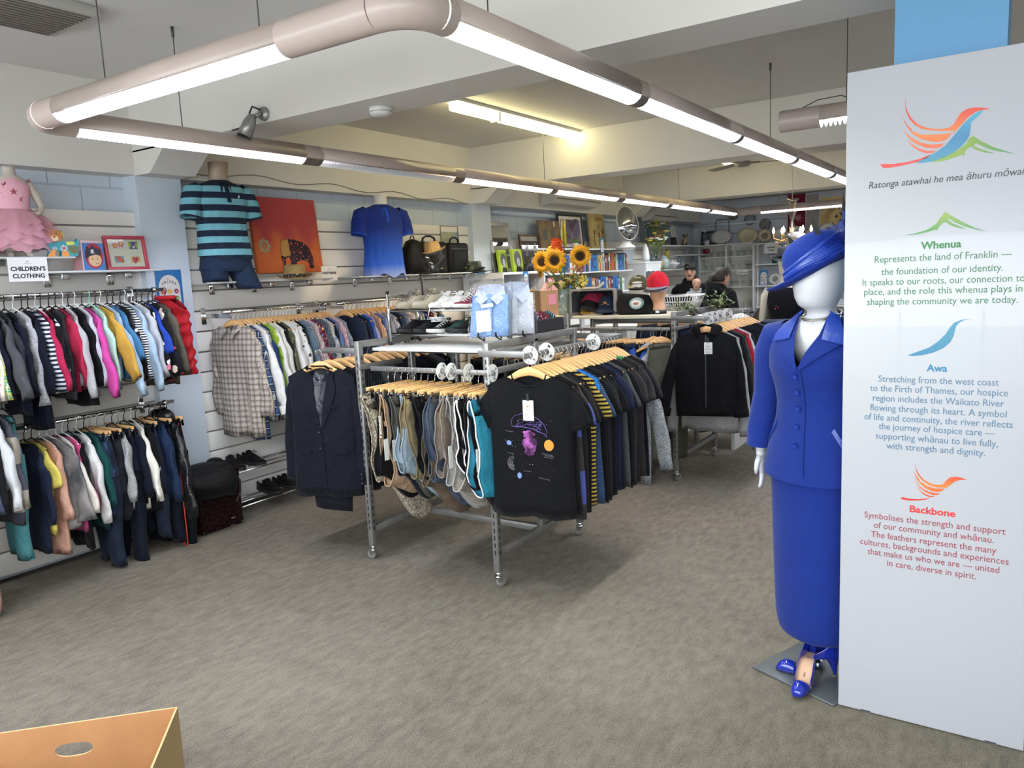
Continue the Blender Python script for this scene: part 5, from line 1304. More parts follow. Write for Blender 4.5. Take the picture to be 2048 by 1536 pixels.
# blue patent court shoes
PAT = mat('patent_blue', '#172a96', .12, coat=1.0); INS = mat('insole_tan', '#c69f84', .6); HTIP = mat('heel_tip', '#8b8167', .6)
def pump(label, M):
    t = thing('court_shoe', label, 'shoe', M=M, group='blue court shoes')
    Lg = .235
    def floor_z(s): return .078 * (1 - sm(.25, .68, s)) + .004
    def half(s): return .026 * (1 - s * 0) * (.72 + .0 * s) + .016 * sin(pi * min(1, s * .95)) ** 1.5 if s < .6 else (.0187 + .016 * sin(pi * .57) ** 1.5) * sqrt(max(0.02, 1 - ((s - .6) / .4) ** 2.4))
    mb = MB(); rows = []; n = 16
    for j in range(25):
        s = j / 24; y = -s * Lg; z = floor_z(s); w = max(.004, half(s))
        if s < .04: w *= .75
        hh = .055 * (1 - sm(0, .3, s)) + .033 if s < .66 else .033 + .012 * sin(pi * (s - .66) / .34)
        closed = s > .66
        hh *= sqrt(max(.03, 1 - max(0, (s - .7) / .3) ** 3))
        ring = []
        for i in range(n + 1):
            a = pi * i / n
            x = -w * cos(a) * (1 + .05 * sin(a))
            zz = z + hh * sin(a) ** .8 if closed else z + hh * min(1, abs(cos(a)) * 0 + (1 if i in (0, n) else 1)) * abs(cos(a)) ** .0
            if not closed:
                k = abs(2 * i / n - 1)
                x = w * (-1 if i < n / 2 else 1) * (1.0 if k < .99 else .96)
                zz = z + hh * (1 - k)
                x *= 1 - .12 * (1 - k)
            ring.append((x, y, zz))
        rows.append((closed, ring))
    for side in (0, 1):
        rr_ = []
        for cl, r in rows:
            if cl: continue
            half_r = r[:n // 2] if side == 0 else r[n // 2 + 1:][::-1]
            rr_.append(half_r)
        mb.loft(rr_, closed=False)
    w = max(.004, half(0)) * .75
    mb.loft([[(w * (1 - 0.1 * k) * cos(pi * i / 12), .012 * sin(pi * i / 12), floor_z(0) + .088 * k) for i in range(13)] for k in [q_ / 6 for q_ in range(7)]], closed=False)
    toe = [r for cl, r in rows if cl]
    mb.loft(toe, closed=False)
    o = mb.build('upper', PAT, t)
    so = o.modifiers.new('thickness', 'SOLIDIFY'); so.thickness = .0022; so.offset = 0
    q = MB(); q.loft([[(max(.004, half(j / 24)) * u_, -j / 24 * Lg, floor_z(j / 24) + .003) for u_ in (-.97, -.5, 0, .5, .97)] for j in range(24)], closed=False)
    q.build('insole', INS, t)
    q = MB(); q.loft([[(max(.004, half(j / 24)) * u_ * 1.02, -j / 24 * Lg, floor_z(j / 24) - .001 - .003 * (1 - abs(u_))) for u_ in (-1, -.5, 0, .5, 1)] for j in range(25)], closed=False); q.build('sole', HTIP, t)
    q = MB(); rr_ = []
    for k in range(9):
        u_ = k / 8; z = floor_z(0.05) * (1 - u_) + .006 * u_
        sz = .021 * (1 - u_) ** 1.4 + .0055
        rr_.append([(sz * cos(2 * pi * i / 12), -.022 + .016 * u_ ** .6 + sz * 1.1 * sin(2 * pi * i / 12), z + .006 * (1 - u_)) for i in range(12)])
    q.loft(rr_, cap1=True); hl = q.build('heel', PAT, t)
    q = MB(); q.cyl((0, -.006, 0.0), (0, -.006, .007), .006, 10); q.build('heel_tip', HTIP, hl)
    q = MB(); q.lathe([(0, .0008), (.009, .0006), (.009, 0)], 14, T(0, -.15, floor_z(.64) + .004)); q.build('price_dot', mat('dot_green', '#2f8f5f', .5), t)
    text('insole_script', 'Gorgeous', .016, M_INK, t, T(-.004, -.072, .0785) @ RX(41) @ RZ(-90) @ RX(-90), shear=.25, align='LEFT')
    return t
pump('blue patent court shoe pointing at the camera, tan insole showing', T(-.665, 3.125, .011) @ RZ(-2) )
pump('blue patent court shoe turned sideways behind the front shoe, its stiletto heel showing', T(-.57, 3.13, .011) @ RZ(-78))
# cardboard box at the lower left
CB = mat('cardboard_inner', '#a87a50', .8, var=.1, vscale=7, bmp=.1, bscale=40); CB2 = mat('cardboard_outer', '#a0885f', .8, var=.08, vscale=7); CBE = mat('cardboard_edge', '#d2ac7c', .9, bmp=.6, bscale=260)
bx = thing('cardboard_box', 'open brown cardboard box with a hand hole at the lower left corner', 'box', (-2.12, 1.225, 0), 45)
# local: far wall runs along -x from the corner, right wall runs along -y
BH, BL, BWd, th = .43, .62, .40, .006
q = MB()
def holed(mb, length, h, hx, hz_, rx, rz_, th, M, n=24):
    """upright sheet in the xz plane (x from -length to 0) with an oval hand hole"""
    out = []; inn = []
    for i in range(n):
        a = 2 * pi * i / n
        inn.append((hx + rx * sgp(cos(a), .75), hz_ + rz_ * sgp(sin(a), .9)))
        d = Vector((cos(a), sin(a))); ts_ = []
        if d.x > 1e-6: ts_.append((0 - hx) / d.x)
        if d.x < -1e-6: ts_.append((-length - hx) / d.x)
        if d.y > 1e-6: ts_.append((h - hz_) / d.y)
        if d.y < -1e-6: ts_.append((0 - hz_) / d.y)
        t_ = min(ts_); out.append((hx + d.x * t_, hz_ + d.y * t_))
    for cx, cz in ((0, 0), (0, h), (-length, 0), (-length, h)):
        k = min(range(n), key=lambda i: hypot(out[i][0] - cx, out[i][1] - cz)); out[k] = (cx, cz)
    fr = [[(x, -th / 2, z) for x, z in P] for P in (out, inn)]; bk = [[(x, th / 2, z) for x, z in P] for P in (out, inn)]
    mb.loft([fr[1], fr[0]], M, 0, smooth=False); mb.loft([bk[0], bk[1]], M, 1, smooth=False)
    mb.loft([fr[0], bk[0]], M, 2, smooth=False); mb.loft([bk[1], fr[1]], M, 2, smooth=False)
holed(q, BL, BH, -.30, BH - .085, .052, .022, th, I4); q.build('far_wall', [CB, CB2, CBE], bx)
q = MB(); holed(q, BWd, BH, -BWd / 2 - .0, .1, .004, .003, th, RZ(90)); q.build('right_wall', [CB2, CB, CBE], bx)
q = MB(); q.bb(-BL - th, -BL, -BWd, 0, 0, BH); q.build('left_wall', CB, bx)
q = MB(); q.bb(-BL, 0, -BWd - th, -BWd, 0, BH); q.build('near_wall', CB, bx)
q = MB(); q.bb(-BL, 0, -BWd, 0, .0, th); q.build('bottom', CB, bx)
# shelves on the left wall
M_SHELF = mat('white_glass_shelf', '#d4d8d6', .12, trans=.25, coat=.3)
def shelf(label, y0, y1, z, x1=-4.74, x0=-5.035, br=2):
    s = thing('wall_shelf', label, 'shelf', ((x0 + x1) / 2, (y0 + y1) / 2, z))
    h, w = (y1 - y0) / 2, (x1 - x0) / 2
    MB().bb(-w, w, -h, h, -.012, 0, b=.003).build('shelf_board', M_SHELF, s)
    for k in range(br):
        y = -h + (2 * h) * (k + .5) / br
        b = MB(); b.bb(-w - .0, w * .55, y - .012, y + .012, -.032, -.0125, b=.002); b.bb(-w - .002, -w + .01, y - .022, y + .022, -.09, .0, b=.002); b.bb(w * .35, w * .6, y - .022, y + .022, -.05, -.0125, b=.003)
        b.build('bracket', M_CHROME, s)
    return s
shelf('glass shelf under the child mannequin in the pink dress', .9, 2.44, 1.93)
shelf('lower glass shelf holding the pirate book box and red frame', 2.2, 2.99, 1.845)
shelf('glass shelf under the striped polo and elephant canvas', 3.36, 4.50, 1.745, br=3)
shelf('glass shelf under the blue polo and black bags', 4.80, 6.66, 1.745, br=4)
WALLR = RZ(90)                       # local -y faces the room
def wallM(y, z, x=-4.9, rz=0, lean=0): return T(x, y, z) @ RZ(90 + rz) @ RX(lean)
def card(label, w, h, M, lines=(), cat='sign', name='sign_card', holder=False):
    t = thing(name, label, cat, M=M)
    MB().bb(-w / 2, w / 2, 0, .0015, -h, 0).build('sheet', M_PAPER, t)
    for s, z, sz, bd in lines: text('lettering', s, sz, M_INK, t, T(0, -.0006, z), bold=bd)
    b = MB(); b.poly([(-.010, -.016), (-.005, -.024), (.002, -.022), (.009, -.013), (.002, -.017), (-.004, -.019)], .0006, T(0, -.0004, -.004)); b.bb(-.02, .02, -.0006, 0, -.036, -.034)
    b.build('small_logo', mat('logo_grey', '#8a8480', .7), t); return t
card('white laminated CHILDREN\'S CLOTHING sign hanging from the glass shelf', .212, .135, wallM(2.165, 1.925, -4.735, 0, 2), (('CHILDREN’S', -.075, .034, .0011), ('CLOTHING', -.115, .034, .0011)))
card('white FOOTWEAR sign card on the slatwall beside the elephant canvas', .17, .12, wallM(4.50, 1.84, -4.78, 0), (('FOOTWEAR', -.066, .027, .0011),))
BLUEPOST = mat('poster_blue', '#2d6ea6', .35); CREAM = mat('poster_cream', '#d3cdc8', .4)
def price_poster(label, w, h, M, name='price_poster'):
    t = thing(name, label, 'poster', M=M)
    MB().bb(-w / 2, w / 2, 0, .002, -h, 0).build('sheet', BLUEPOST, t)
    k = w * .40; zc = -h * .42
    pts = [(-k, -h * .97), (k, -h * .97)] + [(k * cos(pi * i / 18), zc + h * .30 * sin(pi * i / 18)) for i in range(19)]
    b = MB(); b.poly(pts, .0008, T(0, -.0004, 0)); b.build('arch', CREAM, t)
    for i, ch in enumerate('PRICES'):
        a = radians(38 - 15.2 * i)
        text('lettering', ch, w * .12, M_INK, t, T(-w * .34 * sin(a) , -.001, -h * .50 + h * .20 * cos(a)) @ RY(-38 + 15.2 * i), bold=.0005)
    for i, (s, col) in enumerate((('$3', '#b23a3c'), ('$5', '#d8a93a'), ('$6', '#8a2b52'), ('$8', '#4b2f6d'), ('$10', '#2b4a9c'), ('$15', '#5b8a3c'))):
        x = w * (-.25 + .25 * (i % 3)); z = -h * (.50 + .165 * (i // 3))
        d = MB(); d.poly([(x + w * .085 * cos(2 * pi * q / 18), z + w * .085 * sin(2 * pi * q / 18)) for q in range(18)], .0008, T(0, -.0009, 0))
        d_ = d.build('price_dot', mat('dot_' + col, col, .5), t)
        text('price', s, w * .075, M_PAPER, d_, T(x, -.0016, z - w * .027))
    b = MB(); b.poly([(w * q[0] * .9, -h * .2 + w * (q[1] - 2.1) * .9) for q in LOGO['wing2']], .0008, T(0, -.0008, 0)); b.build('bird_logo', G_RED, t)
    b = MB()
    for x, z, r in ((.06, -.80, .05), (.03, -.75, .022), (.10, -.9, .07)): b.poly([(w * x * 1.5 + w * r * cos(2 * pi * q / 12), h * z + w * r * sin(2 * pi * q / 12)) for q in range(12)], .0008, T(0, -.0009, 0))
    b.build('printed_figure', mat('poster_brown', '#3b2a24', .6), t)
    return t
price_poster('blue PRICES poster with coloured dots fixed to the column beside the children\'s rail', .20, .30, wallM(3.175, 1.845, -4.971))
price_poster('smaller blue PRICES poster on the far column beyond the black bags', .15, .25, wallM(6.90, 1.735, -4.971))
# child mannequin in a pink tutu dress
M_SKIN = mat('mannequin_skin', '#b9b0a4', .5)
cm = thing('child_mannequin', 'headless child mannequin in a pink tutu dress with sequin stars on the glass shelf', 'mannequin', (-4.87, 2.19, 1.931), 72)
b = MB()
b.loft(rings_of([(.16, .075, .055), (.22, .08, .058), (.30, .078, .055), (.38, .09, .058), (.43, .088, .052), (.455, .06, .045), (.468, .036, .035), (.50, .033, .033), (.515, .034, .034)], 28, .95), cap0=True, cap1=True)
for s in (-1, 1):
    b.tube([(s * .042, 0, .19), (s * .045, 0, .10), (s * .046, .004, .05), (s * .047, 0, .022)], [.042, .032, .026, .024], 14)
    b.tube([(s * .047, .012, .018), (s * .048, -.02, .016), (s * .05, -.055, .012)], [.021, .021, .014], 12)
b.build('body', M_SKIN, cm)
for s in (-1, 1):
    a = MB(); a.tube([(s * .085, 0, .425), (s * .118, .01, .36), (s * .142, .012, .29), (s * .125, -.02, .255), (s * .098, -.045, .245)], [.024, .023, .019, .015, .012], 12)
    for k in range(4): a.tube([(s * .100, -.044, .255 - .009 * k), (s * .080, -.058, .252 - .010 * k), (s * .066, -.06, .246 - .010 * k)], [.0058, .005, .004], 6)
    a.tube([(s * .108, -.038, .258), (s * .098, -.054, .268), (s * .085, -.062, .272)], [.006, .0055, .004], 6)
    a.build('arm', M_SKIN, cm)
PK = c('dress_pink', '#d7a3b1', weave=.4); b = MB()
b.loft(rings_of(refine([(.255, .083, .062), (.30, .083, .060), (.36, .092, .064), (.40, .096, .062), (.428, .078, .056), (.445, .06, .048)], 3), 32, .92)); dr = b.build('dress_bodice', PK, cm)
NETP = mat('tulle_pink', '#d79fae', .8, alpha=.62)
for k in range(5):
    R = random.Random(k + 40); q = MB(); rr_ = []; n_ = 60; L_ = .10 + .035 * k; fl = .115 - .010 * abs(k - 1.5)
    p1 = R.uniform(0, 6)
    for j in range(8):
        t_ = j / 7
        rr_.append([((.082 + fl * t_ ** .8 + .010 * t_ * sin(9 * a_ + p1) + .008 * t_ * sin(17 * a_ - p1)) * cos(a_) * (1.05), (.06 + fl * .72 * t_ ** .8 + .010 * t_ * sin(9 * a_ + p1)) * sin(a_), .275 - .012 * k * 0 - L_ * t_ + .012 * t_ * sin(7 * a_ + p1) + .008 * t_ * sin(19 * a_)) for a_ in [2 * pi * i / n_ for i in range(n_)]])
    q.loft(rr_); q.build('tulle_layer', NETP, dr)
for s in (-1, 1):
    q = MB(); q.loft([[(s * (.075 + .05 * t_ * (1 - .2 * abs(u_))), .012 + .045 * u_, .435 + .03 * sin(pi * t_) - .05 * t_ + .006 * sin(9 * u_ + 5 * t_)) for u_ in [i / 5 - 1 for i in range(11)]] for t_ in [j / 5 for j in range(6)]], closed=False); q.build('flutter_sleeve', NETP, dr)
STAR = mat('sequin_rose', '#a2525a', .25, .6, bmp=.6, bscale=300)
for x, z in ((-.032, .405), (-.038, .355), (.005, .368), (.045, .378), (.030, .330)):
    q = MB(); q.poly([((.021 if i % 2 == 0 else .009) * sin(2 * pi * i / 10) + x, (.021 if i % 2 == 0 else .009) * cos(2 * pi * i / 10) + z) for i in range(10)], .004, T(0, -.063 + .9 * x * x * 8, 0)); q.build('sequin_star', STAR, dr)
t = thing('teddy_bear', 'cream plush toy sitting at the left edge of the glass shelf', 'soft toy', (-4.84, 1.985, 1.931), 70)
PL = c('plush_cream', '#b79f72', 'blotch', '#cdb68a', weave=2)
MB().ell((0, 0, .06), (.05, .045, .06), 16, 12).ell((.04, -.03, .025), (.03, .045, .025)).ell((-.04, -.03, .025), (.03, .045, .025)).build('body', PL, t)
MB().ell((0, -.005, .145), (.04, .038, .037), 16, 12).ell((.032, 0, .175), (.014, .01, .014), 10, 8).ell((-.032, 0, .175), (.014, .01, .014), 10, 8).build('head', PL, t)
# wooden painted dog
dg = thing('wooden_dog', 'colourful painted wooden dog with a teal body standing on the glass shelf', 'ornament', M=wallM(2.385, 1.931, -4.775, -6))
TEAL = mat('dog_teal', '#2d8790', .4, var=.15, vscale=30); DBR = mat('dog_brown', '#a86a35', .45, var=.15, vscale=25); DCR = mat('dog_cream', '#d9c3a0', .5); DRED = mat('dog_red', '#a83d38', .5)
body = [(-.09, .0), (-.045, .0), (-.05, .02), (-.035, .035), (-.01, .03), (-.015, 0), (.075, 0), (.085, .02), (.085, .06), (.095, .085), (.082, .105), (.08, .085), (.06, .092), (.02, .088), (-.02, .085), (-.05, .11), (-.09, .13), (-.1, .10), (-.095, .06), (-.075, .03)]
MB().poly(body, .03).build('body', TEAL, dg)
MB().poly([(-.085, .10), (-.08, .145), (-.045, .155), (-.01, .148), (.002, .118), (-.012, .095), (-.04, .085), (-.07, .088)], .042, T(0, -.006, 0)).build('head', DBR, dg)
b = MB().poly([(-.066 + .022 * cos(2 * pi * i / 14) + .02, .105 + .016 * sin(2 * pi * i / 14)) for i in range(14)], .004, T(0, -.029, 0)); b.build('muzzle', DCR, dg)
b = MB().poly([(-.056, .118), (-.036, .118), (-.046, .105)], .004, T(0, -.032, 0)); b.build('nose', DRED, dg)
b = MB()
for x in (-.06, -.032): b.ell((x, -.028, .133), (.0035, .002, .004), 8, 6)
b.build('eyes', M_BLACKP, dg)
b = MB().poly([(.0, .15), (.012, .14), (.018, .115), (.008, .108), (-.004, .13)], .03); b.poly([(-.088, .15), (-.098, .135), (-.092, .12), (-.08, .13)], .03); b.build('ears', mat('dog_olive', '#a3a25a', .5), dg)
b = MB()
for i in range(12):
    a = 2 * pi * i / 12; b.tube([(.005 + .008 * cos(a), -.0165, .048 + .008 * sin(a)), (.005 + .022 * cos(a), -.0165, .048 + .022 * sin(a))], .0018, 5)
    if i < 6: a = pi * i / 6 + .3; b.tube([(-.045 + .006 * cos(a), -.0165, .04 + .006 * sin(a)), (-.045 + .018 * cos(a), -.0165, .04 + .018 * sin(a))], .0016, 5)
b.build('painted_daisy', M_PAPER, dg)
b = MB().poly([(.005 + .008 * cos(2 * pi * i / 12), .048 + .008 * sin(2 * pi * i / 12)) for i in range(12)], .003, T(0, -.0165, 0)); b.build('painted_centre', DRED, dg)
b = MB().poly([(.03, .055), (.055, .065), (.08, .055), (.082, .02), (.06, .012), (.035, .03)], .003, T(0, -.0155, 0)); b.build('painted_patch', mat('dog_patch', '#5c5a38', .6, var=.5, vscale=120), dg)
b = MB().poly([(.018, .084), (.05, .088), (.068, .083), (.06, .068), (.025, .066)], .003, T(0, -.0155, 0)); b.build('yellow_patch', mat('dog_yellow', '#c3bd4a', .5), dg)
b = MB().poly([(-.09, 0), (-.045, 0), (-.05, .02), (-.035, .038), (-.06, .04), (-.075, .02)], .004, T(0, -.0155, 0)); b.poly([(-.01, .0), (.03, .0), (.03, .02), (.02, .035), (-.01, .032)], .004, T(0, -.0155, 0)); b.build('paws', mat('dog_orange', '#cf853a', .5), dg)
# pirate book box
pb = thing('book_box', 'children\'s pirate book box set with a blue cover and striped side', 'book set', M=wallM(2.60, 1.846, -4.84, 16))
MB().bb(-.085, .085, .0, .075, 0, .185, b=.002).build('box', mat('box_pink', '#cfb5b5', .5), pb)
MB().bb(-.078, .083, -.001, 0, .003, .17).build('cover_panel', mat('cover_blue', '#3f74b0', .4), pb)
b = MB(); b.poly([(.005 + .07 * cos(2 * pi * i / 24), .09 + .078 * sin(2 * pi * i / 24)) for i in range(24)], .001, T(0, -.0015, 0)); b.build('red_oval', mat('cover_red', '#9e2f3e', .5), pb)
b = MB(); b.poly([(.008 + .05 * cos(2 * pi * i / 24), .065 + .04 * sin(2 * pi * i / 24)) for i in range(24)], .001, T(0, -.0022, 0)); b.build('face', mat('face_tan', '#d2ae8a', .6), pb)
b = MB(); b.poly([(-.062, .075), (-.06, .105), (-.045, .15), (-.02, .135), (-.01, .158), (.015, .14), (.06, .13), (.055, .09), (.02, .10), (-.02, .092)], .001, T(0, -.003, 0)); b.build('pirate_hat', mat('hat_ink', '#1d2838', .6), pb)
b = MB(); b.poly([(-.008 + .011 * cos(2 * pi * i / 10), .122 + .009 * sin(2 * pi * i / 10)) for i in range(10)], .001, T(0, -.0037, 0)); b.tube([(-.022, -.0038, .105), (.006, -.0038, .114)], .0025, 5); b.tube([(-.022, -.0038, .116), (.006, -.0038, .103)], .0025, 5); b.build('skull_mark', M_PAPER, pb)
b = MB()
for x in (-.012, .028): b.ell((x, -.0032, .072), (.003, .001, .005), 8, 6)
b.tube([(.01, -.003, .045), (.025, -.003, .04), (.035, -.003, .048)], .0015, 5); b.build('face_lines', M_INK, pb)
b = MB()
for i in range(9): b.bb(-.0865, -.085, .004 + i * .008, .008 + i * .008, .0, .12)
b.build('page_stripes', mat('stripe_rose', '#a0686a', .7), pb)
# red picture frame
fr = thing('picture_frame', 'red wooden frame with four small appliqué pictures of flowers, dress and butterfly', 'picture', M=wallM(2.845, 1.846, -4.87, -4, -8))
RF = mat('frame_red', '#98303f', .4)
b = MB(); w_, h_ = .135, .225
b.bb(-w_, w_, 0, .022, 0, .022, b=.002); b.bb(-w_, w_, 0, .022, h_ - .022, h_, b=.002); b.bb(-w_, -w_ + .022, 0, .022, .02, h_ - .02, b=.002); b.bb(w_ - .022, w_, 0, .022, .02, h_ - .02, b=.002); b.build('frame', RF, fr)
MB().bb(-w_ + .02, w_ - .02, .012, .016, .02, h_ - .02).build('backing', mat('frame_cream', '#cfcbba', .7), fr)
def flat(pts, col, root, name, y=.011, th=.001, M=I4):
    k = MB(); k.poly(pts, th, M @ T(0, y, 0)); return k.build(name, mat('flat_' + col, col, .6), root)
def circ(cx, cz, r, n=14, rz_=None): return [(cx + r * cos(2 * pi * i / n), cz + (rz_ or r) * sin(2 * pi * i / n)) for i in range(n)]
def flower(cx, cz, r, n=6): return [(cx + r * (.75 + .25 * cos(n * 2 * pi * i / 36)) * cos(2 * pi * i / 36), cz + r * (.75 + .25 * cos(n * 2 * pi * i / 36)) * sin(2 * pi * i / 36)) for i in range(36)]
flat(flower(-.063, .163, .022), '#c9673a', fr, 'orange_flower'); flat(flower(-.025, .172, .022), '#b8385a', fr, 'pink_flower'); flat(circ(-.063, .163, .008), '#dcae45', fr, 'flower_centre', .010); flat(circ(-.025, .172, .008), '#dcae45', fr, 'flower_centre', .010)
flat([(.025, .14), (.085, .14), (.085, .19), (.025, .19)], '#8fae4a', fr, 'green_square'); flat([(.03, .14), (.08, .14), (.063, .166), (.075, .185), (.035, .185), (.047, .166)], '#5a4090', fr, 'purple_dress', .010); flat(flower(.056, .152, .010), '#d9d5d0', fr, 'white_flower', .009)
flat([(-.08, .05), (-.02, .05), (-.02, .095), (-.08, .095)], '#8494a0', fr, 'blue_square'); flat([(-.07, .09), (-.05, .095), (-.02, .06), (-.03, .048), (-.06, .065)], '#c55a35', fr, 'butterfly', .010)
flat([(.025, .05), (.085, .05), (.085, .09), (.025, .09)], '#cfae4f', fr, 'yellow_square'); flat([(.05, .042), (.032, .075), (.045, .09), (.055, .08), (.068, .09), (.078, .072)], '#b03a55', fr, 'heart', .010)
q = MB(); q.bb(-w_ + .02, w_ - .02, .004, .006, .02, h_ - .02); q.build('glazing', M_GLASS, fr)
# torso forms in polo shirts
def worn_polo(root, m, trim, hem, long_side, sm_, seed=1):
    """polo shirt on a torso; local origin at the neck base, front -y"""
    P = [(hem, .196, .136), (hem * .8, .187, .127), (hem * .6, .178, .118), (hem * .42, .19, .122), (hem * .28, .205, .122), (-.10, .205, .112), (-.055, .19, .095), (-.03, .15, .08), (-.012, .10, .072), (0, .072, .066)]
    R = refine(P, 3); b = MB(); rr = rings_of(R, 44, .88)
    for r in rr:
        for i, p in enumerate(r):
            k = p[2] / hem
            r[i] = (p[0] + .006 * k * sin(11 * p[2] + seed), p[1] + .010 * k * sin(9 * p[0] / .1 + 6 * p[2] + seed), p[2] + (.02 * k if k > .9 else 0) * sin(6 * p[0] / .18 + seed))
    b.loft(rr); bv_ = bvh_of(b); body = b.build('polo_shirt', m, root)
    cb = shirt_collar(.078, .035, .045, .05, .09, .058); cb.build('collar', trim, body)
    q = MB(); patch(q, bv_, [(-.016, -.03), (-.016, -.16)], [(.016, -.03), (.016, -.16)], 8, 2, .005); q.build('placket', trim, body)
    for s in (-1, 1):
        q = MB(); pts = [(s * .155, 0, -.08), (s * .195, .0, -.095), (s * .222, -.005, -.165), (s * .234, -.01, -.235), (s * .238, -.012, -.265)]
        q.tube(pts, [.068, .078, .074, .073, .072], 18, cap=False, up=(0, 1, 0)); q.tube([pts[-1], (pts[-1][0] - s * .003, pts[-1][1], pts[-1][2] + .01)], [.072, .06], 18, cap=False); q.build('sleeve', m, body)
        q = MB(); q.tube([(pts[-1][0] - s * .003, pts[-1][1], pts[-1][2] + .012), (pts[-1][0], pts[-1][1], pts[-1][2] - .002)], [.0735, .0735], 18, cap=False, up=(0, 1, 0)); q.build('sleeve_trim', trim, body)
    return body
TAN = mat('form_tan', '#a08f7c', .5); FW = mat('form_white', '#cdc9c2', .5)
f1 = thing('torso_form', 'headless torso form in a teal and navy striped polo with navy shorts on the shelf', 'mannequin', (-4.80, 3.53, 2.455), 84)
MB().loft(rings_of([(-.60, .15, .105), (-.55, .165, .11), (-.4, .16, .105), (-.2, .185, .11), (-.1, .18, .095), (-.04, .12, .07), (.0, .066, .06), (.05, .062, .062, -.01), (.125, .068, .068, -.02)], 28, .95), cap0=True, cap1=True).build('form', TAN, f1)
worn_polo(f1, c('polo_stripe', '#1d2636', 'hstripe', '#6fa9b5', sc=1.25, weave=.6), c('polo_navy', '#1b2334'), -.545, 1, None)
NS = c('shorts_navy', '#1e2b40')
b = MB(); b.loft(rings_of(refine([(-.50, .172, .114), (-.56, .184, .124), (-.59, .188, .125), (-.62, .195, .125), (-.64, .18, .115)], 3), 36, .85), cap1=True); sh_ = b.build('shorts', NS, f1)
for s, zz, xx in ((-1, -.703, -.10), (1, -.76, .125)):
    q = MB(); q.loft([[(s * .095 + (xx - s * .095) * k + (.092 - .006 * k) * cos(2 * pi * i / 20), (-.012 if s < 0 else -.075) * k + (.112 - .015 * k) * sin(2 * pi * i / 20), -.60 + (zz + .60) * k + .012 * sin(4 * pi * i / 20 + s) * k) for i in range(20)] for k in [j / 5 for j in range(6)]], cap1=True); q.build('shorts_leg', NS, sh_)
q = MB(); q.poly([(.075, -.13), (.085, -.12), (.083, -.105), (.076, -.112)], .002, T(0, -.118, 0)); q.build('embroidered_mark', M_PAPER, f1)
f2 = thing('torso_form', 'headless torso form in a royal blue ombre polo shirt beside the black backpack', 'mannequin', (-4.82, 5.21, 2.37), 72)
MB().loft(rings_of([(-.60, .15, .10), (-.4, .155, .10), (-.2, .18, .105), (-.1, .18, .095), (-.04, .12, .07), (.0, .062, .058), (.06, .055, .057, -.008), (.085, .058, .06, -.01)], 28, .95), cap0=True, cap1=True).build('form', FW, f2)
worn_polo(f2, c('polo_ombre', '#1d2f76', 'ombre', '#8fa0cf', '#2f5cc0', weave=.6), c('polo_blue', '#2748a8'), -.63, 1, None, 4)
# elephant canvas, hats, bags
ca = thing('canvas_painting', 'square orange and red canvas painting of a patterned elephant leaning on the slatwall', 'painting', M=wallM(4.275, 1.800, -4.965, 0, -5))
def canvas_mat():
    m, t, b = _new('canvas_orange_red'); co = objco(t); x, y, z = sepxyz(t, co)
    n = nd(t, 'ShaderNodeTexNoise', Vector=co, Scale=9.0, Detail=5.0)
    wv = mathn(t, 'SINE', mathn(t, 'ADD', mathn(t, 'MULTIPLY', x, 31.0), mathn(t, 'MULTIPLY', z, 6.0)))
    f = mathn(t, 'ADD', mathn(t, 'MULTIPLY', z, 2.6), mathn(t, 'ADD', mathn(t, 'MULTIPLY', wv, .16), mathn(t, 'MULTIPLY', n.outputs[0], .5)))
    r = nd(t, 'ShaderNodeMapRange', Value=f, **{'From__Min': .7, 'From__Max': 1.15})
    a = mixc(t, n.outputs[0], lin('#c3702e'), lin('#c0502f'))
    t.links.new(mixc(t, r.outputs[0], a, lin('#a43a3c')), b.inputs['Base Color']); b.inputs['Roughness'].default_value = .8
    bump(t, b, n.outputs[0], .2); return m
MB().bb(-.335, .335, 0, .03, 0, .60, b=.003).build('canvas', canvas_mat(), ca)
for i in range(8):
    a = 2 * pi * i / 8; flat(circ(-.245 + .042 * cos(a), .215 + .042 * sin(a), .017, 10), '#8f8a68', ca, 'petal', -.0006)
flat(circ(-.245, .215, .012, 10), '#8f8a68', ca, 'flower_centre', -.0006)
ELE = c('elephant_print', '#33262e', 'print', '#a04040', '#b08a45', .45)
q = MB(); q.poly([(-.09, .20), (-.075, .255), (-.04, .272), (.06, .268), (.15, .245), (.21, .20), (.235, .13), (.235, .03), (.19, .03), (.18, .085), (.12, .10), (.06, .085), (.04, .02), (-.01, .02), (.0, .10), (-.02, .13), (-.05, .11), (-.06, .06), (-.045, .035), (-.06, .03), (-.085, .07), (-.095, .13)], .0012, T(0, -.0006, 0)); q.build('elephant', ELE, ca)
flat([(-.088, .20), (-.075, .25), (-.04, .268), (-.005, .268), (.0, .2), (.0, .13), (-.02, .14), (-.05, .125), (-.09, .14)], '#a8803c', ca, 'elephant_ear', -.0015)
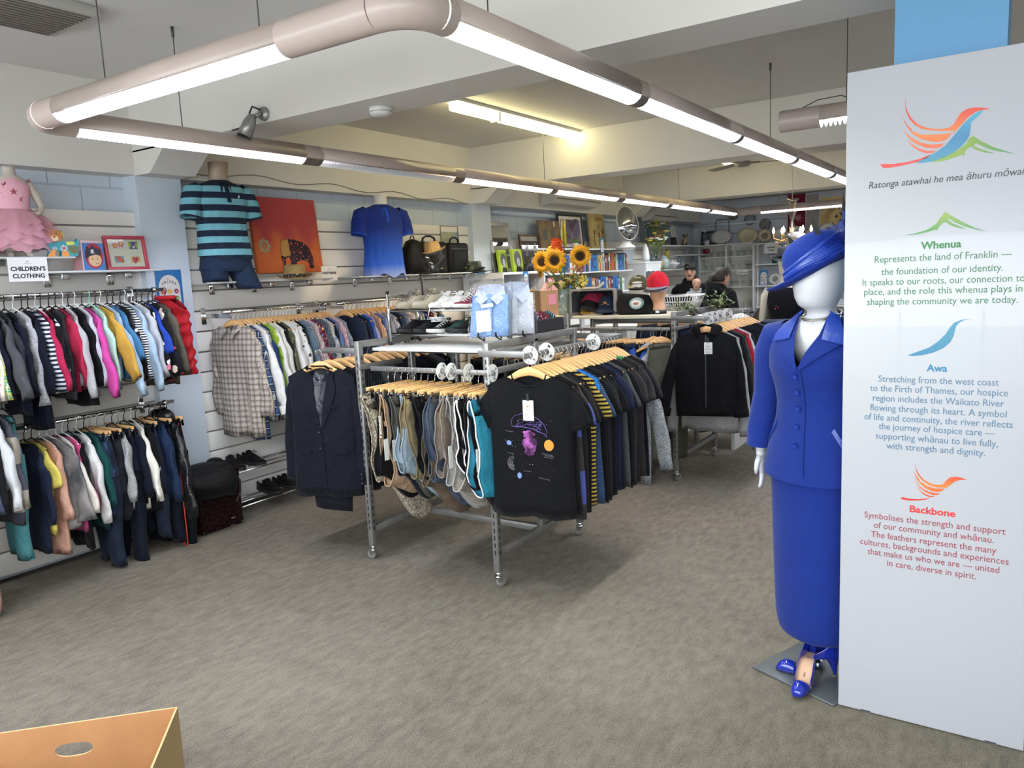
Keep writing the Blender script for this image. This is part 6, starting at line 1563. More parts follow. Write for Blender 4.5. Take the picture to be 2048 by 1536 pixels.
def brim_hat(name, label, M, m, band, crown=(.085, .07, .10), brim=.15, group=None, cap=True, curl=.03):
    t = thing(name, label, 'hat', M=M)
    cr, ct, ch = crown; b = MB()
    b.lathe([(cr, 0), (cr * .99, ch * .4), (ct * 1.05, ch * .85), (ct * .9, ch), (ct * .55, ch * .96), (.001, ch * .88)], 32, None, sx=1, sy=1.18); b.build('crown', m, t)
    b = MB(); n_ = 40; rr = []
    for r_, dz in ((cr * .97, .002), (cr + (brim - cr) * .5, .0), (brim, 0), (brim, .004), (cr + (brim - cr) * .5, .004), (cr, .006)):
        k = (r_ - cr) / max(1e-3, brim - cr)
        rr.append([(r_ * cos(2 * pi * i / n_), r_ * 1.15 * sin(2 * pi * i / n_), dz + curl * max(0, k) ** 2 * (.3 + .7 * cos(2 * pi * i / n_) ** 2) - .02 * max(0, k) * max(0, -sin(2 * pi * i / n_))) for i in range(n_)])
    b.loft(rr); b.build('brim', m, t)
    if band: b = MB(); b.lathe([(cr * 1.01, .005), (cr * 1.02, .01), (cr * 1.01, .03), (cr * .99, .032)], 32, None, sx=1, sy=1.18); b.build('hat_band', band, t)
    return t
STR = c('straw', '#a88f5f', 'heather', '#927a4e', sc=2, weave=1.5)
brim_hat('straw_hat', 'natural straw hat with a dark patterned band in front of the elephant canvas', T(-4.80, 4.15, 1.752) @ RZ(60), STR, c('hatband_dark', '#3a332d', 'print', '#5c5140', sc=.4), (.088, .078, .105), .135)
gh = thing('glass_head', 'clear glass head ornament wearing the checked trilby', 'glass head', (-4.76, 5.83, 1.746), 150)
b = MB(); b.loft(rings_of([(0, .05, .05), (.012, .055, .055), (.07, .045, .05), (.10, .048, .062, -.006), (.12, .058, .085, -.012), (.16, .068, .092, -.006), (.20, .074, .095), (.235, .070, .09), (.265, .045, .06), (.275, .004, .004)], 28, .95), cap0=True, cap1=True); b.ell((0, -.105, .155), (.012, .022, .018), 10, 8); b.build('head', M_GLASS, gh)
TRI = c('trilby_check', '#c2a06a', 'plaid', '#b3905c', '#2c251e', .6)
brim_hat('trilby_hat', 'tan checked trilby hat on the clear glass head', T(-4.76, 5.83, 1.955) @ RZ(20) @ RX(5) @ RY(-4), TRI, None, (.082, .068, .095), .125)
BAGM = c('bag_black', '#18181a', weave=.5, rough=.6); BAGS = mat('bag_trim', '#26262a', .5)
def laptop_bag(label, y, w, h, x=-4.90, d=.11):
    t = thing('laptop_bag', label, 'bag', M=wallM(y, 1.746, x, 0, 0))
    MB().bb(-w / 2, w / 2, 0, d, .0, h, b=.03).build('body', BAGM, t)
    MB().bb(-w * .36, w * .38, -.012, .02, h * .06, h * .72, b=.012).build('front_pocket', BAGM, t)
    b = MB(); b.tube([(-w * .22, d * .5, h - .005), (-w * .19, d * .5, h + .035), (-w * .08, d * .5, h + .055), (w * .08, d * .5, h + .055), (w * .19, d * .5, h + .035), (w * .22, d * .5, h - .005)], .011, 8); b.build('handle', BAGS, t)
    b = MB(); b.bb(-w * .4, w * .4, -.001, .001, h * .8, h * .81); b.tube([(-w / 2 + .01, d * .3, h * .9), (-w / 2 - .004, d * .3, h * .5), (-w / 2 + .01, d * .3, h * .1)], .004, 6); b.build('zip', M_STEEL, t)
    b = MB(); b.bb(w * .18, w * .27, -.0135, -.012, h * .14, h * .17); b.build('badge', mat('badge_gold', '#a89a6c', .4), t); return t
laptop_bag('black laptop bag behind the glass head with the checked trilby', 6.02, .46, .315)
laptop_bag('black travel bag with a front flap at the far end of the shelf', 6.42, .34, .305, -4.88, .13)
t = thing('backpack', 'slim black backpack hanging down beside the ombre polo', 'bag', M=wallM(5.66, 1.746, -4.86, 0))
b = MB(); b.loft(rings_of([(0, .12, .07), (.02, .135, .085), (.12, .14, .09), (.24, .12, .075), (.31, .07, .05), (.33, .02, .02)], 24, .8), cap0=True, cap1=True); b.build('body', BAGM, t)
b = MB(); b.tube([(-.05, -.07, .02), (-.06, -.12, 0), (-.058, -.135, -.06), (-.05, -.13, -.14), (-.047, -.128, -.22)], .009, 6); b.build('strap', BAGS, t)
b = MB(); b.tube([(-.03, 0, .325), (-.02, 0, .36), (.02, 0, .36), (.03, 0, .325)], .006, 6); b.build('grab_loop', BAGS, t)
brim_hat('cap', 'folded black cap lying under the glass head', T(-4.80, 5.70, 1.750) @ RZ(60), c('cap_black', '#19191b'), None, (.075, .065, .05), .12)
brim_hat('bucket_hat', 'dark camouflage hat at the far end of the bag shelf', T(-4.84, 6.60, 1.762), c('hat_camo', '#3f4738', 'camo', '#2a2f28', '#565c48'), None, (.082, .072, .095), .115)
brim_hat('beret', 'flat black beret under the camouflage hat', T(-4.80, 6.58, 1.747), c('cap_black', '#19191b'), None, (.10, .085, .014), .17, curl=0)
pc = thing('picture_frame', 'small thin-framed landscape print leaning above the black bags', 'picture', M=wallM(6.46, 2.00, -5.02, 0, -2))
def print_mat(key, a, b_, c3, sc=8):
    if key in MATS: return MATS[key]
    m, t, p = _new(key); co = objco(t)
    n = nd(t, 'ShaderNodeTexNoise', Vector=co, Scale=sc, Detail=6.0, Distortion=.8)
    r = nd(t, 'ShaderNodeValToRGB', Fac=n.outputs[0]); e = r.color_ramp.elements
    e[0].color = lin(a); e[0].position = .35; e[1].color = lin(c3); e[1].position = .68; k = e.new(.5); k.color = lin(b_)
    t.links.new(r.outputs[0], p.inputs['Base Color']); p.inputs['Roughness'].default_value = .4; MATS[key] = m; return m
def framed(root, w, h, fw, fm, pm, d=.018, matw=0.0, glass=True):
    b = MB(); b.bb(-w / 2, w / 2, 0, d, 0, fw, b=.001); b.bb(-w / 2, w / 2, 0, d, h - fw, h, b=.001); b.bb(-w / 2, -w / 2 + fw, 0, d, fw, h - fw); b.bb(w / 2 - fw, w / 2, 0, d, fw, h - fw); b.build('frame', fm, root)
    if matw: MB().bb(-w / 2 + fw, w / 2 - fw, d * .55, d, fw, h - fw).build('mount', M_PAPER, root)
    MB().bb(-w / 2 + fw + matw, w / 2 - fw - matw, d * .5, d * .9, fw + matw, h - fw - matw).build('picture', pm, root)
framed(pc, .30, .235, .007, mat('frame_brass', '#8f8a78', .3, .6), print_mat('print_map', '#7d9aa0', '#a9aa86', '#8d9a74'))
# footwear on the low wall rack
def shoe_rack_wall():
    t = thing('wall_shoe_rack', 'low chrome two-tier shoe rack under the shirt rail', 'shoe rack', (-4.86, 3.95, 0))
    for z in (.10, .36):
        for dx in (.14, .03, -.08): b = MB(); b.cyl((dx, -.62, z), (dx, .62, z), .007, 8); b.build('bar', M_CHROME, t)
    for y in (-.6, .6):
        b = MB(); b.cyl((.14, y, 0), (.14, y, .40), .010, 10); b.cyl((-.12, y, 0), (-.12, y, .40), .010, 10); b.cyl((-.12, y, .36), (.14, y, .36), .008, 8); b.cyl((-.12, y, .10), (.14, y, .10), .008, 8); b.build('end_frame', M_CHROME, t)
    return t
shoe_rack_wall()
def shoe(label, M, m, sole, lace=None, Lg=.28, w=.048, h=.085, group=None, name='shoe', slip=False, high=1.0, liner=None):
    """low shoe, heel at y=0 and toe at y=-Lg"""
    t = thing(name, label, 'shoe', M=M, group=group)
    def hw(s): return w * (.70 + .30 * sm(0, .25, s)) * (1 + .10 * sin(pi * sm(.4, .95, s))) * (1 if s < .72 else sqrt(max(.03, 1 - ((s - .72) / .30) ** 2.2)))
    def hh(s):
        if s < .38: return h * (.98 - .10 * sin(pi * s / .38)) * high
        return h * high * (1 - .52 * sm(.38, .80, s)) * (1 if s < .9 else sqrt(max(.15, 1 - ((s - .9) / .115) ** 2)))
    b = MB(); rows = []; n = 18; zb = .018
    for j in range(23):
        s = j / 22; x = hw(s); H_ = hh(s); op = .5 if not slip else .45
        ring = []
        for i in range(n + 1):
            a = pi * i / n; ca, sa = cos(a), sin(a)
            xx = x * sgp(ca, .75); zz = zb + (H_ - zb) * sgp(sa, .7)
            if s < op and abs(ca) < .62:
                zz = zb + (H_ - zb) * .35; xx *= .9
            y = -s * Lg
            if s == 0: y += .012 * sa;
            ring.append((xx, y, zz))
        rows.append(ring)
    b.loft(rows, closed=False)
    b.add([p for p in rows[0]] , [tuple(range(n + 1))]); b.build('upper', m, t)
    b = MB(); sr_ = []
    for z, g in ((0, .94), (.004, 1.04), (.020, 1.06), (.026, 1.0)):
        L_ = []
        for j in range(23): s = j / 22; L_.append((hw(s) * g, -s * Lg - (.006 * g if j == 22 else 0) + (.006 if j == 0 else 0), z + .010 * sm(.8, 1, s) * (1 if z < .01 else .4)))
        for j in range(22, -1, -1): s = j / 22; L_.append((-hw(s) * g, -s * Lg - (.006 * g if j == 22 else 0) + (.006 if j == 0 else 0), z + .010 * sm(.8, 1, s) * (1 if z < .01 else .4)))
        sr_.append(L_)
    b.loft(sr_, cap0=True, cap1=True); b.build('sole', sole, t)
    if lace:
        b = MB()
        for k in range(5):
            s = .47 + .065 * k; z = hh(s) + .004; x = hw(s) * .48
            b.tube([(-x, -s * Lg, z - .010), (0, -(s + .012) * Lg, z + .002), (x, -(s + .02) * Lg, z - .010)], .0028, 6)
        for sd in (-1, 1): b.tube([(0, -.46 * Lg, hh(.46) + .004), (sd * .03, -.48 * Lg, hh(.46) + .02), (sd * .045, -.52 * Lg, hh(.46) + .002), (sd * .02, -.5 * Lg, hh(.46) + .006), (0, -.46 * Lg, hh(.46) + .004)], .0025, 6)
        b.build('laces', lace, t)
        b = MB(); b.loft([[(u_ * hw(.4) * .5, -(.36 + .1 * k) * Lg, hh(.40) + .018 - .028 * k - .006 * u_ * u_) for u_ in (-1, -.5, 0, .5, 1)] for k in (0, .5, 1)], closed=False); b.build('tongue', m, t)
    elif slip:
        b = MB(); b.tube([(hw(.4) * cos(a_) * .95, -.44 * Lg - .10 * Lg * sin(a_), hh(.5) - .004 + .008 * sin(a_)) for a_ in [pi * i / 12 for i in range(13)]], .003, 6); b.build('seam', mat('seam_grey', '#3c3c42', .8), t)
    return t
SB_ = c('shoe_black', '#151517', weave=.6, rough=.6); SBS = mat('sole_black', '#1b1b1c', .7); LB = mat('lace_black', '#1f1f20', .8)
for i, (y, z, lb) in enumerate(((3.47, .367, 'upper tier, nearest the column'), (3.62, .367, 'upper tier, second from the column'), (4.10, .367, 'upper tier, half hidden by the suits'), (3.78, .107, 'lower tier, nearer the camera'), (3.93, .107, 'lower tier, beside the navy suit'))):
    shoe('black leather shoe on the low chrome rack, ' + lb, T(-4.98, y, z) @ RZ(82 + 7 * (i % 3)), SB_, SBS, LB, group='black shoes on the low rack')
# suitcase with backpack on top
sc_ = thing('suitcase', 'dark burgundy crocodile-pattern suitcase standing on the carpet by the column', 'suitcase', (-4.76, 3.20, 0), 88)
CROC = cloth('croc_burgundy', '#1d0e11', 'paisley', '#2c1618', sc=1.6, rough=.3, sheen=0, weave=1.2)
MB().bb(-.17, .17, -.09, .10, .004, .42, b=.012).build('body', CROC, sc_)
b = MB(); b.bb(-.172, .172, -.004, .004, .01, .425); b.build('seam_band', BAGS, sc_)
b = MB(); b.tube([(-.05, 0, .42), (-.045, 0, .45), (.045, 0, .45), (.05, 0, .42)], .006, 6); b.build('handle', BAGS, sc_)
b = MB()
for x, z in ((.155, .02), (.06, .012), (.075, .012), (.09, .012), (-.155, .02)): b.ell((x, -.092, z), (.004, .003, .004), 8, 6)
b.bb(.07, .10, -.0925, -.09, .06, .068); b.build('studs', mat('stud_gold', '#c0b48c', .3, .8), sc_)
bp = thing('backpack', 'black sports backpack with cream lettering flopped over the burgundy suitcase', 'bag', (-4.72, 3.13, .28), 70)
b = MB(); b.loft([[((.17 - .02 * abs(k - .5)) * sgp(cos(a_), .6), -.13 + .05 * sin(a_) * 1.0 - .09 * k * 0 + (.03 if sin(a_) > 0 else -.05) * sin(pi * k), .0 + .19 * k + .012 * sin(3 * a_ + 4 * k)) for a_ in [2 * pi * i / 24 for i in range(24)]] for k in [j / 7 for j in range(8)]], cap0=True, cap1=True)
b.ell((0, -.02, .175), (.165, .13, .045), 20, 10); b.ell((.08, .04, .20), (.06, .05, .035), 12, 8); bpb = b.build('body', c('pack_black', '#141414', weave=.8, rough=.6), bp)
b = MB()
for k, (x0, l_) in enumerate(((-.02, .10), (-.05, .12), (-.01, .09))):
    for q_ in range(7): b.bb(x0 + q_ * l_ / 7, x0 + q_ * l_ / 7 + .009, -.188 + .0, -.186, .12 - .028 * k, .132 - .028 * k)
b.tube([(-.11, -.188, .12), (-.09, -.188, .14), (-.07, -.188, .125), (-.09, -.188, .108), (-.11, -.188, .12)], .003, 5)
b.poly([(.06, .03), (.075, .025), (.115, .048), (.075, .034)], .002, T(0, -.187, 0)); b.build('printed_marks', mat('pack_cream', '#b9b493', .7), bp)
b = MB(); b.tube([(.16, -.1, .14), (.20, -.12, .08), (.19, -.14, .0), (.15, -.16, -.06)], .012, 6, sq=.4); b.build('strap', BAGS, bp)
# on top of the nearest rack: shoe rack, shoes, packed shirt, ties
sr = thing('tabletop_shoe_rack', 'chrome two-tier shoe rack with black caps on the nearest clothes rack', 'shoe rack', (-2.895, 3.66, 1.302))
for sx in (-1, 1):
    for sy in (-1, 1):
        b = MB(); b.cyl((sx * .355, sy * .14, .0), (sx * .355, sy * .14, .325), .0095, 12); b.build('post', M_CHROME, sr)
        b = MB(); b.cyl((sx * .355, sy * .14, .318), (sx * .355, sy * .14, .333), .0115, 12); b.build('post_cap', M_BLACKP, sr); b = MB(); b.cyl((sx * .355, sy * .14, 0), (sx * .355, sy * .14, .014), .0115, 12); b.build('foot_cap', M_BLACKP, sr)
    for z in (.062, .208, .300):
        b = MB(); b.bb(sx * .355 - .003, sx * .355 + .003, -.14, .14, z - .012, z + .012, b=.002); b.build('side_bar', M_CHROME, sr)
for z in (.062, .208):
    for y in (-.12, -.05, .03, .11): b = MB(); b.cyl((-.355, y, z), (.355, y, z), .006, 10); b.build('tier_bar', M_CHROME, sr)
BEI = c('shoe_beige', '#a39a86', weave=.5, rough=.7); BEIS = mat('sole_beige', '#8f8775', .7); WHS = c('shoe_white', '#cfccc6', weave=.4, rough=.5); WSOL = mat('sole_white', '#d4d2cc', .5); REDS = c('shoe_red', '#6b2230', weave=.5); SUE = c('shoe_suede', '#17181f'); LACEW = mat('lace_white', '#d6d5d2', .8); LACEB = mat('lace_brown', '#5c5347', .8); GRL = c('shoe_green', '#1f4a3f')
zt, zl = 1.302 + .214, 1.302 + .068
for i, (x, m, so, la, lb, kw) in enumerate((
    (-3.175, BEI, BEIS, LACEB, 'beige lace-up walking shoe at the left end of the upper shoe tier', dict(h=.10, w=.05)), (-3.055, BEI, BEIS, LACEB, 'beige lace-up walking shoe second from left on the upper shoe tier', dict(h=.105, w=.05)),
    (-2.935, WHS, WSOL, LACEW, 'white sneaker beside the beige shoes on the upper tier', dict(h=.085, Lg=.25)), (-2.845, WHS, WSOL, LACEW, 'white sneaker next to the dark red shoes on the upper tier', dict(h=.085, Lg=.25)),
    (-2.735, REDS, WSOL, LACEW, 'dark red canvas shoe beside the white sneakers on the upper tier', dict(h=.08, Lg=.27)), (-2.63, REDS, WSOL, LACEW, 'dark red canvas shoe at the right end of the upper tier', dict(h=.085, Lg=.27)))):
    shoe(lb, T(x, 3.83, zt) @ RZ(-6 + 4 * (i % 2)), m, so, la, group='shoes on the upper tier', **{**dict(w=.045), **kw})
for i, (x, m, so, la, lb, kw) in enumerate((
    (-3.17, SUE, SBS, None, 'black suede slip-on at the left end of the lower shoe tier', dict(slip=True, h=.085)), (-3.055, SUE, SBS, None, 'black suede slip-on second from left on the lower shoe tier', dict(slip=True, h=.085)),
    (-2.93, SB_, WSOL, LACEW, 'black sneaker with white sole and tangled white laces on the lower tier', dict(h=.07)), (-2.84, GRL, SBS, None, 'dark green slip-on behind the white-laced sneaker', dict(slip=True, h=.075, Lg=.24)),
    (-2.74, SB_, SBS, LB, 'all-black sneaker beside the green slip-on on the lower tier', dict(h=.085)), (-2.63, SB_, SBS, LB, 'all-black sneaker at the right end of the lower tier', dict(h=.09)))):
    shoe(lb, T(x, 3.82, zl) @ RZ(-5 + 5 * (i % 2)), m, so, la, group='shoes on the lower tier', **{**dict(w=.046), **kw})
b = MB(); R = random.Random(9); p = [(-2.90, 3.60, 1.55), (-2.92, 3.52, 1.53), (-2.925, 3.50, 1.46)]
for k in range(30): p.append((-2.91 + .05 * sin(k * 1.1) + R.uniform(-.01, .01), 3.58 + .035 * cos(k * 1.7), 1.455 + .012 * sin(k * .9)))
b.tube(p, .003, 5); tag(b.build('shoelace', LACEW), 'long white shoelace trailing from the white sneaker down to the black one', 'shoelace')
# packed shirts on wire easels
PLASTIC = thin_glass('plastic_film', '#f6f8fa', .10, True)
def packed(label, M, m, tag_=True):
    t = thing('packaged_shirt', label, 'shirt', M=M, group='packaged shirts')
    b = MB(); b.loft([[(s_ * (.108 - .012 * (z / .3)), -.018 + .012 * (abs(s_) < .5), z) for s_ in (-1, -.7, -.3, 0, .3, .7, 1)] + [(s_ * (.108 - .012 * (z / .3)), .016, z) for s_ in (1, 0, -1)] for z in (0.005, .06, .12, .18, .235)], cap0=True, cap1=True); b.build('folded_shirt', m, t)
    b = MB(); b.loft([[(r_ * cos(a_), .012 + r_ * .28 * sin(a_) - .012 * k, .232 + .058 * k + .018 * sin(a_) - .02 * k * max(0, -sin(a_)) ) for a_ in [2 * pi * i / 28 for i in range(28)]] for k, r_ in ((0, .082), (.5, .080), (1, .074))])
    for s_ in (-1, 1): b.add([(s_ * .004, -.026, .215), (s_ * .080, -.012, .265), (s_ * .092, -.016, .225), (s_ * .048, -.030, .175)], [(0, 1, 2, 3)])
    b.build('collar', c('collar_pale', '#b9bdd0'), t)
    b = MB(); b.bb(-.014, .014, -.021, -.018, .01, .24); b.build('placket', m, t)
    if tag_: b = MB(); b.bb(-.062, .02, -.024, -.022, .03, .15, M=RY(-6)); b.bb(-.03, .04, -.024, -.022, .165, .185, M=RY(-6)); b.build('printed_label', M_PAPER, t)
    b = MB(); rr = []
    for k in range(9):
        z = -.004 + .322 * k / 8; w_ = .125 + .004 * sin(k * 2.3)
        rr.append([(w_ * sgp(cos(2 * pi * i / 28), .5), (.034 + .004 * sin(3 * k + i)) * sgp(sin(2 * pi * i / 28), .6), z + .004 * sin(i * 2 + k)) for i in range(28)])
    b.loft(rr, cap1=True); b.build('plastic_bag', PLASTIC, t)
    b = MB(); b.tube([(-.05, -.06, -.004), (-.05, -.058, .014), (-.05, -.045, -.006), (-.05, .06, -.006), (-.04, .09, .14)], .005, 6); b.tube([(.05, -.06, -.004), (.05, -.058, .014), (.05, -.045, -.006), (.05, .06, -.006), (.04, .09, .14)], .005, 6); b.build('wire_easel', M_BLACKP, t)
    return t
packed('pale blue packaged shirt in clear plastic standing at the rack corner', T(-2.44, 3.44, 1.362) @ RZ(20) @ RX(-16), c('pack_blue', '#7f9fd0', weave=.5))
packed('white packaged shirt in clear plastic leaning behind the pale blue one', T(-2.36, 3.58, 1.362) @ RZ(24) @ RX(-12), c('pack_white', '#c4c5ce', weave=.5), False)
tb = thing('tie_tray', 'long black open tray of folded ties on the nearest rack', 'tray', (-2.44, 3.90, 1.352), 0)
b = MB(); b.bb(-.09, .09, -.21, .21, 0, .004); b.bb(-.09, -.086, -.21, .21, 0, .075); b.bb(.086, .09, -.21, .21, 0, .075); b.bb(-.09, .09, -.21, -.206, 0, .075); b.bb(-.09, .09, .206, .21, 0, .075); b.build('tray', mat('tray_black', '#17181c', .5), tb)
TIE = [c('tie_maroon', '#5a1a28', 'dots', '#c9b5b8', sc=.35), c('tie_wine', '#4b1620', 'dots', '#bfa9ad', sc=.3), c('tie_plum', '#5d2230'), c('tie_green', '#1f3a34'), c('tie_navy', '#1d2438', 'vstripe', '#8a8fa5', sc=.6)]
for i in range(10):
    t = thing('necktie', f'folded {["maroon spotted", "wine spotted", "plum", "dark green", "navy striped"][i % 5]} necktie, {ordinal(i + 1)} from the front of the black tray', 'necktie', (-2.44, 3.73 + i * .037, 1.357), 0, 'ties in the black tray')
    b = MB(); b.tube([(-.07, 0, .01), (-.04, 0, .08 + .01 * (i % 3)), (0, .004, .095 + .008 * (i % 2)), (.04, 0, .085), (.07, 0, .01)], .014, 8, sq=1, up=(0, 1, 0)); b.build('tie_loop', TIE[i % 5], t)
# on top of the second rack
ZB = 1.325
vs = thing('vase', 'pale grey-green cylinder vase with a white bird and blossom print', 'vase', (-3.365, 5.92, ZB))
b = MB(); b.lathe([(.0, .002), (.055, .0), (.057, .01), (.057, .225), (.054, .228), (.052, .22), (.052, .02), (0, .015)], 32); b.build('body', mat('vase_green', '#8b9a8e', .3), vs)
b = MB()
def onv(a, z, r=.0578): return (r * sin(a), -r * cos(a), z)
b.tube([onv(.1, .02), onv(.2, .06), onv(.05, .10), onv(-.15, .14), onv(-.1, .17), onv(.2, .19), onv(.5, .20)], .0018, 5)
for a, z, r in ((-.3, .05, .014), (.25, .075, .016), (-.35, .10, .012), (.6, .05, .010)):
    for k in range(5): q = 2 * pi * k / 5; b.ell(onv(a + .16 * cos(q) * r / .014, z + r * .75 * sin(q)), (.0045, .0025, .0045), 8, 6)
b.ell(onv(.05, .165), (.022, .003, .010), 10, 6); b.ell(onv(.3, .178), (.009, .003, .008), 8, 6); b.build('white_print', M_PAPER, vs)
PET = mat('sunflower_petal', '#e0a017', .6, var=.15, vscale=30); SEED = mat('sunflower_seed', '#2b1d10', .9, bmp=1, bscale=300); SEED2 = mat('sunflower_ring', '#6a4a1c', .9, bmp=1, bscale=200); STEM = mat('stem_green', '#55682f', .6); LEAF = mat('leaf_green', '#62733a', .6, var=.2, vscale=20)
sf_n = 0
def sunflower(p, dirv, r=.075, label=''):
    t = thing('sunflower', label, 'flower', p, group='sunflowers in the vase')
    d = Vector(dirv).normalized(); z = d; x = z.orthogonal().normalized(); y = z.cross(x); Mx = Matrix((x, y, z)).transposed().to_4x4()
    b = MB(); R = random.Random(int(p[0] * 1000))
    for ring, (n, r0, r1, up_) in enumerate(((20, .34, 1.0, .10), (18, .34, .86, .26))):
        for k in range(n):
            a = 2 * pi * (k + .5 * ring) / n + R.uniform(-.08, .08); L_ = r * r1 * R.uniform(.9, 1.08); w_ = r * .15
            rows = []
            for q in range(5):
                u_ = q / 4; rr_ = r * r0 + (L_ - r * r0) * u_; ww = w_ * sin(pi * (.18 + .80 * u_)) * (1.1 if q < 4 else .2); zz = r * up_ * sin(pi * u_ * .8) - .1 * r * u_
                rows.append([(rr_ * cos(a) - e * ww * sin(a), rr_ * sin(a) + e * ww * cos(a), zz - .25 * ww * abs(e)) for e in (-1, 0, 1)])
            b.loft(rows, Mx, closed=False)
    b.build('petals', PET, t)
    b = MB(); b.lathe([(r * .44, -.005), (r * .42, .008), (r * .3, .014)], 24, Mx); b.build('seed_ring', SEED2, t)
    b = MB(); b.lathe([(r * .30, .012), (r * .2, .017), (.001, .015)], 20, Mx); b.build('seed_disc', SEED, t)
    b = MB(); q = Vector((-3.365, 5.92, ZB + .16)) - Vector(p); m_ = q * .5 + Vector((0, .02, .03)); b.tube([tuple(d * -.005), tuple(m_ + d * -.02), tuple(q)], [.005, .005, .004], 7); b.build('stem', STEM, t)
for p, d, r, lb in (((-3.545, 5.86, 1.80), (.1, -1, .05), .108, 'large sunflower at the lower left of the bouquet'), ((-3.40, 5.83, 1.805), (.25, -1, .0), .112, 'large sunflower facing forward in the middle of the bouquet'), ((-3.175, 5.88, 1.83), (.5, -1, -.15), .105, 'sunflower leaning out to the right of the bouquet'), ((-3.47, 5.93, 1.87), (-.1, -1, .5), .10, 'sunflower half hidden behind the orange gladiolus'), ((-3.62, 5.93, 1.80), (-.8, -.6, .2), .10, 'sunflower turned away at the far left of the bouquet'), ((-3.63, 5.97, 1.73), (-.9, -.3, .0), .09, 'lowest sunflower at the left edge of the bouquet')):
    sunflower(p, d, r, lb)
t = thing('gladiolus', 'orange gladiolus with a tall yellow-green bud spike above the sunflowers', 'flower', (-3.365, 5.93, ZB + .1))
GO = mat('gladiolus_orange', '#e0652a', .6, var=.15, vscale=30); GY = mat('bud_green', '#a39c35', .6, var=.25, vscale=25)
R = random.Random(11); b = MB()
for k in range(9):
    cx, cy, cz = R.uniform(-.07, .03), R.uniform(-.05, .0), R.uniform(.40, .54)
    for q in range(5): a = q * 1.257 + k; b.loft([[(cx + (.008 + .034 * u_) * cos(a + e * .5), cy - .03 * u_ + .01 * sin(4 * e), cz + (.008 + .034 * u_) * sin(a + e * .5)) for e in (-1, -.3, .3, 1)] for u_ in (0, .4, .8, 1)], closed=False)
b.build('petals', GO, t)
b = MB()
for k in range(15): z = .52 + .0125 * k; s = -1 if k % 2 else 1; b.tube([(.02, -.01, z - .03), (.02 + s * .018, -.02, z), (.022 + s * .014, -.02, z + .035)], [.006, .010 * (1 - k * .03), .002], 6)
b.build('buds', GY, t)
b = MB(); b.tube([(0, 0, 0), (.01, -.01, .4), (.022, -.01, .70)], [.005, .005, .003], 6); b.build('stem', STEM, t)
t = thing('foliage_sprig', 'sprig of tiny orange-yellow berries and leaves on the right of the vase', 'foliage', (-3.34, 5.90, ZB + .2)); b = MB(); b2 = MB(); R = random.Random(21)
for k in range(60):
    x, y, z = R.gauss(.10, .045), R.gauss(-.02, .03), R.gauss(.10, .05)
    b.ell((x, y, z), (.007, .007, .007), 6, 5); x, y, z = R.gauss(.09, .05), R.gauss(-.01, .035), R.gauss(.07, .05); a = R.uniform(0, 6)
    b2.loft([[(x + u_ * .03 * cos(a) - e * .009 * sin(pi * (u_ + .05)) * sin(a), y + e * .006, z + u_ * .03 * sin(a) + e * .009 * sin(pi * (u_ + .05)) * cos(a)) for e in (-1, 1)] for u_ in (0, .3, .7, 1)], closed=False)
b.build('berries', mat('berry_orange', '#d59a35', .5, var=.3, vscale=40), t); b2.build('leaves', LEAF, t); b = MB(); b.tube([(0, 0, -.1), (.05, 0, .02), (.1, -.01, .1)], .003, 5); b.build('stem', STEM, t)
t = thing('foliage_sprig', 'broad olive leaves drooping around the vase neck', 'foliage', (-3.365, 5.90, ZB + .2)); b = MB(); R = random.Random(5)
for k, a in enumerate((-2.6, -2.0, -1.2, -.6, .0, .5, 2.9)):
    L_ = .13 + .03 * (k % 3); rows = []
    for q in range(8):
        u_ = q / 7; w_ = .038 * sin(pi * min(1, .08 + .92 * u_)) ; r_ = .03 + L_ * u_; zz = .03 + .10 * sin(pi * .8 * u_) - .05 * u_ + (.05 if k in (3, 4) else 0) * u_
        rows.append([(r_ * cos(a) - e * w_ * sin(a), r_ * sin(a) * .7 + e * w_ * cos(a) - .02, zz - .012 * abs(e)) for e in (-1, -.5, 0, .5, 1)])
    b.loft(rows, closed=False)
b.build('leaves', mat('leaf_olive', '#7b7a4c', .65, var=.2, vscale=15), t)
t = thing('yellow_flower', 'pale yellow open flower at the right edge of the bouquet', 'flower', (-3.13, 5.86, 1.62)); b = MB()
for k in range(6): a = k * 1.047; b.loft([[((.01 + .035 * u_) * cos(a + e * .36), -.02 * u_ * (1 - abs(e) * .6), (.01 + .04 * u_) * sin(a + e * .36)) for e in (-1, 0, 1)] for u_ in (0, .5, 1)], closed=False)
b.build('petals', mat('pale_yellow', '#c9bb45', .6), t); b = MB(); b.tube([(0, 0, 0), (-.1, .02, -.06), (-.22, .05, -.14)], .003, 5); b.build('stem', STEM, t)
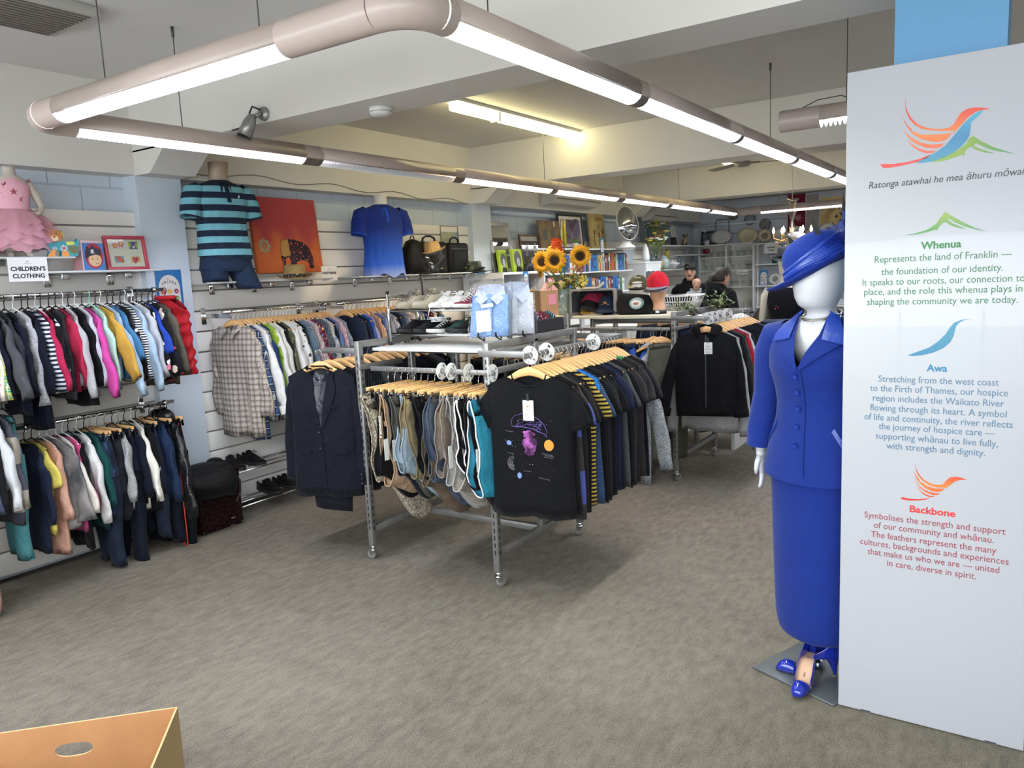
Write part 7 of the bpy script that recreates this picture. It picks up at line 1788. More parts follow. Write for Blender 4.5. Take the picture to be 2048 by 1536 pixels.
# basket lying on its side with caps inside
bk = thing('felt_basket', 'grey felt basket with rope handles lying on its side full of caps', 'basket', (-3.045, 5.83, ZB + .002), 6)
FEL = c('felt_grey', '#8f8b86', weave=.6); FELD = c('felt_dark', '#3a3a3d')
def rrect(w, h, y, r=.03, n=6):
    P = []
    for cx, cz, a0 in ((w - r, h - r, 0), (-w + r, h - r, 90), (-w + r, r, 180), (w - r, r, 270)):
        for i in range(n + 1): a = radians(a0 + 90 * i / n); P.append((cx + r * cos(a), y, cz + r * sin(a)))
    return P
b = MB(); b.loft([rrect(.195, .208, .22), rrect(.205, .215, .0), rrect(.21, .219, -.004), rrect(.19, .20, -.004, .02), rrect(.185, .195, .21, .02)], cap0=True, cap1=True); b.build('body', FELD, bk)
b = MB(); b.loft([[(x, y, z + .0) for x, y, z in rrect(.212, .222, -.006)], [(x, y, z) for x, y, z in rrect(.212, .222, .03)], [(x, y, z) for x, y, z in rrect(.19, .202, .03, .02)], [(x, y, z) for x, y, z in rrect(.19, .202, -.006, .02)]], loop=True); b.build('rim', FEL, bk)
ROPE = mat('rope_cream', '#c9bda8', .8, bmp=.8, bscale=120)
b = MB(); b.tube([(-.07, -.01, .225), (-.02, -.02, .228), (.05, -.012, .226), (.09, -.02, .245), (.115, -.03, .27)], .010, 8); b.tube([(-.08, -.01, .004), (0, -.02, .006), (.09, -.01, .004)], .009, 8); b.build('rope_handle', ROPE, bk)
b = MB()
for x in (-.07, .05): b.lathe([(.008, 0), (.016, .002), (.016, .006), (.008, .008)], 14, T(x, -.008, .216))
b.build('eyelets', M_STEEL, bk)
def cap_(label, M, m, brim_m=None, mark=None, r=.085, h=.11, slot=False, name='cap', strap=None):
    t = thing(name, label, 'cap', M=M, group='caps on the second rack')
    b = MB(); n_ = 36; rows = []
    for j in range(9):
        k = j / 8; a = pi / 2 * k
        rows.append([(r * cos(a) ** .8 * cos(2 * pi * i / n_) if k < 1 else 0.001 * cos(i), r * 1.12 * (cos(a) ** .8 if k < 1 else .001) * sin(2 * pi * i / n_), h * sin(a) ** .9) for i in range(n_)])
    b.loft(rows)
    if slot:
        b.f = [f for f in b.f if not (sum(b.v[i][1] for i in f) / 4 < -r * .6 and abs(sum(b.v[i][0] for i in f) / 4) < .038 and .02 < sum(b.v[i][2] for i in f) / 4 < .055)]; b.m = [0] * len(b.f); b.s = [True] * len(b.f)
    b.build('crown', m, t)
    b = MB(); b.ell((0, 0, h), (.008, .008, .005), 8, 6); b.build('button', m, t)
    if not slot:
        b = MB(); rows = []
        for u_ in [i / 10 * 2 - 1 for i in range(11)]:
            a = -pi / 2 + u_ * 1.15
            rows.append([((r + k * .075 * cos(u_ * 1.2)) * cos(a), (r * 1.1 + k * .085 * cos(u_ * 1.35)) * sin(a), .006 - .022 * k * (1 - .2 * k) - .022 * (abs(u_) ** 2) * k) for k in (0, .35, .7, 1)])
        b.loft([[(x, y, z + .004) for x, y, z in q] for q in rows], closed=False); b.loft([[(x, y, z) for x, y, z in q[::-1]] for q in rows], closed=False); b.build('peak', brim_m or m, t)
    else:
        b = MB(); b.tube([(.06 * u_, -(r * 1.10) * sqrt(max(0, 1 - (.06 * u_ / r) ** 2)), .012) for u_ in [i / 6 - 1 for i in range(13)]], .009, 6, sq=1); b.build('strap', M_BLACKP, t)
    if mark: mark(t, r, h)
    return t
def sun_mark(t, r, h):
    b = MB(); y = -r * 1.10
    for k in range(7): a = pi * k / 6; b.tube([(.006 * cos(a), y + .002, .052 + .006 * sin(a)), (.018 * cos(a), y + .012, .052 + .018 * sin(a))], .002, 5)
    b.tube([(-.035, y + .008, .044), (.035, y + .008, .044)], .0016, 5); b.build('sun_emblem', mat('emblem_gold', '#c9913a', .5), t)
cap_('navy cap with a golden sun emblem inside the felt basket', T(-2.945, 5.93, ZB + .055) @ RZ(8) @ RX(8), c('cap_navy', '#1c2436'), mark=sun_mark)
cap_('black cap in the middle of the pile in the felt basket', T(-3.12, 5.95, ZB + .075) @ RZ(28) @ RX(10) @ RY(8), c('cap_blk', '#1c1c1e'))
cap_('khaki cap with a yellow-edged peak at the bottom of the basket pile', T(-3.13, 5.94, ZB + .03) @ RZ(40), c('cap_khaki', '#8d8160'), c('cap_yel', '#b58f35'), h=.08)
t = thing('bucket_hat', 'crumpled dark red hat on top of the caps in the basket', 'hat', (-3.08, 5.93, ZB + .155), 15)
b = MB(); b.loft([[((.05 + .075 * k + .012 * sin(5 * a_ + 2)) * cos(a_), (.04 + .035 * k) * sin(a_), .03 - .045 * k + .02 * sin(3 * a_ + k) * k - .03 * k * k) for a_ in [2 * pi * i / 40 for i in range(40)]] for k in [j / 6 for j in range(7)]], cap0=True); b.build('body', c('hat_wine', '#7a1c34', weave=1), t)
# black tote with badge
tt = thing('tote_bag', 'black cotton bag with an oval blue-green bird badge beside the basket', 'bag', (-2.655, 5.86, ZB + .001), 4)
b = MB(); rr = []
for k in range(9): u_ = k / 8; rr.append([((.155 - .025 * u_ + .015 * sin(pi * u_)) * sgp(cos(2 * pi * i / 32), .6) - .02 * u_, (.065 - .05 * u_ ** 1.5) * sgp(sin(2 * pi * i / 32), .7) + .006 * sin(5 * cos(2 * pi * i / 32) + k), .168 * u_ - .012 * u_ * cos(2 * pi * i / 32)) for i in range(32)])
b.loft(rr, cap0=True, cap1=True); bvt = bvh_of(b); b.build('body', c('tote_black', '#1f1f21', weave=.7), tt)
def bp_(x, z, o=.002): return front(bvt, x, z, o)
def badge(cx, cz, rx, rz_, m, nm, o):
    k = MB(); k.loft([[bp_(cx + rx * q * cos(2 * pi * i / 28), cz + rz_ * q * sin(2 * pi * i / 28), o) for i in range(28)] for q in (.02, .5, 1)]); return k.build(nm, m, tt)
badge(.02, .092, .062, .048, mat('badge_teal', '#7c989a', .6), 'badge', .004); badge(.02, .092, .045, .028, M_PAPER, 'badge_centre', .006); badge(.015, .09, .024, .011, mat('badge_brown', '#9a7550', .6), 'badge_bird', .008)
for cz, sg in ((.128, 1), (.056, -1)):
    for i in range(7):
        x = .02 + (i - 3) * .0105; z = cz - sg * .0009 * (i - 3) ** 2
        k = MB(); pp = bp_(x, z, .0062); k.bb(pp[0] - .003, pp[0] + .003, pp[1] - .0005, pp[1] + .0005, z - .004, z + .004); k.build('badge_letter_mark', M_PAPER, tt)
# heads wearing caps
def dhead(name, label, M, m, hd=1.0, lips=False, neck=.10):
    t = thing(name, label, 'head form', M=M)
    b = MB(); b.loft(rings_of([(0, .058, .058), (.02, .06, .06), (neck * .6, .047, .05), (neck, .047, .055, -.004), (neck + .018, .055, .078, -.014), (neck + .06, .068, .092, -.008), (neck + .11, .076, .098), (neck + .16, .074, .095), (neck + .20, .052, .068), (neck + .215, .003, .003)], 32, .95), cap0=True, cap1=True)
    b.ell((0, -.098, neck + .075), (.011, .02, .016), 10, 8); b.ell((.074, .0, neck + .08), (.008, .016, .026), 8, 8); b.ell((-.074, .0, neck + .08), (.008, .016, .026), 8, 8); b.build('head', m, t)
    if lips: b = MB(); b.ell((0, -.088, neck + .042), (.020, .008, .006), 12, 6); b.build('lips', mat('lip_red', '#a5374a', .4), t); b = MB(); b.lathe([(0, 0), (.064, 0), (.064, .034), (.0, .034)], 24, T(0, 0, -.004)); b.build('base', M_BLACKP, t); b = MB(); b.bb(-.005, .025, -.0662, -.0638, .008, .026); b.build('base_label', M_PAPER, t)
    return t
FOAM = mat('foam_white', '#c4c0b8', .8); FLESH = mat('head_flesh', '#c79a78', .5)
dhead('foam_head', 'white foam head seen from behind wearing the olive flower cap', T(-2.73, 6.08, ZB) @ RZ(195), FOAM, neck=.10)
cap_('olive and cream flower-print cap worn backwards on the white foam head', T(-2.73, 6.08, ZB + .205) @ RZ(14) @ RX(6), c('cap_flower', '#45442f', 'print', '#c5b98a', '#45442f', 1.3), r=.088, h=.115, slot=True)
dhead('wig_head', 'flesh-coloured female display head with red lips under the red cap', T(-2.475, 5.90, ZB + .004) @ RZ(4), FLESH, lips=True, neck=.12)
cap_('bright red cap with a dark banded peak on the flesh-coloured head', T(-2.475, 5.895, ZB + .225) @ RZ(4) @ RX(10), c('cap_red', '#b3202f'), c('cap_peak', '#2a2a2e', 'hstripe', '#77777d', sc=.3), r=.09, h=.12)
# white laundry basket
lb_ = thing('laundry_basket', 'white slotted plastic laundry basket on the second rack behind the heads', 'basket', (-2.50, 6.40, ZB + .002), 8)
b = MB(); w0, w1, d0, d1, hh_ = .16, .20, .11, .14, .13
def rr2(w, d, z): return [(x, y, z) for x, z0, y in [(p[0], 0, p[2] - d) for p in rrect(w, 2 * d, 0, .04)]]
b.loft([rr2(w1, d1, hh_), rr2(w1 + .012, d1 + .012, hh_), rr2(w1 + .012, d1 + .012, hh_ - .014), rr2(w1 - .004, d1 - .004, hh_ - .014)], loop=True)
b.loft([rr2(w0, d0, 0), rr2(w0 + .008, d0 + .008, .026)], cap0=True); k_ = .07; b.loft([rr2(w0 + .02, d0 + .02, .066), rr2(w0 + .024, d0 + .024, .078)])
P0, P1 = rr2(w0, d0, 0), rr2(w1, d1, hh_)
for s in (-1, 1):
    for i in range(17):
        x = -.9 + 1.8 * i / 16
        b.tube([(x * w0, s * d0, .01), (x * w1, s * d1, hh_ - .01)], .0042, 5)
    for i in range(11):
        y = -.85 + 1.7 * i / 10
        b.tube([(s * w0, y * d0, .01), (s * w1, y * d1, hh_ - .01)], .0042, 5)
b.build('basket', M_WHITEP, lb_)
b = MB(); b.ell((-.02, 0, .09), (.15, .09, .045), 16, 8); b.build('lining_cloth', c('p_blk', '#19191d'), lb_)
def bush(name, label, p, n=90, sp=.09, seed=1, m=None, drop=.0):
    t = thing(name, label, 'plant', p); b = MB(); R = random.Random(seed)
    for k in range(n):
        x, y, z = R.gauss(0, sp), R.gauss(0, sp * .6), abs(R.gauss(.03, sp * .6)) - drop * R.random(); a, e_ = R.uniform(0, 6.3), R.uniform(-.5, .9); L_ = R.uniform(.025, .045)
        b.loft([[(x + u_ * L_ * cos(a) * cos(e_) - s * .011 * sin(pi * (.1 + .9 * u_)) * sin(a), y + u_ * L_ * sin(a) * cos(e_) + s * .011 * sin(pi * (.1 + .9 * u_)) * cos(a), z + u_ * L_ * sin(e_)) for s in (-1, 0, 1)] for u_ in (0, .35, .7, 1)], closed=False)
    b.build('leaves', m or mat('leaf_grey', '#67764f', .6, var=.3, vscale=18), t)
    b = MB()
    for k in range(6): a = k * 1.05; b.tube([(0, 0, -.02), (sp * .8 * cos(a), sp * .5 * sin(a), .03), (sp * 1.5 * cos(a), sp * .9 * sin(a), .05 - drop)], .003, 5)
    b.build('stems', STEM, t)
bush('trailing_plant', 'grey-green leafy plant at the right corner of the second rack', (-2.27, 5.98, 1.365), 110, .055, 3, drop=.07)
bush('trailing_plant', 'bushier grey-green plant further back on the second rack', (-2.17, 6.42, 1.375), 150, .065, 4, drop=.06)
# far end of the shop
def solo(name, mb, m, label, cat, M=None, group=None):
    o = mb.build(name, m, M=M); return tag(o, label, cat, group)
def plank(label, y0, y1, z, x1=-4.75, x0=-5.03):
    return solo('wall_shelf', MB().bb(x0, x1, y0, y1, z - .02, z, b=.003), M_WHITEP, label, 'shelf')
plank('top white shelf holding the driftwood board and bridge print', 7.75, 10.50, 1.99)
plank('white bookshelf board behind the sunflowers', 7.66, 10.40, 1.69)
plank('lower white bookshelf board behind the felt basket', 7.60, 10.30, 1.40)
plank('white shelf in the corner bay under the flower arrangements', 11.0, 13.3, 2.05)
plank('white shelf of ceramics above the man with the baby', 11.1, 12.9, 1.665)
plank('small white shelf of glasses in the far corner', 12.7, 13.85, 1.90)
# cubby unit below the mirrors
cu = thing('cubby_shelf', 'white open cubby shelving unit behind the packaged shirts', 'shelf unit', (-4.62, 7.02, 0))
MB().bb(-.36, .15, -.42, .42, 1.70, 1.725).build('top', M_WHITEP, cu)
for y in (-.42, 0, .41): MB().bb(-.36, .15, y - .012, y + .012, .02, 1.70).build('upright', M_WHITEP, cu)
for z in (.02, .45, .86, 1.28): MB().bb(-.36, .15, -.41, .41, z, z + .02).build('shelf_board', M_WHITEP, cu)
MB().bb(-.37, -.355, -.42, .42, .02, 1.72).build('back_panel', M_SLAT, cu)
MIR = mat('mirror', '#c8ccd0', .02, 1.0); SILV = mat('frame_silver', '#9a9b9c', .35, .6); BRN = mat('frame_brown', '#4a3424', .5)
def mirror(label, w, h, fw, fm, M):
    t = thing('wall_mirror', label, 'mirror', M=M); framed(t, w, h, fw, fm, MIR); return t
mirror('tall silver framed mirror leaning on the slatwall above the cubby unit', .42, .57, .045, SILV, wallM(7.33, 1.727, -4.93, 0, -7))
mirror('brown framed mirror etched with white shoe prints beside the silver mirror', .44, .47, .022, BRN, wallM(7.92, 1.70, -4.90, 0, -8))
sp = [o for o in COL.objects if o.name == 'wall_mirror.001'][0]
for cx, cz in ((-.10, .25), (.09, .27), (-.02, .10)):
    b = MB()
    for q in range(3): b.tube([(cx + .025 * q * .5 + .02 * cos(a_), .006, cz + .05 * q * .6 + .035 * sin(a_)) for a_ in [2 * pi * i / 12 for i in range(12)]], .004, 5, loop=True)
    b.build('etched_shoe_print', M_PAPER, sp)
def slab(name, label, cat, w, h, d, m, M): return solo(name, MB().bb(-w / 2, w / 2, 0, d, 0, h, b=.002), m, label, cat, M)
GRN = mat('lime_green', '#9fb52f', .5)
def photo_canvas(label, w, h, M):
    t = thing('canvas_picture', label, 'picture', M=M); MB().bb(-w / 2, w / 2, 0, .03, 0, h).build('canvas', GRN, t)
    flat(circ(0, h * .55, w * .36, 16), '#4a4b4c', t, 'printed_hat', -.0008); flat(circ(.01, h * .42, w * .17, 14, h * .2), '#a5a5a5', t, 'printed_face', -.0016); flat([(-w * .3, 0), (w * .35, 0), (w * .25, h * .22), (-w * .2, h * .22)], '#222326', t, 'printed_coat', -.0012)
photo_canvas('lime green canvas with a grey portrait leaning before the silver mirror', .26, .26, wallM(7.42, 1.727, -4.80, 8, -6))
photo_canvas('second lime green canvas half hidden behind the first', .20, .25, wallM(7.20, 1.727, -4.85, 8, -6))
t = thing('handbag', 'small black handbag standing before the lime green canvas', 'bag', M=wallM(7.50, 1.727, -4.72)); MB().loft([[(w_ * sgp(cos(a_), .5), .04 * sgp(sin(a_), .6), z) for a_ in [2 * pi * i / 20 for i in range(20)]] for z, w_ in ((0, .085), (.06, .08), (.09, .06))], cap0=True, cap1=True).build('body', BAGS, t)
b = MB(); b.tube([(.045 * cos(pi * i / 10), 0, .088 + .05 * sin(pi * i / 10)) for i in range(11)], .005, 6); b.build('handle', BAGS, t)
WD = mat('driftwood', '#7d684b', .7, var=.25, vscale=12)
t = thing('plank_sign', 'wooden plank board with two grey oval leaf shapes on the top shelf', 'wall art', M=wallM(8.45, 1.992, -4.96, 0, -6)); b = MB()
for k in range(3): b.bb(-.25 + .167 * k, -.25 + .167 * k + .163, 0, .03, 0, .36, b=.002)
b.build('boards', WD, t)
for x in (-.13, .06): flat(circ(x, .18, .045, 16, .075), '#4d5654', t, 'oval_leaf', -.0008)
flat([(.10, .28), (.14, .28), (.14, .35), (.10, .35)], '#c9c7c2', t, 'price_label', -.0008)
t = thing('picture_frame', 'black framed print of a bridge at dusk on the top shelf', 'picture', M=wallM(9.02, 1.992, -4.97, 0, -5)); framed(t, .66, .46, .03, M_BLACKP, print_mat('print_bridge', '#3a3f63', '#6d5a70', '#c0a6a0', 4), matw=.04)
b = MB(); b.poly([(-.05, .30), (.12, .40), (.22, .40), (.02, .22)], .001, T(0, .0075, 0)); b.tube([(.06 * cos(a_) - .12, .008, .13 + .06 * sin(a_)) for a_ in [pi * i / 12 for i in range(13)]], .006, 5); b.build('bridge_print', mat('bridge_dark', '#4a3a45', .6), t)
t = thing('wooden_sign', 'cream wooden panel with burnt writing and flowers beside the convex mirror', 'sign', M=wallM(9.72, 1.992, -4.94, 0, -5)); MB().bb(-.22, .22, 0, .035, 0, .55, b=.003).build('panel', mat('panel_cream', '#b5a06a', .6, var=.25, vscale=6), t)
text('burnt_writing', 'Love', .11, mat('burnt_brown', '#4a3620', .8), t, T(.05, -.001, .39), shear=.2); text('burnt_writing', 'is', .10, MATS['burnt_brown'], t, T(.03, -.001, .29), shear=.2)
b = MB()
for x, z in ((-.12, .24), (.02, .2), (.13, .25)):
    b.tube([(x, -.002, .04), (x + .01, -.002, z)], .003, 5)
    for k in range(6): b.tube([(x + .01 + .012 * cos(k * 1.05), -.002, z + .012 * sin(k * 1.05)), (x + .01 + .032 * cos(k * 1.05), -.002, z + .032 * sin(k * 1.05))], .004, 5)
b.build('burnt_flowers', MATS['burnt_brown'], t)
t = thing('potted_succulent', 'small green succulent in a white pot before the bridge print', 'plant', (-4.82, 8.80, 1.991)); MB().lathe([(0, 0), (.035, 0), (.042, .07), (.038, .07), (.035, .055), (0, .055)], 18).build('pot', M_WHITEP, t)
b = MB()
for k in range(16): a = k * 2.4; r = .02 + .002 * k; b.tube([(0, 0, .055), (r * .7 * cos(a), r * .7 * sin(a), .075 + .002 * (16 - k)), (r * 1.5 * cos(a), r * 1.5 * sin(a), .09 + .003 * (16 - k))], [.007, .008, .002], 5)
b.build('leaves', mat('succulent', '#5f8a3a', .5), t)
price_poster('narrow blue PRICES card hanging from the top shelf in front of the wooden sign', .10, .19, wallM(9.42, 2.13, -4.745)); price_poster('narrow blue PRICES card hanging in the cubby unit', .10, .20, wallM(7.02, 1.725, -4.46))
# convex mirror on its stand
t = thing('convex_mirror', 'big round convex security mirror on a pale stand above the books', 'mirror', (-4.66, 9.98, 1.992), 62); b = MB(); CM = T(0, -.05, .34) @ RX(78)
b.lathe([(.235, 0), (.20, .035), (.14, .062), (.07, .078), (.001, .083)], 36, CM, sx=.75); b.build('mirror_dome', MIR, t); b = MB(); b.lathe([(.232, -.012), (.245, -.01), (.245, .008), (.232, .006)], 36, CM, sx=.75); b.build('rim', M_WHITEP, t)
MB().loft(rings_of([(0, .15, .10), (.02, .15, .10), (.06, .09, .06), (.12, .05, .04, -.01)], 24), cap0=True, cap1=True).build('stand', M_WHITEP, t)
# books
R = random.Random(77); BC = [('#1d2a4a', 'navy'), ('#22232a', 'black'), ('#8fa3ad', 'grey-blue'), ('#c9c4b4', 'cream'), ('#a7a53c', 'olive-yellow'), ('#b9b9bd', 'silver-grey'), ('#a5532f', 'rust'), ('#7c2f3c', 'maroon'), ('#d0cfca', 'white'), ('#4f7f9c', 'steel blue'), ('#5a3a2a', 'brown'), ('#2f5f4f', 'green')]
def books(y0, y1, z, where, gg, hmin, hmax, letters=()):
    y = y0; i = 0; cards = dict(letters)
    while y < y1:
        i += 1; th = R.uniform(.022, .05); h = R.uniform(hmin, hmax); col, cn = BC[R.randrange(len(BC))]
        if cards and min(cards) <= y:
            L_ = cards.pop(min(cards)); t = thing('letter_divider', f'blue alphabet divider card with the letter {L_} on the {where}', 'divider card', M=wallM(y + .08, z, -4.81), group='alphabet dividers')
            MB().bb(-.085, .085, 0, .012, 0, .215).build('card', mat('divider_blue', '#2a5a93', .4), t); text('letter', L_, .2, mat('divider_dark', '#1a3556', .6), t, T(0, -.001, .04)); y += .175; continue
        t = thing('book', f'{cn} book, {ordinal(i)} from the left on the {where}', 'book', (-4.90, y + th / 2, z), R.uniform(-2, 2), gg)
        m = mat('book_' + cn, col, .55); MB().bb(-.075, .085, -th / 2, th / 2, 0, h, b=.002).build('cover', m, t)
        b = MB(); b.bb(.085, .0858, -th * .3, th * .3, h * .55, h * .8); b.build('spine_label', MATS['book_' + BC[(i * 5 + 3) % 12][1]] if 'book_' + BC[(i * 5 + 3) % 12][1] in MATS else M_PAPER, t)
        y += th + .002
books(8.10, 10.34, 1.69, 'shelf behind the sunflowers', 'books on the middle shelf', .19, .245, ((8.45, 'B'), (9.20, 'C'), (10.02, 'D')))
books(7.95, 10.20, 1.40, 'shelf behind the felt basket', 'books on the lower shelf', .17, .21, ((8.05, 'H'), (8.5, 'I'), (9.0, 'J'), (9.45, 'K'), (9.85, 'L')))
# paper bag, wicker, cubby contents
t = thing('paper_gift_bag', 'brown paper gift bag with pink tissue and a pink note beside the vase', 'bag', (-4.20, 7.10, 1.235), 62); KP = mat('kraft_paper', '#9a7654', .8, var=.08, vscale=8)
b = MB(); b.bb(-.17, .17, -.06, .06, 0, .28); b.build('bag', KP, t); b = MB(); b.bb(-.075, .02, -.0615, -.06, .13, .24); b.build('pink_note', mat('note_pink', '#c77f90', .7), t)
b = MB(); b.loft([[((.12 - .09 * k) * cos(a_) - .03 + .02 * k + .02 * sin(5 * a_), .04 * (1 - k) * sin(a_), .27 + .11 * k * (1 + .3 * sin(3 * a_))) for a_ in [2 * pi * i / 24 for i in range(24)]] for k in (0, .4, .8, 1)]); b.build('tissue', c('tissue_pink', '#c4918c'), t)
b = MB(); b.tube([(.02 + .05 * cos(pi * i / 10), -.05, .27 + .14 * sin(pi * i / 10)) for i in range(11)], .004, 5); b.build('handle', KP, t)
tbl = thing('display_table', 'white side table under the brown paper gift bag', 'table', (-4.20, 7.10, 0), 62); MB().bb(-.3, .3, -.2, .2, 1.205, 1.233, b=.003).build('tabletop', M_WHITEP, tbl)
for x in (-.27, .27):
    for y in (-.17, .17): MB().bb(x - .02, x + .02, y - .02, y + .02, 0, 1.205).build('leg', M_WHITEP, tbl)
t = thing('wicker_basket', 'small tan wicker basket in the cubby unit', 'basket', (-4.60, 7.2, 1.30)); b = MB()
for k in range(9): b.tube([(.09 * sgp(cos(a_), .5), .13 * sgp(sin(a_), .5), .012 + .025 * k) for a_ in [2 * pi * i / 24 for i in range(24)]], .013, 6, loop=True)
b.build('weave', mat('wicker', '#a67f3c', .7, var=.3, vscale=40), t)
solo('beanie', MB().ell((0, 0, .06), (.14, .13, .07), 20, 10), c('p_blk', '#19191d'), 'black knitted hat lying in the cubby unit behind the packaged shirts', 'hat', T(-4.52, 6.80, 1.301))
# air conditioners
def aircon(label, y, z, w=.95):
    t = thing('air_conditioner', label, 'air conditioner', M=wallM(y, z, -4.965)); b = MB()
    P = [(-.0, 0), (-.0, .28), (-.20, .28), (-.22, .24), (-.215, .08), (-.15, .02)]
    b.loft([[(x, p[0], p[1]) for p in P] for x in (-w / 2, w / 2)], cap0=True, cap1=True, smooth=False); b.build('casing', mat('aircon_white', '#cfccc4', .4), t)
    b = MB(); b.bb(-w * .46, w * .46, -.222, -.212, .068, .082); b.build('outlet', M_DARKEND, t)
    b = MB(); b.bb(-w * .47, w * .47, -.224, -.217, .10, .235, b=.003); b.build('front_panel', MATS['aircon_white'], t)
aircon('long white wall air conditioner above the bridge print', 8.85, 2.52, 1.25); aircon('white wall air conditioner beside the round mirror in the far corner', 11.70, 2.42, .95)
# white cupboard and vases with flowers
cp = thing('display_cupboard', 'white painted cupboard with scalloped openings beside the bookshelves', 'cupboard', (-4.78, 10.77, 0)); MB().bb(-.25, .2, -.30, .30, 1.765, 1.795, b=.004).build('top', M_WHITEP, cp); MB().bb(-.24, -.22, -.28, .28, 0, 1.765).build('back_panel', M_WHITEP, cp)
for y in (-.28, .28): MB().bb(-.24, .18, y - .012, y + .012, 0, 1.765).build('side_panel', M_WHITEP, cp)
for z in (.05, .5, .95, 1.3): MB().bb(-.22, .18, -.27, .27, z, z + .02).build('shelf_board', M_WHITEP, cp)
b = MB(); b.bb(.18, .195, -.29, .29, 1.70, 1.765); b.poly([(-.27, .06)] + [(-.27 + .54 * i / 24, .012 * abs(sin(pi * i / 8))) for i in range(25)] + [(.27, .06)], .012, T(.186, 0, 1.645) @ RZ(90)); b.build('scalloped_rail', M_WHITEP, cp)
solo('bottle_vase', MB().lathe([(0, 0), (.05, 0), (.055, .05), (.05, .16), (.03, .22), (.022, .25), (.026, .255)], 20), M_WHITEP, 'tall white ceramic bottle vase standing on the white cupboard', 'vase', T(-4.62, 10.56, 1.796))
def bouquet(label, p, cols, n=14, sp=.11, vase='glass'):
    t = thing('flower_arrangement', label, 'flowers', p); R = random.Random(n)
    MB().lathe([(0, .002), (.05, 0), (.06, .08), (.045, .17), (.05, .18)], 18).build('vase', M_GLASS if vase == 'glass' else vase, t)
    b = MB(); st = MB(); cb_ = {}
    for k in range(n):
        x, y, z = R.gauss(0, sp), R.gauss(0, sp), .28 + abs(R.gauss(0, .09)); st.tube([(0, 0, .03), (x * .5, y * .5, z * .6), (x, y, z)], .003, 4)
        q = MB()
        for j in range(8): a = j * .785; q.ell((x + .022 * cos(a), y + .022 * sin(a), z + .01 * (j % 2)), (.014, .014, .007), 6, 4)
        q.ell((x, y, z + .012), (.012, .012, .008), 6, 4)
        for j in range(3): a = R.uniform(0, 6); b.ell((x * .8 + .03 * cos(a), y * .8 + .03 * sin(a), z - R.uniform(.03, .1)), (.022, .012, .012), 6, 4)
        cc = cols[k % len(cols)]; q.build('bloom', mat('bloom_' + cc, cc, .6), t)
    b.build('leaves', LEAF, t); st.build('stems', STEM, t)
bouquet('arrangement of white, orange and yellow flowers before the corner shelf', (-4.52, 10.72, 1.796), ['#d9d7d0', '#b5651f', '#d9d7d0', '#c9b83a'], 18); bouquet('arrangement of cream lilies and yellow leaves on the corner shelf', (-4.82, 11.35, 2.051), ['#d9d5b5', '#c9b545', '#d6d3c9'], 16, .10)
# ornaments on the corner shelves
def orn(name, prof, m, label, cat, p, n=20, **k): return solo(name, MB().lathe(prof, n, None, **k), m, label, cat, T(*p))
solo('oval_plaque', MB().lathe([(0, 0), (.13, 0), (.13, .02), (.10, .022), (0, .02)], 24, RX(80), sx=1, sy=1.2), mat('plaque_blue', '#4a6a80', .4, var=.4, vscale=15), 'round blue patterned plate leaning behind the lilies on the corner shelf', 'plate', wallM(11.6, 2.20, -4.98))
t = thing('picture_frame', 'grey framed sketch of trees on the corner shelf', 'picture', M=wallM(12.05, 2.051, -4.97, 0, -6)); framed(t, .34, .30, .025, SILV, print_mat('print_tree', '#5d6660', '#8b9189', '#b5b8ae', 10))
solo('white_platter', MB().poly([(-.10, 0), (.10, 0), (.12, .05), (.10, .30), (.04, .34), (-.06, .34), (-.12, .30), (-.12, .05)], .02), M_WHITEP, 'white oblong platter leaning on the corner shelf', 'platter', wallM(12.55, 2.051, -4.93, 0, -10))
t = thing('dog_figurine', 'brown and white spotted dog figurine on the corner shelf', 'figurine', (-4.80, 12.62, 2.051), 40); FD = cloth('dog_spots', '#b59c7d', 'blotch', '#5f4630', sc=.4); b = MB(); b.ell((0, .03, .07), (.04, .06, .06)); b.ell((0, -.03, .15), (.03, .045, .035)); b.tube([(-.02, -.02, .1), (-.02, -.03, 0)], .014, 8); b.tube([(.02, -.02, .1), (.02, -.03, 0)], .014, 8); b.tube([(-.03, .06, .05), (-.03, .06, 0)], .016, 8); b.tube([(.03, .06, .05), (.03, .06, 0)], .016, 8); b.build('body', FD, t); b = MB(); b.ell((-.035, -.02, .165), (.012, .02, .025)); b.ell((.035, -.02, .165), (.012, .02, .025)); b.build('ears', BRN, t)
t = thing('decorative_box', 'dark box with a pale flower on the corner shelf before the sketch', 'box', M=wallM(12.2, 2.051, -4.80)); MB().bb(-.08, .08, 0, .06, 0, .13, b=.01).build('box', BAGS, t); flat(flower(.04, .1, .03), '#b5ab7a', t, 'flower', -.002)
orn('ginger_jar', [(0, 0), (.08, 0), (.10, .06), (.10, .14), (.05, .19), (.06, .20), (.02, .22), (0, .23)], mat('celadon', '#a5b3b5', .25), 'pale celadon lidded jar on the ceramics shelf', 'jar', (-4.82, 11.72, 1.666))
orn('grey_vase', [(0, 0), (.055, 0), (.065, .25), (.07, .26)], mat('pewter_grey', '#7f8a90', .35, .3), 'grey cylindrical vase at the left of the ceramics shelf', 'vase', (-4.85, 11.42, 1.666)); orn('candle_jar', [(0, 0), (.04, 0), (.04, .15), (0, .15)], mat('jar_gold', '#a08a60', .4), 'brown and gold candle jar before the grey vase', 'jar', (-4.76, 11.50, 1.666))
orn('tureen', [(0, 0), (.06, 0), (.11, .07), (.12, .09), (.06, .12), (.015, .13), (0, .15)], M_WHITEP, 'white lidded tureen on the ceramics shelf', 'tureen', (-4.78, 12.0, 1.666))
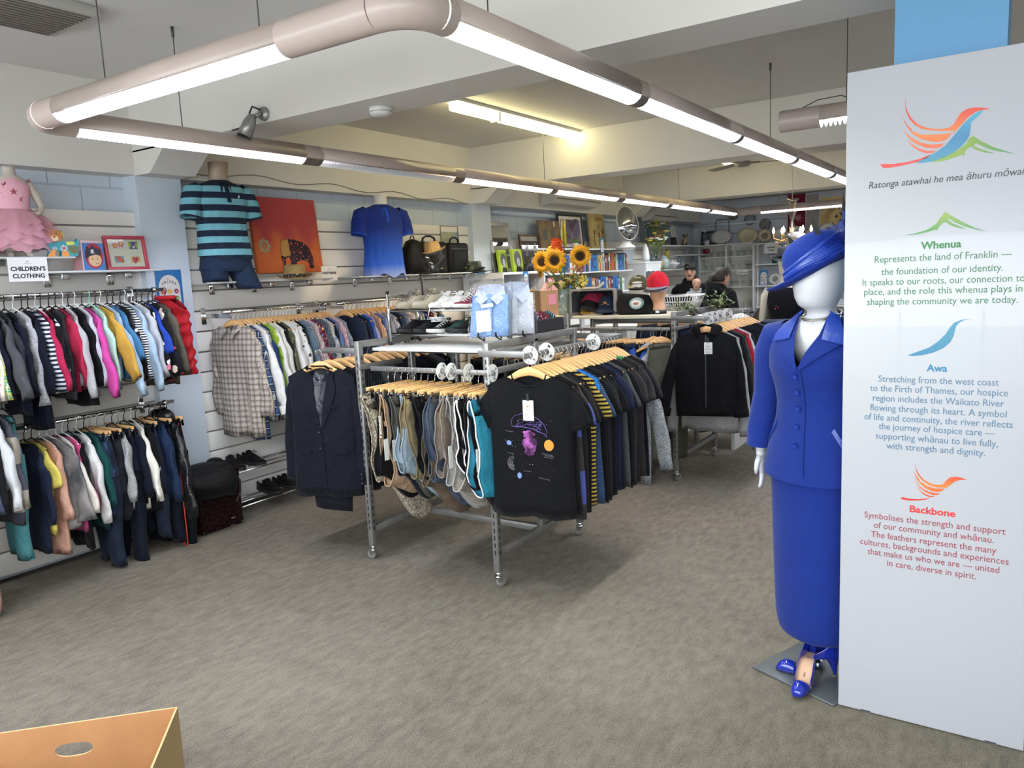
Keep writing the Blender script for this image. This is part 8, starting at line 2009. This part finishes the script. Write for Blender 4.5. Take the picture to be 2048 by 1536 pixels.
t = thing('bird_figurine', 'tall yellow and brown wooden bird on the ceramics shelf', 'figurine', (-4.88, 12.0, 1.666), 30); b = MB(); b.tube([(0, 0, 0), (.0, .02, .12), (0, 0, .24), (0, -.04, .31)], [.03, .06, .045, .03], 10); b.build('body', mat('bird_yellow', '#a3953c', .5, var=.4, vscale=14), t); b = MB(); b.tube([(0, -.05, .31), (0, -.11, .29)], [.014, .003], 8); b.build('beak', BRN, t)
t = thing('cat_figurine', 'slender blue-grey and white cat figurine on the ceramics shelf', 'figurine', (-4.78, 12.28, 1.666), 50); b = MB(); b.tube([(0, 0, 0), (0, .01, .08), (0, -.01, .17)], [.035, .032, .018], 10); b.ell((0, -.02, .19), (.024, .028, .022)); b.build('body', mat('cat_blue', '#5a6a80', .35), t); b = MB(); b.tube([(0, .03, .01), (.05, .06, .05), (.06, .03, .2)], .008, 6); b.build('tail', MATS['cat_blue'], t)
# glassware unit
gu = thing('glassware_shelves', 'tall white two-bay shelving unit of clear glassware against the back wall', 'shelf unit', (-4.41, 13.73, 0))
SZ = (.10, .50, .915, 1.30, 1.595, 1.835)
for x in (-.49, 0, .48): MB().bb(x - .016, x + .016, -.14, .13, 0, 2.05).build('upright', M_WHITEP, gu)
MB().bb(-.50, .50, -.14, .13, 2.035, 2.06).build('top', M_WHITEP, gu); MB().bb(-.49, .49, .125, .135, .05, 2.04).build('back_panel', M_SLAT, gu)
for z in SZ:
    for s in (-1, 1): MB().bb(min(0, s * .475), max(0, s * .475), -.135, .125, z - .018, z).build('shelf_board', M_WHITEP, gu)
card('white GLASSWARE sign clipped to the glassware shelves', .20, .085, T(-4.12, 13.585, 1.60), (('GLASSWARE', -.062, .026, .0008),)); card('white DINNER WARE sign on the right-hand back shelves', .24, .17, T(-3.62, 13.585, 2.02), (('DINNER', -.08, .036, .001), ('WARE', -.13, .036, .001)))
def mk_glass(): o = thing('drinking_glass', '', 'glass'); MB().lathe([(.001, .002), (.03, 0), (.006, .008), (.005, .06), (.032, .09), (.038, .13), (.033, .16)], 10).build('bowl', M_GLASS, o); return o
def mk_tumb(): o = thing('tumbler', '', 'glass'); MB().lathe([(.001, .003), (.03, 0), (.037, .10), (.035, .10), (.028, .008)], 10).build('bowl', M_GLASS, o); return o
PGL, PTU = Proto(mk_glass), Proto(mk_tumb); R = random.Random(31)
for zi, z in enumerate(SZ[1:]):
    for bay in (0, 1):
        nm = ['fourth shelf down', 'bottom visible shelf', 'third shelf down', 'second shelf down', 'top shelf'][[1, 0, 2, 3, 4].index([1, 0, 2, 3, 4][zi])]
        sh_ = ['bottom', 'fourth', 'third', 'second', 'topmost'][zi]
        for k in range(7):
            x = -4.41 + (-.44 if bay == 0 else .05) + k * .062 + R.uniform(-.012, .012); st_ = (k + zi) % 2
            (PGL if st_ else PTU).put(T(x, 13.73 + R.uniform(-.09, .07), z + .001), f'clear {"stemmed glass" if st_ else "tumbler"} on the {sh_} shelf in the {"left" if bay == 0 else "right"} bay of the glassware unit', f'{"stemmed glasses" if st_ else "tumblers"} {sh_} shelf {"left" if bay == 0 else "right"} bay')
for k in range(7): (PGL if k % 2 else PTU).put(T(-4.86 + .05 * (k % 2), 12.85 + k * .13, 1.901), f'clear {"stemmed glass" if k % 2 else "tumbler"} on the small shelf in the far corner', 'stemmed glasses in the corner' if k % 2 else 'tumblers in the corner')
orn('candle_bowl', [(0, 0), (.05, 0), (.07, .06), (.06, .09), (0, .08)], mat('deep_red', '#5a1522', .4), 'deep red round bowl on the small corner shelf', 'bowl', (-4.82, 13.72, 1.901))
# dinnerware shelves to the right
du = thing('dinnerware_shelves', 'white open shelves of dinnerware right of the glassware unit', 'shelf unit', (-3.05, 13.76, 0))
for z in (.5, .94, 1.305, 1.675, 2.035): MB().bb(-.86, 1.3, -.16, .14, z - .02, z).build('shelf_board', M_WHITEP, du)
for x in (-.84, .4, 1.28): MB().bb(x - .015, x + .015, -.05, .14, 0, 2.015).build('upright', M_WHITEP, du)
CRM = mat('china_cream', '#bfb596', .3); CHW = mat('china_white', '#cbc9c4', .3)
def plate(label, p, rx, rz_, m, deco=None, tilt=-12, wall_=False):
    t = thing('decorative_plate', label, 'plate', M=T(*p) @ RX(tilt)); MM = RX(90) @ SC(1, rz_ / rx, 1)
    b = MB(); b.lathe([(.001, .0), (rx * .62, .0), (rx * .7, .008), (rx, .018), (rx, .022), (rx * .68, .013), (rx * .6, .005), (.001, .004)], 28, MM); b.build('plate', m, t)
    if deco: b = MB(); b.lathe([(.001, .0065), (rx * .5, .0065)], 20, MM); b.build('centre_print', deco, t)
    if not wall_: b = MB(); b.tube([(-rx * .5, -.05, -rz_ - .0), (-rx * .5, -.02, -rz_ + .02), (-rx * .4, .04, -rz_ * .4)], .006, 5); b.tube([(rx * .5, -.05, -rz_), (rx * .5, -.02, -rz_ + .02), (rx * .4, .04, -rz_ * .4)], .006, 5); b.build('plate_stand', M_BLACKP, t)
D1, D2, D3 = print_mat('deco_brown', '#8f8873', '#6b5a45', '#b5ad98', 20), print_mat('deco_grey', '#4a4b50', '#8d8b88', '#2f3034', 16), print_mat('deco_blue', '#b9bcc4', '#6a7488', '#d0d0d0', 18)
z0 = 2.037
for lb, x, rx, rz_, m, dc, zz, wl in (('large pale oval platter above the glassware unit', -4.55, .185, .125, CHW, None, 2.19, False), ('cream oval platter with a ribbed edge on a black stand', -4.08, .185, .135, CRM, None, 2.18, False), ('cream square-cornered plate with a brown landscape', -3.78, .115, .115, CRM, D1, 2.16, False), ('plain pale plate behind the chandelier', -3.50, .12, .12, CHW, None, 2.165, False), ('white plate with a dark blue rim scene', -3.25, .125, .125, CHW, D3, 2.165, False), ('small cream plate with a brown centre right of the chandelier', -3.02, .09, .09, CRM, D1, 2.13, False), ('white floral plate leaning above the blue hat', -2.75, .13, .13, CHW, D1, 2.17, False), ('pale plate at the far right beside the panel edge', -2.45, .12, .12, CHW, None, 2.16, False),
    ('dark patterned plate hung highest on the back wall', -4.37, .10, .10, D2, D2, 2.57, True), ('dark plate with a white figure hung on the back wall', -4.07, .105, .105, D2, D3, 2.47, True), ('dark picture plate hung lowest of the three', -3.80, .105, .105, D2, D2, 2.36, True), ('pale wall plate with a dark emblem under the far light', -3.50, .125, .125, CHW, D2, 2.60, True)):
    plate(lb, (x, 13.895 if wl else 13.76, zz), rx, rz_, m, dc, 0 if wl else -12, wl)
t = thing('picture_frame', 'dark framed landscape leaning on top of the glassware unit', 'picture', M=T(-4.72, 13.76, 2.061) @ RX(-8)); framed(t, .42, .25, .035, mat('frame_dark', '#3a3b40', .4), print_mat('print_sea', '#454b5a', '#77808c', '#a9aaa5', 5))
t = thing('orchid_pot', 'white orchid in a small white pot before the dark landscape', 'plant', (-4.78, 13.66, 2.061)); MB().lathe([(0, 0), (.04, 0), (.045, .08), (0, .075)], 16).build('pot', M_WHITEP, t); b = MB(); b.tube([(0, 0, .07), (-.01, 0, .2), (-.05, 0, .26)], .004, 5); b.build('stem', STEM, t)
for k in range(5): MB().ell((-.05 - .02 * cos(k), 0, .26 + .02 * sin(k * 1.3)), (.02, .008, .018), 8, 5).build('bloom', M_PAPER, t)
solo('wire_rack', MB().tube([(-.12, 0, 0), (-.12, 0, .20), (-.10, 0, .23), (.10, 0, .23), (.12, 0, .20), (.12, 0, 0)], .006, 6), M_BLACKP, 'thin dark wire rack standing behind the dark landscape', 'rack', T(-4.56, 13.86, 2.27))
tp_ = thing('wall_hanging', 'dark red fabric wall hanging with a pale lotus behind the chandelier', 'wall hanging', M=T(-3.28, 13.90, 2.15)); MB().bb(-.145, .145, -.004, .002, 0, .68).build('cloth', c('tapestry_red', '#6a1f30'), tp_); flat(flower(.03, .28, .07, 7), '#94606a', tp_, 'lotus_print', -.005)
solo('wall_hanging', MB().bb(-.10, .10, -.004, .002, 0, .62), c('tapestry_grey', '#a29a95'), 'grey-beige fabric strip beside the dark red wall hanging', 'wall hanging', T(-3.02, 13.90, 2.18))
t = thing('wall_art', 'yellow ochre canvas with black birds on the back wall', 'painting', M=T(-2.70, 13.90, 2.17)); MB().bb(-.19, .19, -.02, 0, 0, .56).build('canvas', print_mat('print_ochre', '#a8813f', '#c9ab68', '#d3bf8d', 4), t)
for k, (x, z) in enumerate(((.04, .46), (.11, .38), (.06, .24), (.12, .16), (.0, .10), (.14, .28))): flat([(x - .035, z), (x, z + .012), (x + .012, z + .05), (x + .02, z + .01), (x + .045, z - .01), (x + .01, z - .015), (x, z - .045), (x - .01, z - .012)], '#2b2a33', t, 'bird_print', -.022)
for lb, x, z, w_, h_, col in (('red teapot on the lower dinnerware shelf', -3.62, .941, .07, .08, '#8f2330'), ('white serving dish on the lower dinnerware shelf', -3.75, .941, .11, .05, '#cbc9c4'), ('white sugar bowl beside the red teapot', -3.42, .941, .06, .07, '#cbc9c4'), ('small red jug on the middle dinnerware shelf', -3.45, 1.306, .045, .09, '#8f2330'), ('white cup on the middle dinnerware shelf', -3.30, 1.306, .045, .07, '#cbc9c4'), ('pale yellow candle on the upper dinnerware shelf', -3.45, 1.676, .04, .06, '#c9c58a'), ('dark green figurine on the upper dinnerware shelf', -3.60, 1.676, .05, .14, '#1f4a40')):
    orn('serving_jar', [(0, 0), (w_ * .7, 0), (w_, h_ * .5), (w_ * .8, h_), (w_ * .3, h_ * 1.15), (0, h_ * 1.2)], mat('glaze_' + col, col, .3), lb, 'crockery', (x, 13.72, z), 16)
plate('white patterned plate on the middle dinnerware shelf', (-3.60, 13.76, 1.405), .10, .10, CHW, D2); plate('cream picture plate on the upper dinnerware shelf', (-3.52, 13.84, 1.82), .135, .135, CRM, D1, -5)
price_poster('blue PRICES poster standing on the middle dinnerware shelf', .14, .26, T(-3.78, 13.70, 1.57))
# chandelier
ch = thing('chandelier', 'small crystal chandelier with glowing candle bulbs hanging near the back', 'chandelier', (-2.41, 10.0, 2.0)); CR = thin_glass('crystal', '#f5ead8', .5); GLD = mat('chandelier_gold', '#c9a468', .25, .7)
b = MB(); b.cyl((0, 0, .45), (0, 0, 1.05), .005, 6); b.build('cord', M_WHITEP, ch); b = MB(); b.lathe([(.001, -.02), (.03, 0), (.02, .06), (.035, .12), (.018, .20), (.045, .28), (.05, .42), (.085, .46), (.001, .45)], 16); b.build('stem', CR, ch); bl = LAMP
for k in range(6):
    a = 2 * pi * k / 6 + .3; x, y = .22 * cos(a), .22 * sin(a); b = MB(); b.tube([(0, 0, .02), (x * .5, y * .5, -.05), (x, y, -.01), (x, y, .05)], .008, 6); am = b.build('arm', GLD, ch)
    b = MB(); b.lathe([(.001, .05), (.014, .065), (.016, .085), (.008, .11), (.001, .13)], 10, T(x, y, 0)); b.build('candle_bulb', light_mat('bulb_warm', '#ffd9a0', 22.0), am)
b = MB(); R = random.Random(6)
for k in range(90): a = R.uniform(0, 6.28); q = R.random(); r = .20 * (1 - q) ** .7 + .015; b.ell((r * cos(a), r * sin(a), -.03 - .28 * q), (.010, .010, .016), 6, 4)
o = b.build('crystal_drops', CR, ch); o['kind'] = 'stuff'
# second mannequin in black, hats, stroller
m2_ = thing('mannequin', 'cream mannequin in a black dress and grey fedora behind the blue hat', 'mannequin', (-1.96, 7.9, 0), 8); CRMN = mat('mannequin_cream', '#b9b2a2', .4)
b = MB(); b.loft(rings_of([(.02, .16, .16), (.03, .02, .02), (.85, .02, .02), (.9, .15, .11), (1.1, .14, .10), (1.3, .16, .11), (1.42, .17, .09), (1.47, .10, .06), (1.5, .05, .05), (1.56, .05, .055), (1.6, .065, .085), (1.7, .075, .095), (1.78, .05, .06), (1.80, .003, .003)], 24), cap0=True, cap1=True)
for s in (-1, 1): b.tube([(s * .16, 0, 1.43), (s * .20, 0, 1.36), (s * .225, .01, 1.16), (s * .225, -.03, .97), (s * .225, -.04, .93)], [.045, .042, .036, .026, .022], 12); hand(b, T(s * .225, -.04, .94) @ RZ(20 * -s), -s)
b.build('body', CRMN, m2_); b = MB(); b.loft(rings_of(refine([(.60, .30, .24), (.8, .25, .2), (1.05, .155, .115), (1.15, .16, .12), (1.3, .18, .125), (1.42, .175, .10), (1.45, .11, .07)], 3), 40)); dd = b.build('dress', c('dress_black', '#121319', weave=.8), m2_); b = MB()
for x, z in ((-.08, 1.27), (-.06, 1.25), (-.09, 1.24), (-.03, 1.02), (.02, .98)): b.ell((x, -.125 if z > 1.1 else -.13, z), (.006, .004, .010), 6, 5)
b.build('red_motifs', mat('motif_rose', '#9a3040', .6), dd)
brim_hat('fedora', 'dark grey fedora on the cream mannequin behind the blue hat', T(-1.96, 7.9, 1.735) @ RX(6), c('fedora_grey', '#3f4248'), c('fedora_band', '#26282c'), (.09, .078, .11), .15)
dhead('turbaned_head', 'pale display head wrapped in a cream turban near the chandelier', T(-1.95, 8.3, 1.68), CRMN); st_ = thing('hat_stand', 'slim white hat stand carrying the turbaned head', 'stand', (-1.95, 8.3, 0)); MB().lathe([(.001, 0), (.17, 0), (.16, .02), (.02, .03), (.015, 1.65), (.05, 1.67), (.001, 1.675)], 16).build('pole', M_WHITEP, st_)
b = MB()
for k in range(6): b.tube([(.085 * cos(a_), .10 * sin(a_) + .01, .17 + .018 * k + .03 * sin(a_ + k)) for a_ in [2 * pi * i / 20 for i in range(20)]], .018, 6, loop=True)
b.ell((0, 0, .27), (.085, .10, .05)); solo('turban', b, c('turban_cream', '#b5b0a3'), 'cream wrapped turban on the pale display head', 'hat', T(-1.95, 8.3, 1.68))
so_ = thing('stroller', 'beige pushchair with folded hood and dark wheels beside the woman in black', 'stroller', (-2.45, 8.9, 0), 25); BGE = c('stroller_beige', '#a39c8b', weave=.8)
b = MB(); b.loft([[(.20 * cos(a_) * (1 - .1 * k), .22 - .42 * k + .22 * sin(a_) * .6, .72 + .30 * sin(a_) * (1 - .2 * k) + .22 * k) for a_ in [pi * i / 14 for i in range(15)]] for k in [j / 6 for j in range(7)]], closed=False); hd_ = b.build('hood', BGE, so_); b = MB(); b.tube([(.205 * cos(pi * i / 14), .21 + .135 * sin(pi * i / 14), .73 + .30 * sin(pi * i / 14)) for i in range(15)], .012, 6); b.tube([(.18 * cos(pi * i / 14), -.2 + .13 * sin(pi * i / 14), .95 + .25 * sin(pi * i / 14)) for i in range(15)], .014, 6); b.build('hood_rib', BAGS, hd_)
b = MB(); b.loft(rings_of([(.45, .17, .30), (.5, .20, .34), (.72, .20, .34)], 24, .6), cap0=True); b.build('seat', BGE, so_); b = MB()
for s in (-1, 1): b.tube([(s * .21, -.32, .12), (s * .21, .0, .6), (s * .21, .40, 1.12)], .012, 6); b.tube([(s * .21, .35, .12), (s * .21, .0, .6)], .012, 6)
b.tube([(-.21, .40, 1.12), (.21, .40, 1.12)], .015, 8); b.build('frame', BAGS, so_)
for s in (-1, 1):
    for y, r in ((-.32, .09), (.35, .12)): b = MB(); b.lathe([(.02, -.02), (r, -.02), (r, .02), (.02, .02)], 20, T(s * .23, y, r) @ RY(90)); b.build('wheel', M_BLACKP, so_)
t = thing('drink_cup', 'clear cup of iced coffee in the holder on the pushchair', 'cup', (-2.62, 8.65, 1.06)); MB().lathe([(.001, .0), (.035, 0), (.045, .13), (.043, .13)], 16).build('cup', M_GLASS, t); MB().lathe([(.001, .002), (.033, .002), (.039, .07), (.001, .07)], 16).build('coffee', mat('coffee', '#4a2f20', .4), t); MB().lathe([(.001, -.16), (.04, -.16), (.045, .0), (.03, .0)], 16).build('holder', BAGS, t)
dn = thing('folded_clothes_table', 'low table of folded blue clothes behind the hoodie rack', 'table', (-1.75, 7.1, 0)); MB().bb(-.28, .28, -.2, .2, 1.02, 1.04).build('tabletop', M_WHITEP, dn)
for x in (-.25, .25):
    for y in (-.17, .17): MB().bb(x - .015, x + .015, y - .015, y + .015, 0, 1.02).build('leg', M_STEEL, dn)
for k in range(3): solo('folded_jeans', MB().bb(-.22, .22, -.16, .16, 0, .045, b=.018), [J1, c('fold_blue', '#4a76b0'), J2][k], f'{["faded blue", "bright blue", "dark"][k]} folded garment, {ordinal(k + 1)} from the bottom of the pile', 'clothes', T(-1.75, 7.1, 1.041 + .047 * k) @ RZ(4 * k))
for k in range(3): solo('white_cushion', MB().loft(rings_of([(0, .08, .06), (.03, .12, .09), (.07, .12, .09), (.10, .06, .05)], 20, .7), cap0=True, cap1=True), M_PAPER, f'soft white shoe bag on the far board behind the size discs, {ordinal(k + 1)} from the left', 'bag', T(-2.72 + .27 * k, 6.98, 1.152));
wt = thing('low_display_shelf', 'white low shelf unit behind the second rack', 'shelf unit', (-2.75, 7.25, 0)); MB().bb(-.8, .6, -.4, .25, 1.13, 1.15).build('top', M_WHITEP, wt)
for x in (-.78, -.1, .58): MB().bb(x - .015, x + .015, -.4, .25, 0, 1.13).build('upright', M_WHITEP, wt)
# people at the back of the shop
def rem(o, vox, it=6):
    m = o.modifiers.new('skin', 'REMESH'); m.mode = 'VOXEL'; m.voxel_size = vox; m.use_smooth_shade = True
    s = o.modifiers.new('soften', 'SMOOTH'); s.factor = .5; s.iterations = it; return o
SKIN = mat('skin', '#b98d76', .5, var=.06, vscale=20); SKINB = mat('baby_skin', '#c79a86', .5); HAIR = mat('hair_dark', '#1d1512', .6, bmp=.8, bscale=90); EYE = mat('eye_dark', '#1c1614', .3); LIP = mat('lip', '#94584f', .5); PBLK = c('person_black', '#101116', weave=.8); PTR = c('person_trousers', '#191b22'); SHO = mat('trainer_dark', '#202022', .6)
def head(b, c_, s=1.0, M=I4):
    MM = T(*c_) @ M @ SC(s, s, s)
    b.loft(rings_of([(-.115, .025, .03, -.055), (-.10, .042, .05, -.035), (-.075, .056, .075, -.018), (-.03, .068, .092), (.02, .073, .097), (.07, .070, .090), (.105, .045, .06), (.118, .004, .005)], 24, 1.0), MM, cap0=True, cap1=True)
    b.tube([(0, -.088, .012), (0, -.106, -.022), (0, -.098, -.034)], [.009, .014, .012], 8, MM)
    for k in (-1, 1): b.ell((k * .074, .008, -.005), (.009, .018, .030), 8, 8, MM)
def face(root, c_, s=1.0, M=I4, hair=None, moust=False, brow=True):
    MM = T(*c_) @ M @ SC(s, s, s)
    b = MB()
    for k in (-1, 1): b.ell((k * .031, -.083, .008), (.012, .010, .007), 10, 6, MM)
    b.build('eyes', EYE, root); b = MB(); b.ell((0, -.090, -.062), (.022, .009, .007), 10, 6, MM); b.build('mouth', LIP, root)
    if not brow: return
    b = MB()
    for k in (-1, 1): b.tube([(k * .015, -.092, .026), (k * .032, -.092, .032), (k * .048, -.080, .026)], .005, 5, MM)
    if moust: b.tube([(-.03, -.088, -.052), (0, -.098, -.043), (.03, -.088, -.052)], [.005, .008, .005], 6, MM)
    b.build('brows' if not moust else 'brows_and_moustache', HAIR, root)
def person(label, M, arms, hd, hM=I4, hip=.96, sh=1.43, lean=0.0, top=PBLK):
    t = thing('person', label, 'person', M=M); b = MB(); head(b, hd, 1.0, hM)
    b.tube([(0, lean * .9 + .01, sh + .0), (hd[0] * .8, hd[1] + .01, hd[2] - .09)], [.062, .054], 14)
    b.loft(rings_of([(hip - .08, .13, .10), (hip + .02, .165, .115), (hip + .15, .145, .10, lean * .3), (hip + .3, .165, .115, lean * .6), (sh - .06, .18, .105, lean * .85), (sh, .15, .08, lean), (sh + .03, .08, .06, lean)], 28, .9), cap0=True, cap1=True)
    for s, A in zip((-1, 1), arms):
        b.tube([(s * .15, lean, sh - .03)] + [tuple(p) for p in A], [.05, .052, .043, .038, .03], 14); w = Vector(A[-1]); d = (w - Vector(A[-2])).normalized(); q = Vector((0, 0, -1)).rotation_difference(d).to_matrix().to_4x4(); hand(b, Matrix.Translation(w) @ q, s, 1.0, 30)
    for s in (-1, 1): b.tube([(s * .085, 0, hip), (s * .10, -.01, hip - .2), (s * .10, -.015, .50), (s * .10, .02, .30), (s * .10, .02, .09)], [.085, .08, .055, .055, .036], 14); b.ell((s * .10, -.05, .045), (.042, .12, .042), 12, 8)
    rem(b.build('body', SKIN, t), .0075, 3)
    b = MB(); b.loft(rings_of([(hip - .06, .19, .14), (hip, .20, .15), (hip + .15, .19, .14, lean * .3), (hip + .3, .205, .145, lean * .6), (sh - .06, .215, .13, lean * .85), (sh + .01, .17, .10, lean), (sh + .05, .10, .08, lean)], 32, .9), cap0=True, cap1=True)
    for s, A in zip((-1, 1), arms): n_ = len(A) - 1; b.tube([(s * .14, lean, sh - .03)] + [tuple(p) for p in A[:-1]] + [tuple(Vector(A[-2]).lerp(Vector(A[-1]), .8 if label.startswith('woman') else .35))], [.075, .078, .066, .058, .046], 14)
    b.tube([(.10 * cos(a_), lean + .02 + .09 * sin(a_), sh + .055 + .03 * sin(a_)) for a_ in [2 * pi * i / 16 for i in range(16)]], .032, 8, loop=True); b.ell((0, lean + .10, sh + .0), (.12, .06, .10), 14, 10); rem(b.build('hoodie', top, t), .012, 8)
    for s in (-1, 1): b = MB(); b.tube([(s * .085, 0, hip + .0), (s * .10, -.01, hip - .2), (s * .10, -.015, .50), (s * .10, .02, .30), (s * .10, .02, .08)], [.105, .10, .08, .075, .07], 16); b.build('trouser_leg', PTR, t); b = MB(); b.ell((s * .10, -.055, .048), (.05, .14, .05), 14, 8); b.bb(s * .10 - .048, s * .10 + .048, -.19, .08, 0, .025, b=.01); b.build('shoe', SHO, t)
    return t
man = person('man in a black hoodie with sunglasses on his head, holding a baby', T(-4.06, 10.9, 0) @ RZ(16), ([(-.21, -.01, 1.34), (-.26, .02, 1.13), (-.14, -.20, 1.12), (.04, -.30, 1.15)], [(.21, -.01, 1.34), (.28, -.02, 1.15), (.24, -.22, 1.15), (.06, -.33, 1.19)]), (-.01, -.03, 1.60), RX(-6))
face(man, (-.01, -.03, 1.60), 1.0, RX(-6), moust=True); HM = T(-.01, -.03, 1.60) @ RX(-6)
b = MB(); b.loft(rings_of([(.035, .079, .102, .006), (.07, .081, .104, .004), (.10, .068, .088), (.125, .04, .055), (.134, .004, .005)], 28), HM, cap1=True); b.loft(rings_of([(-.06, .074, .06, .045), (.0, .079, .07, .045), (.05, .08, .08, .025)], 28), HM); R = random.Random(3)
for k in range(40): a = R.uniform(0, 6.28); b.ell((.06 * cos(a), .075 * sin(a), .105 + R.uniform(-.03, .02)), (.022, .022, .014), 6, 5, HM)
b.build('hair', HAIR, man); b = MB()
for s in (-1, 1): b.ell((s * .036, -.092, .074), (.030, .010, .022), 14, 8, HM); b.tube([(s * .066, -.085, .076), (s * .083, -.03, .070), (s * .083, .04, .05)], .004, 5, HM)
b.tube([(-.01, -.10, .078), (.01, -.10, .078)], .004, 5, HM); b.build('sunglasses', mat('lens_dark', '#15181c', .05, .3), man)
wo = person('woman with a dark ponytail and black hoodie seen from behind, reaching for the pushchair', T(-3.42, 10.15, 0) @ RZ(164), ([(-.21, .0, 1.30), (-.29, .03, 1.10), (-.36, .10, 1.02), (-.50, .26, 1.06)], [(.20, -.01, 1.30), (.25, .0, 1.08), (.22, -.16, 1.0), (.12, -.26, 1.04)]), (-.05, -.06, 1.545), RZ(-24) @ RX(8), hip=.93, sh=1.36, lean=-.02)
face(wo, (-.05, -.06, 1.545), 1.0, RZ(-24) @ RX(8)); HM = T(-.05, -.06, 1.545) @ RZ(-24) @ RX(8)
b = MB(); b.loft(rings_of([(-.075, .07, .06, .05), (-.02, .082, .082, .032), (.04, .084, .100, .014), (.08, .078, .098, .006), (.115, .05, .065), (.128, .004, .005)], 28), HM, cap0=True, cap1=True); b.tube([(.01, .09, .02), (.03, .135, -.02), (.05, .15, -.10), (.06, .14, -.19), (.06, .12, -.25)], [.035, .05, .052, .042, .012], 12, HM); rem(b.build('hair', HAIR, wo), .01, 4)
ba = thing('person', 'baby in a grey jacket held against the man\'s chest', 'person', M=T(-3.90, 10.60, 1.14) @ RZ(20)); b = MB(); head(b, (.03, -.02, .30), .70, RY(8)); b.ell((.03, -.012, .318), (.062, .068, .060)); b.ell((.03, -.045, .275), (.046, .034, .032)); b.tube([(.02, 0, .20), (.03, -.005, .25)], [.03, .03], 10); b.loft(rings_of([(-.02, .06, .06), (.05, .075, .07), (.15, .075, .065), (.20, .06, .05)], 20), cap0=True, cap1=True)
for s in (-1, 1): b.tube([(s * .06, 0, .18), (s * .10, -.03, .12), (s * .07, -.09, .10)], [.028, .026, .02], 10); hand(b, T(s * .07, -.09, .10) @ RX(-60), s, .42, 30); b.tube([(s * .04, 0, 0), (s * .06, -.08, -.02), (s * .06, -.09, -.12)], [.045, .038, .028], 10); b.ell((s * .06, -.11, -.135), (.02, .04, .018), 10, 6)
rem(b.build('body', SKINB, ba), .005, 3); face(ba, (.03, -.02, .30), .70, RY(8), brow=False); b = MB(); b.loft(rings_of([(-.03, .075, .075), (.05, .092, .085), (.15, .09, .08), (.20, .07, .062), (.225, .045, .045)], 24), cap0=True, cap1=True)
for s in (-1, 1): b.tube([(s * .06, 0, .18), (s * .11, -.03, .12), (s * .075, -.075, .105)], [.042, .04, .034], 12)
b.tube([(.065 * cos(a_) + .02, .03 + .045 * sin(a_), .225) for a_ in [2 * pi * i / 14 for i in range(14)]], .022, 8, loop=True); rem(b.build('jacket', c('baby_grey', '#8d8f93', 'heather', '#a9abae'), ba), .008, 5)
for s in (-1, 1): b = MB(); b.tube([(s * .04, 0, 0), (s * .06, -.08, -.02), (s * .06, -.09, -.11)], [.055, .048, .036], 12); b.build('trouser_leg', c('baby_blue', '#59637a'), ba)
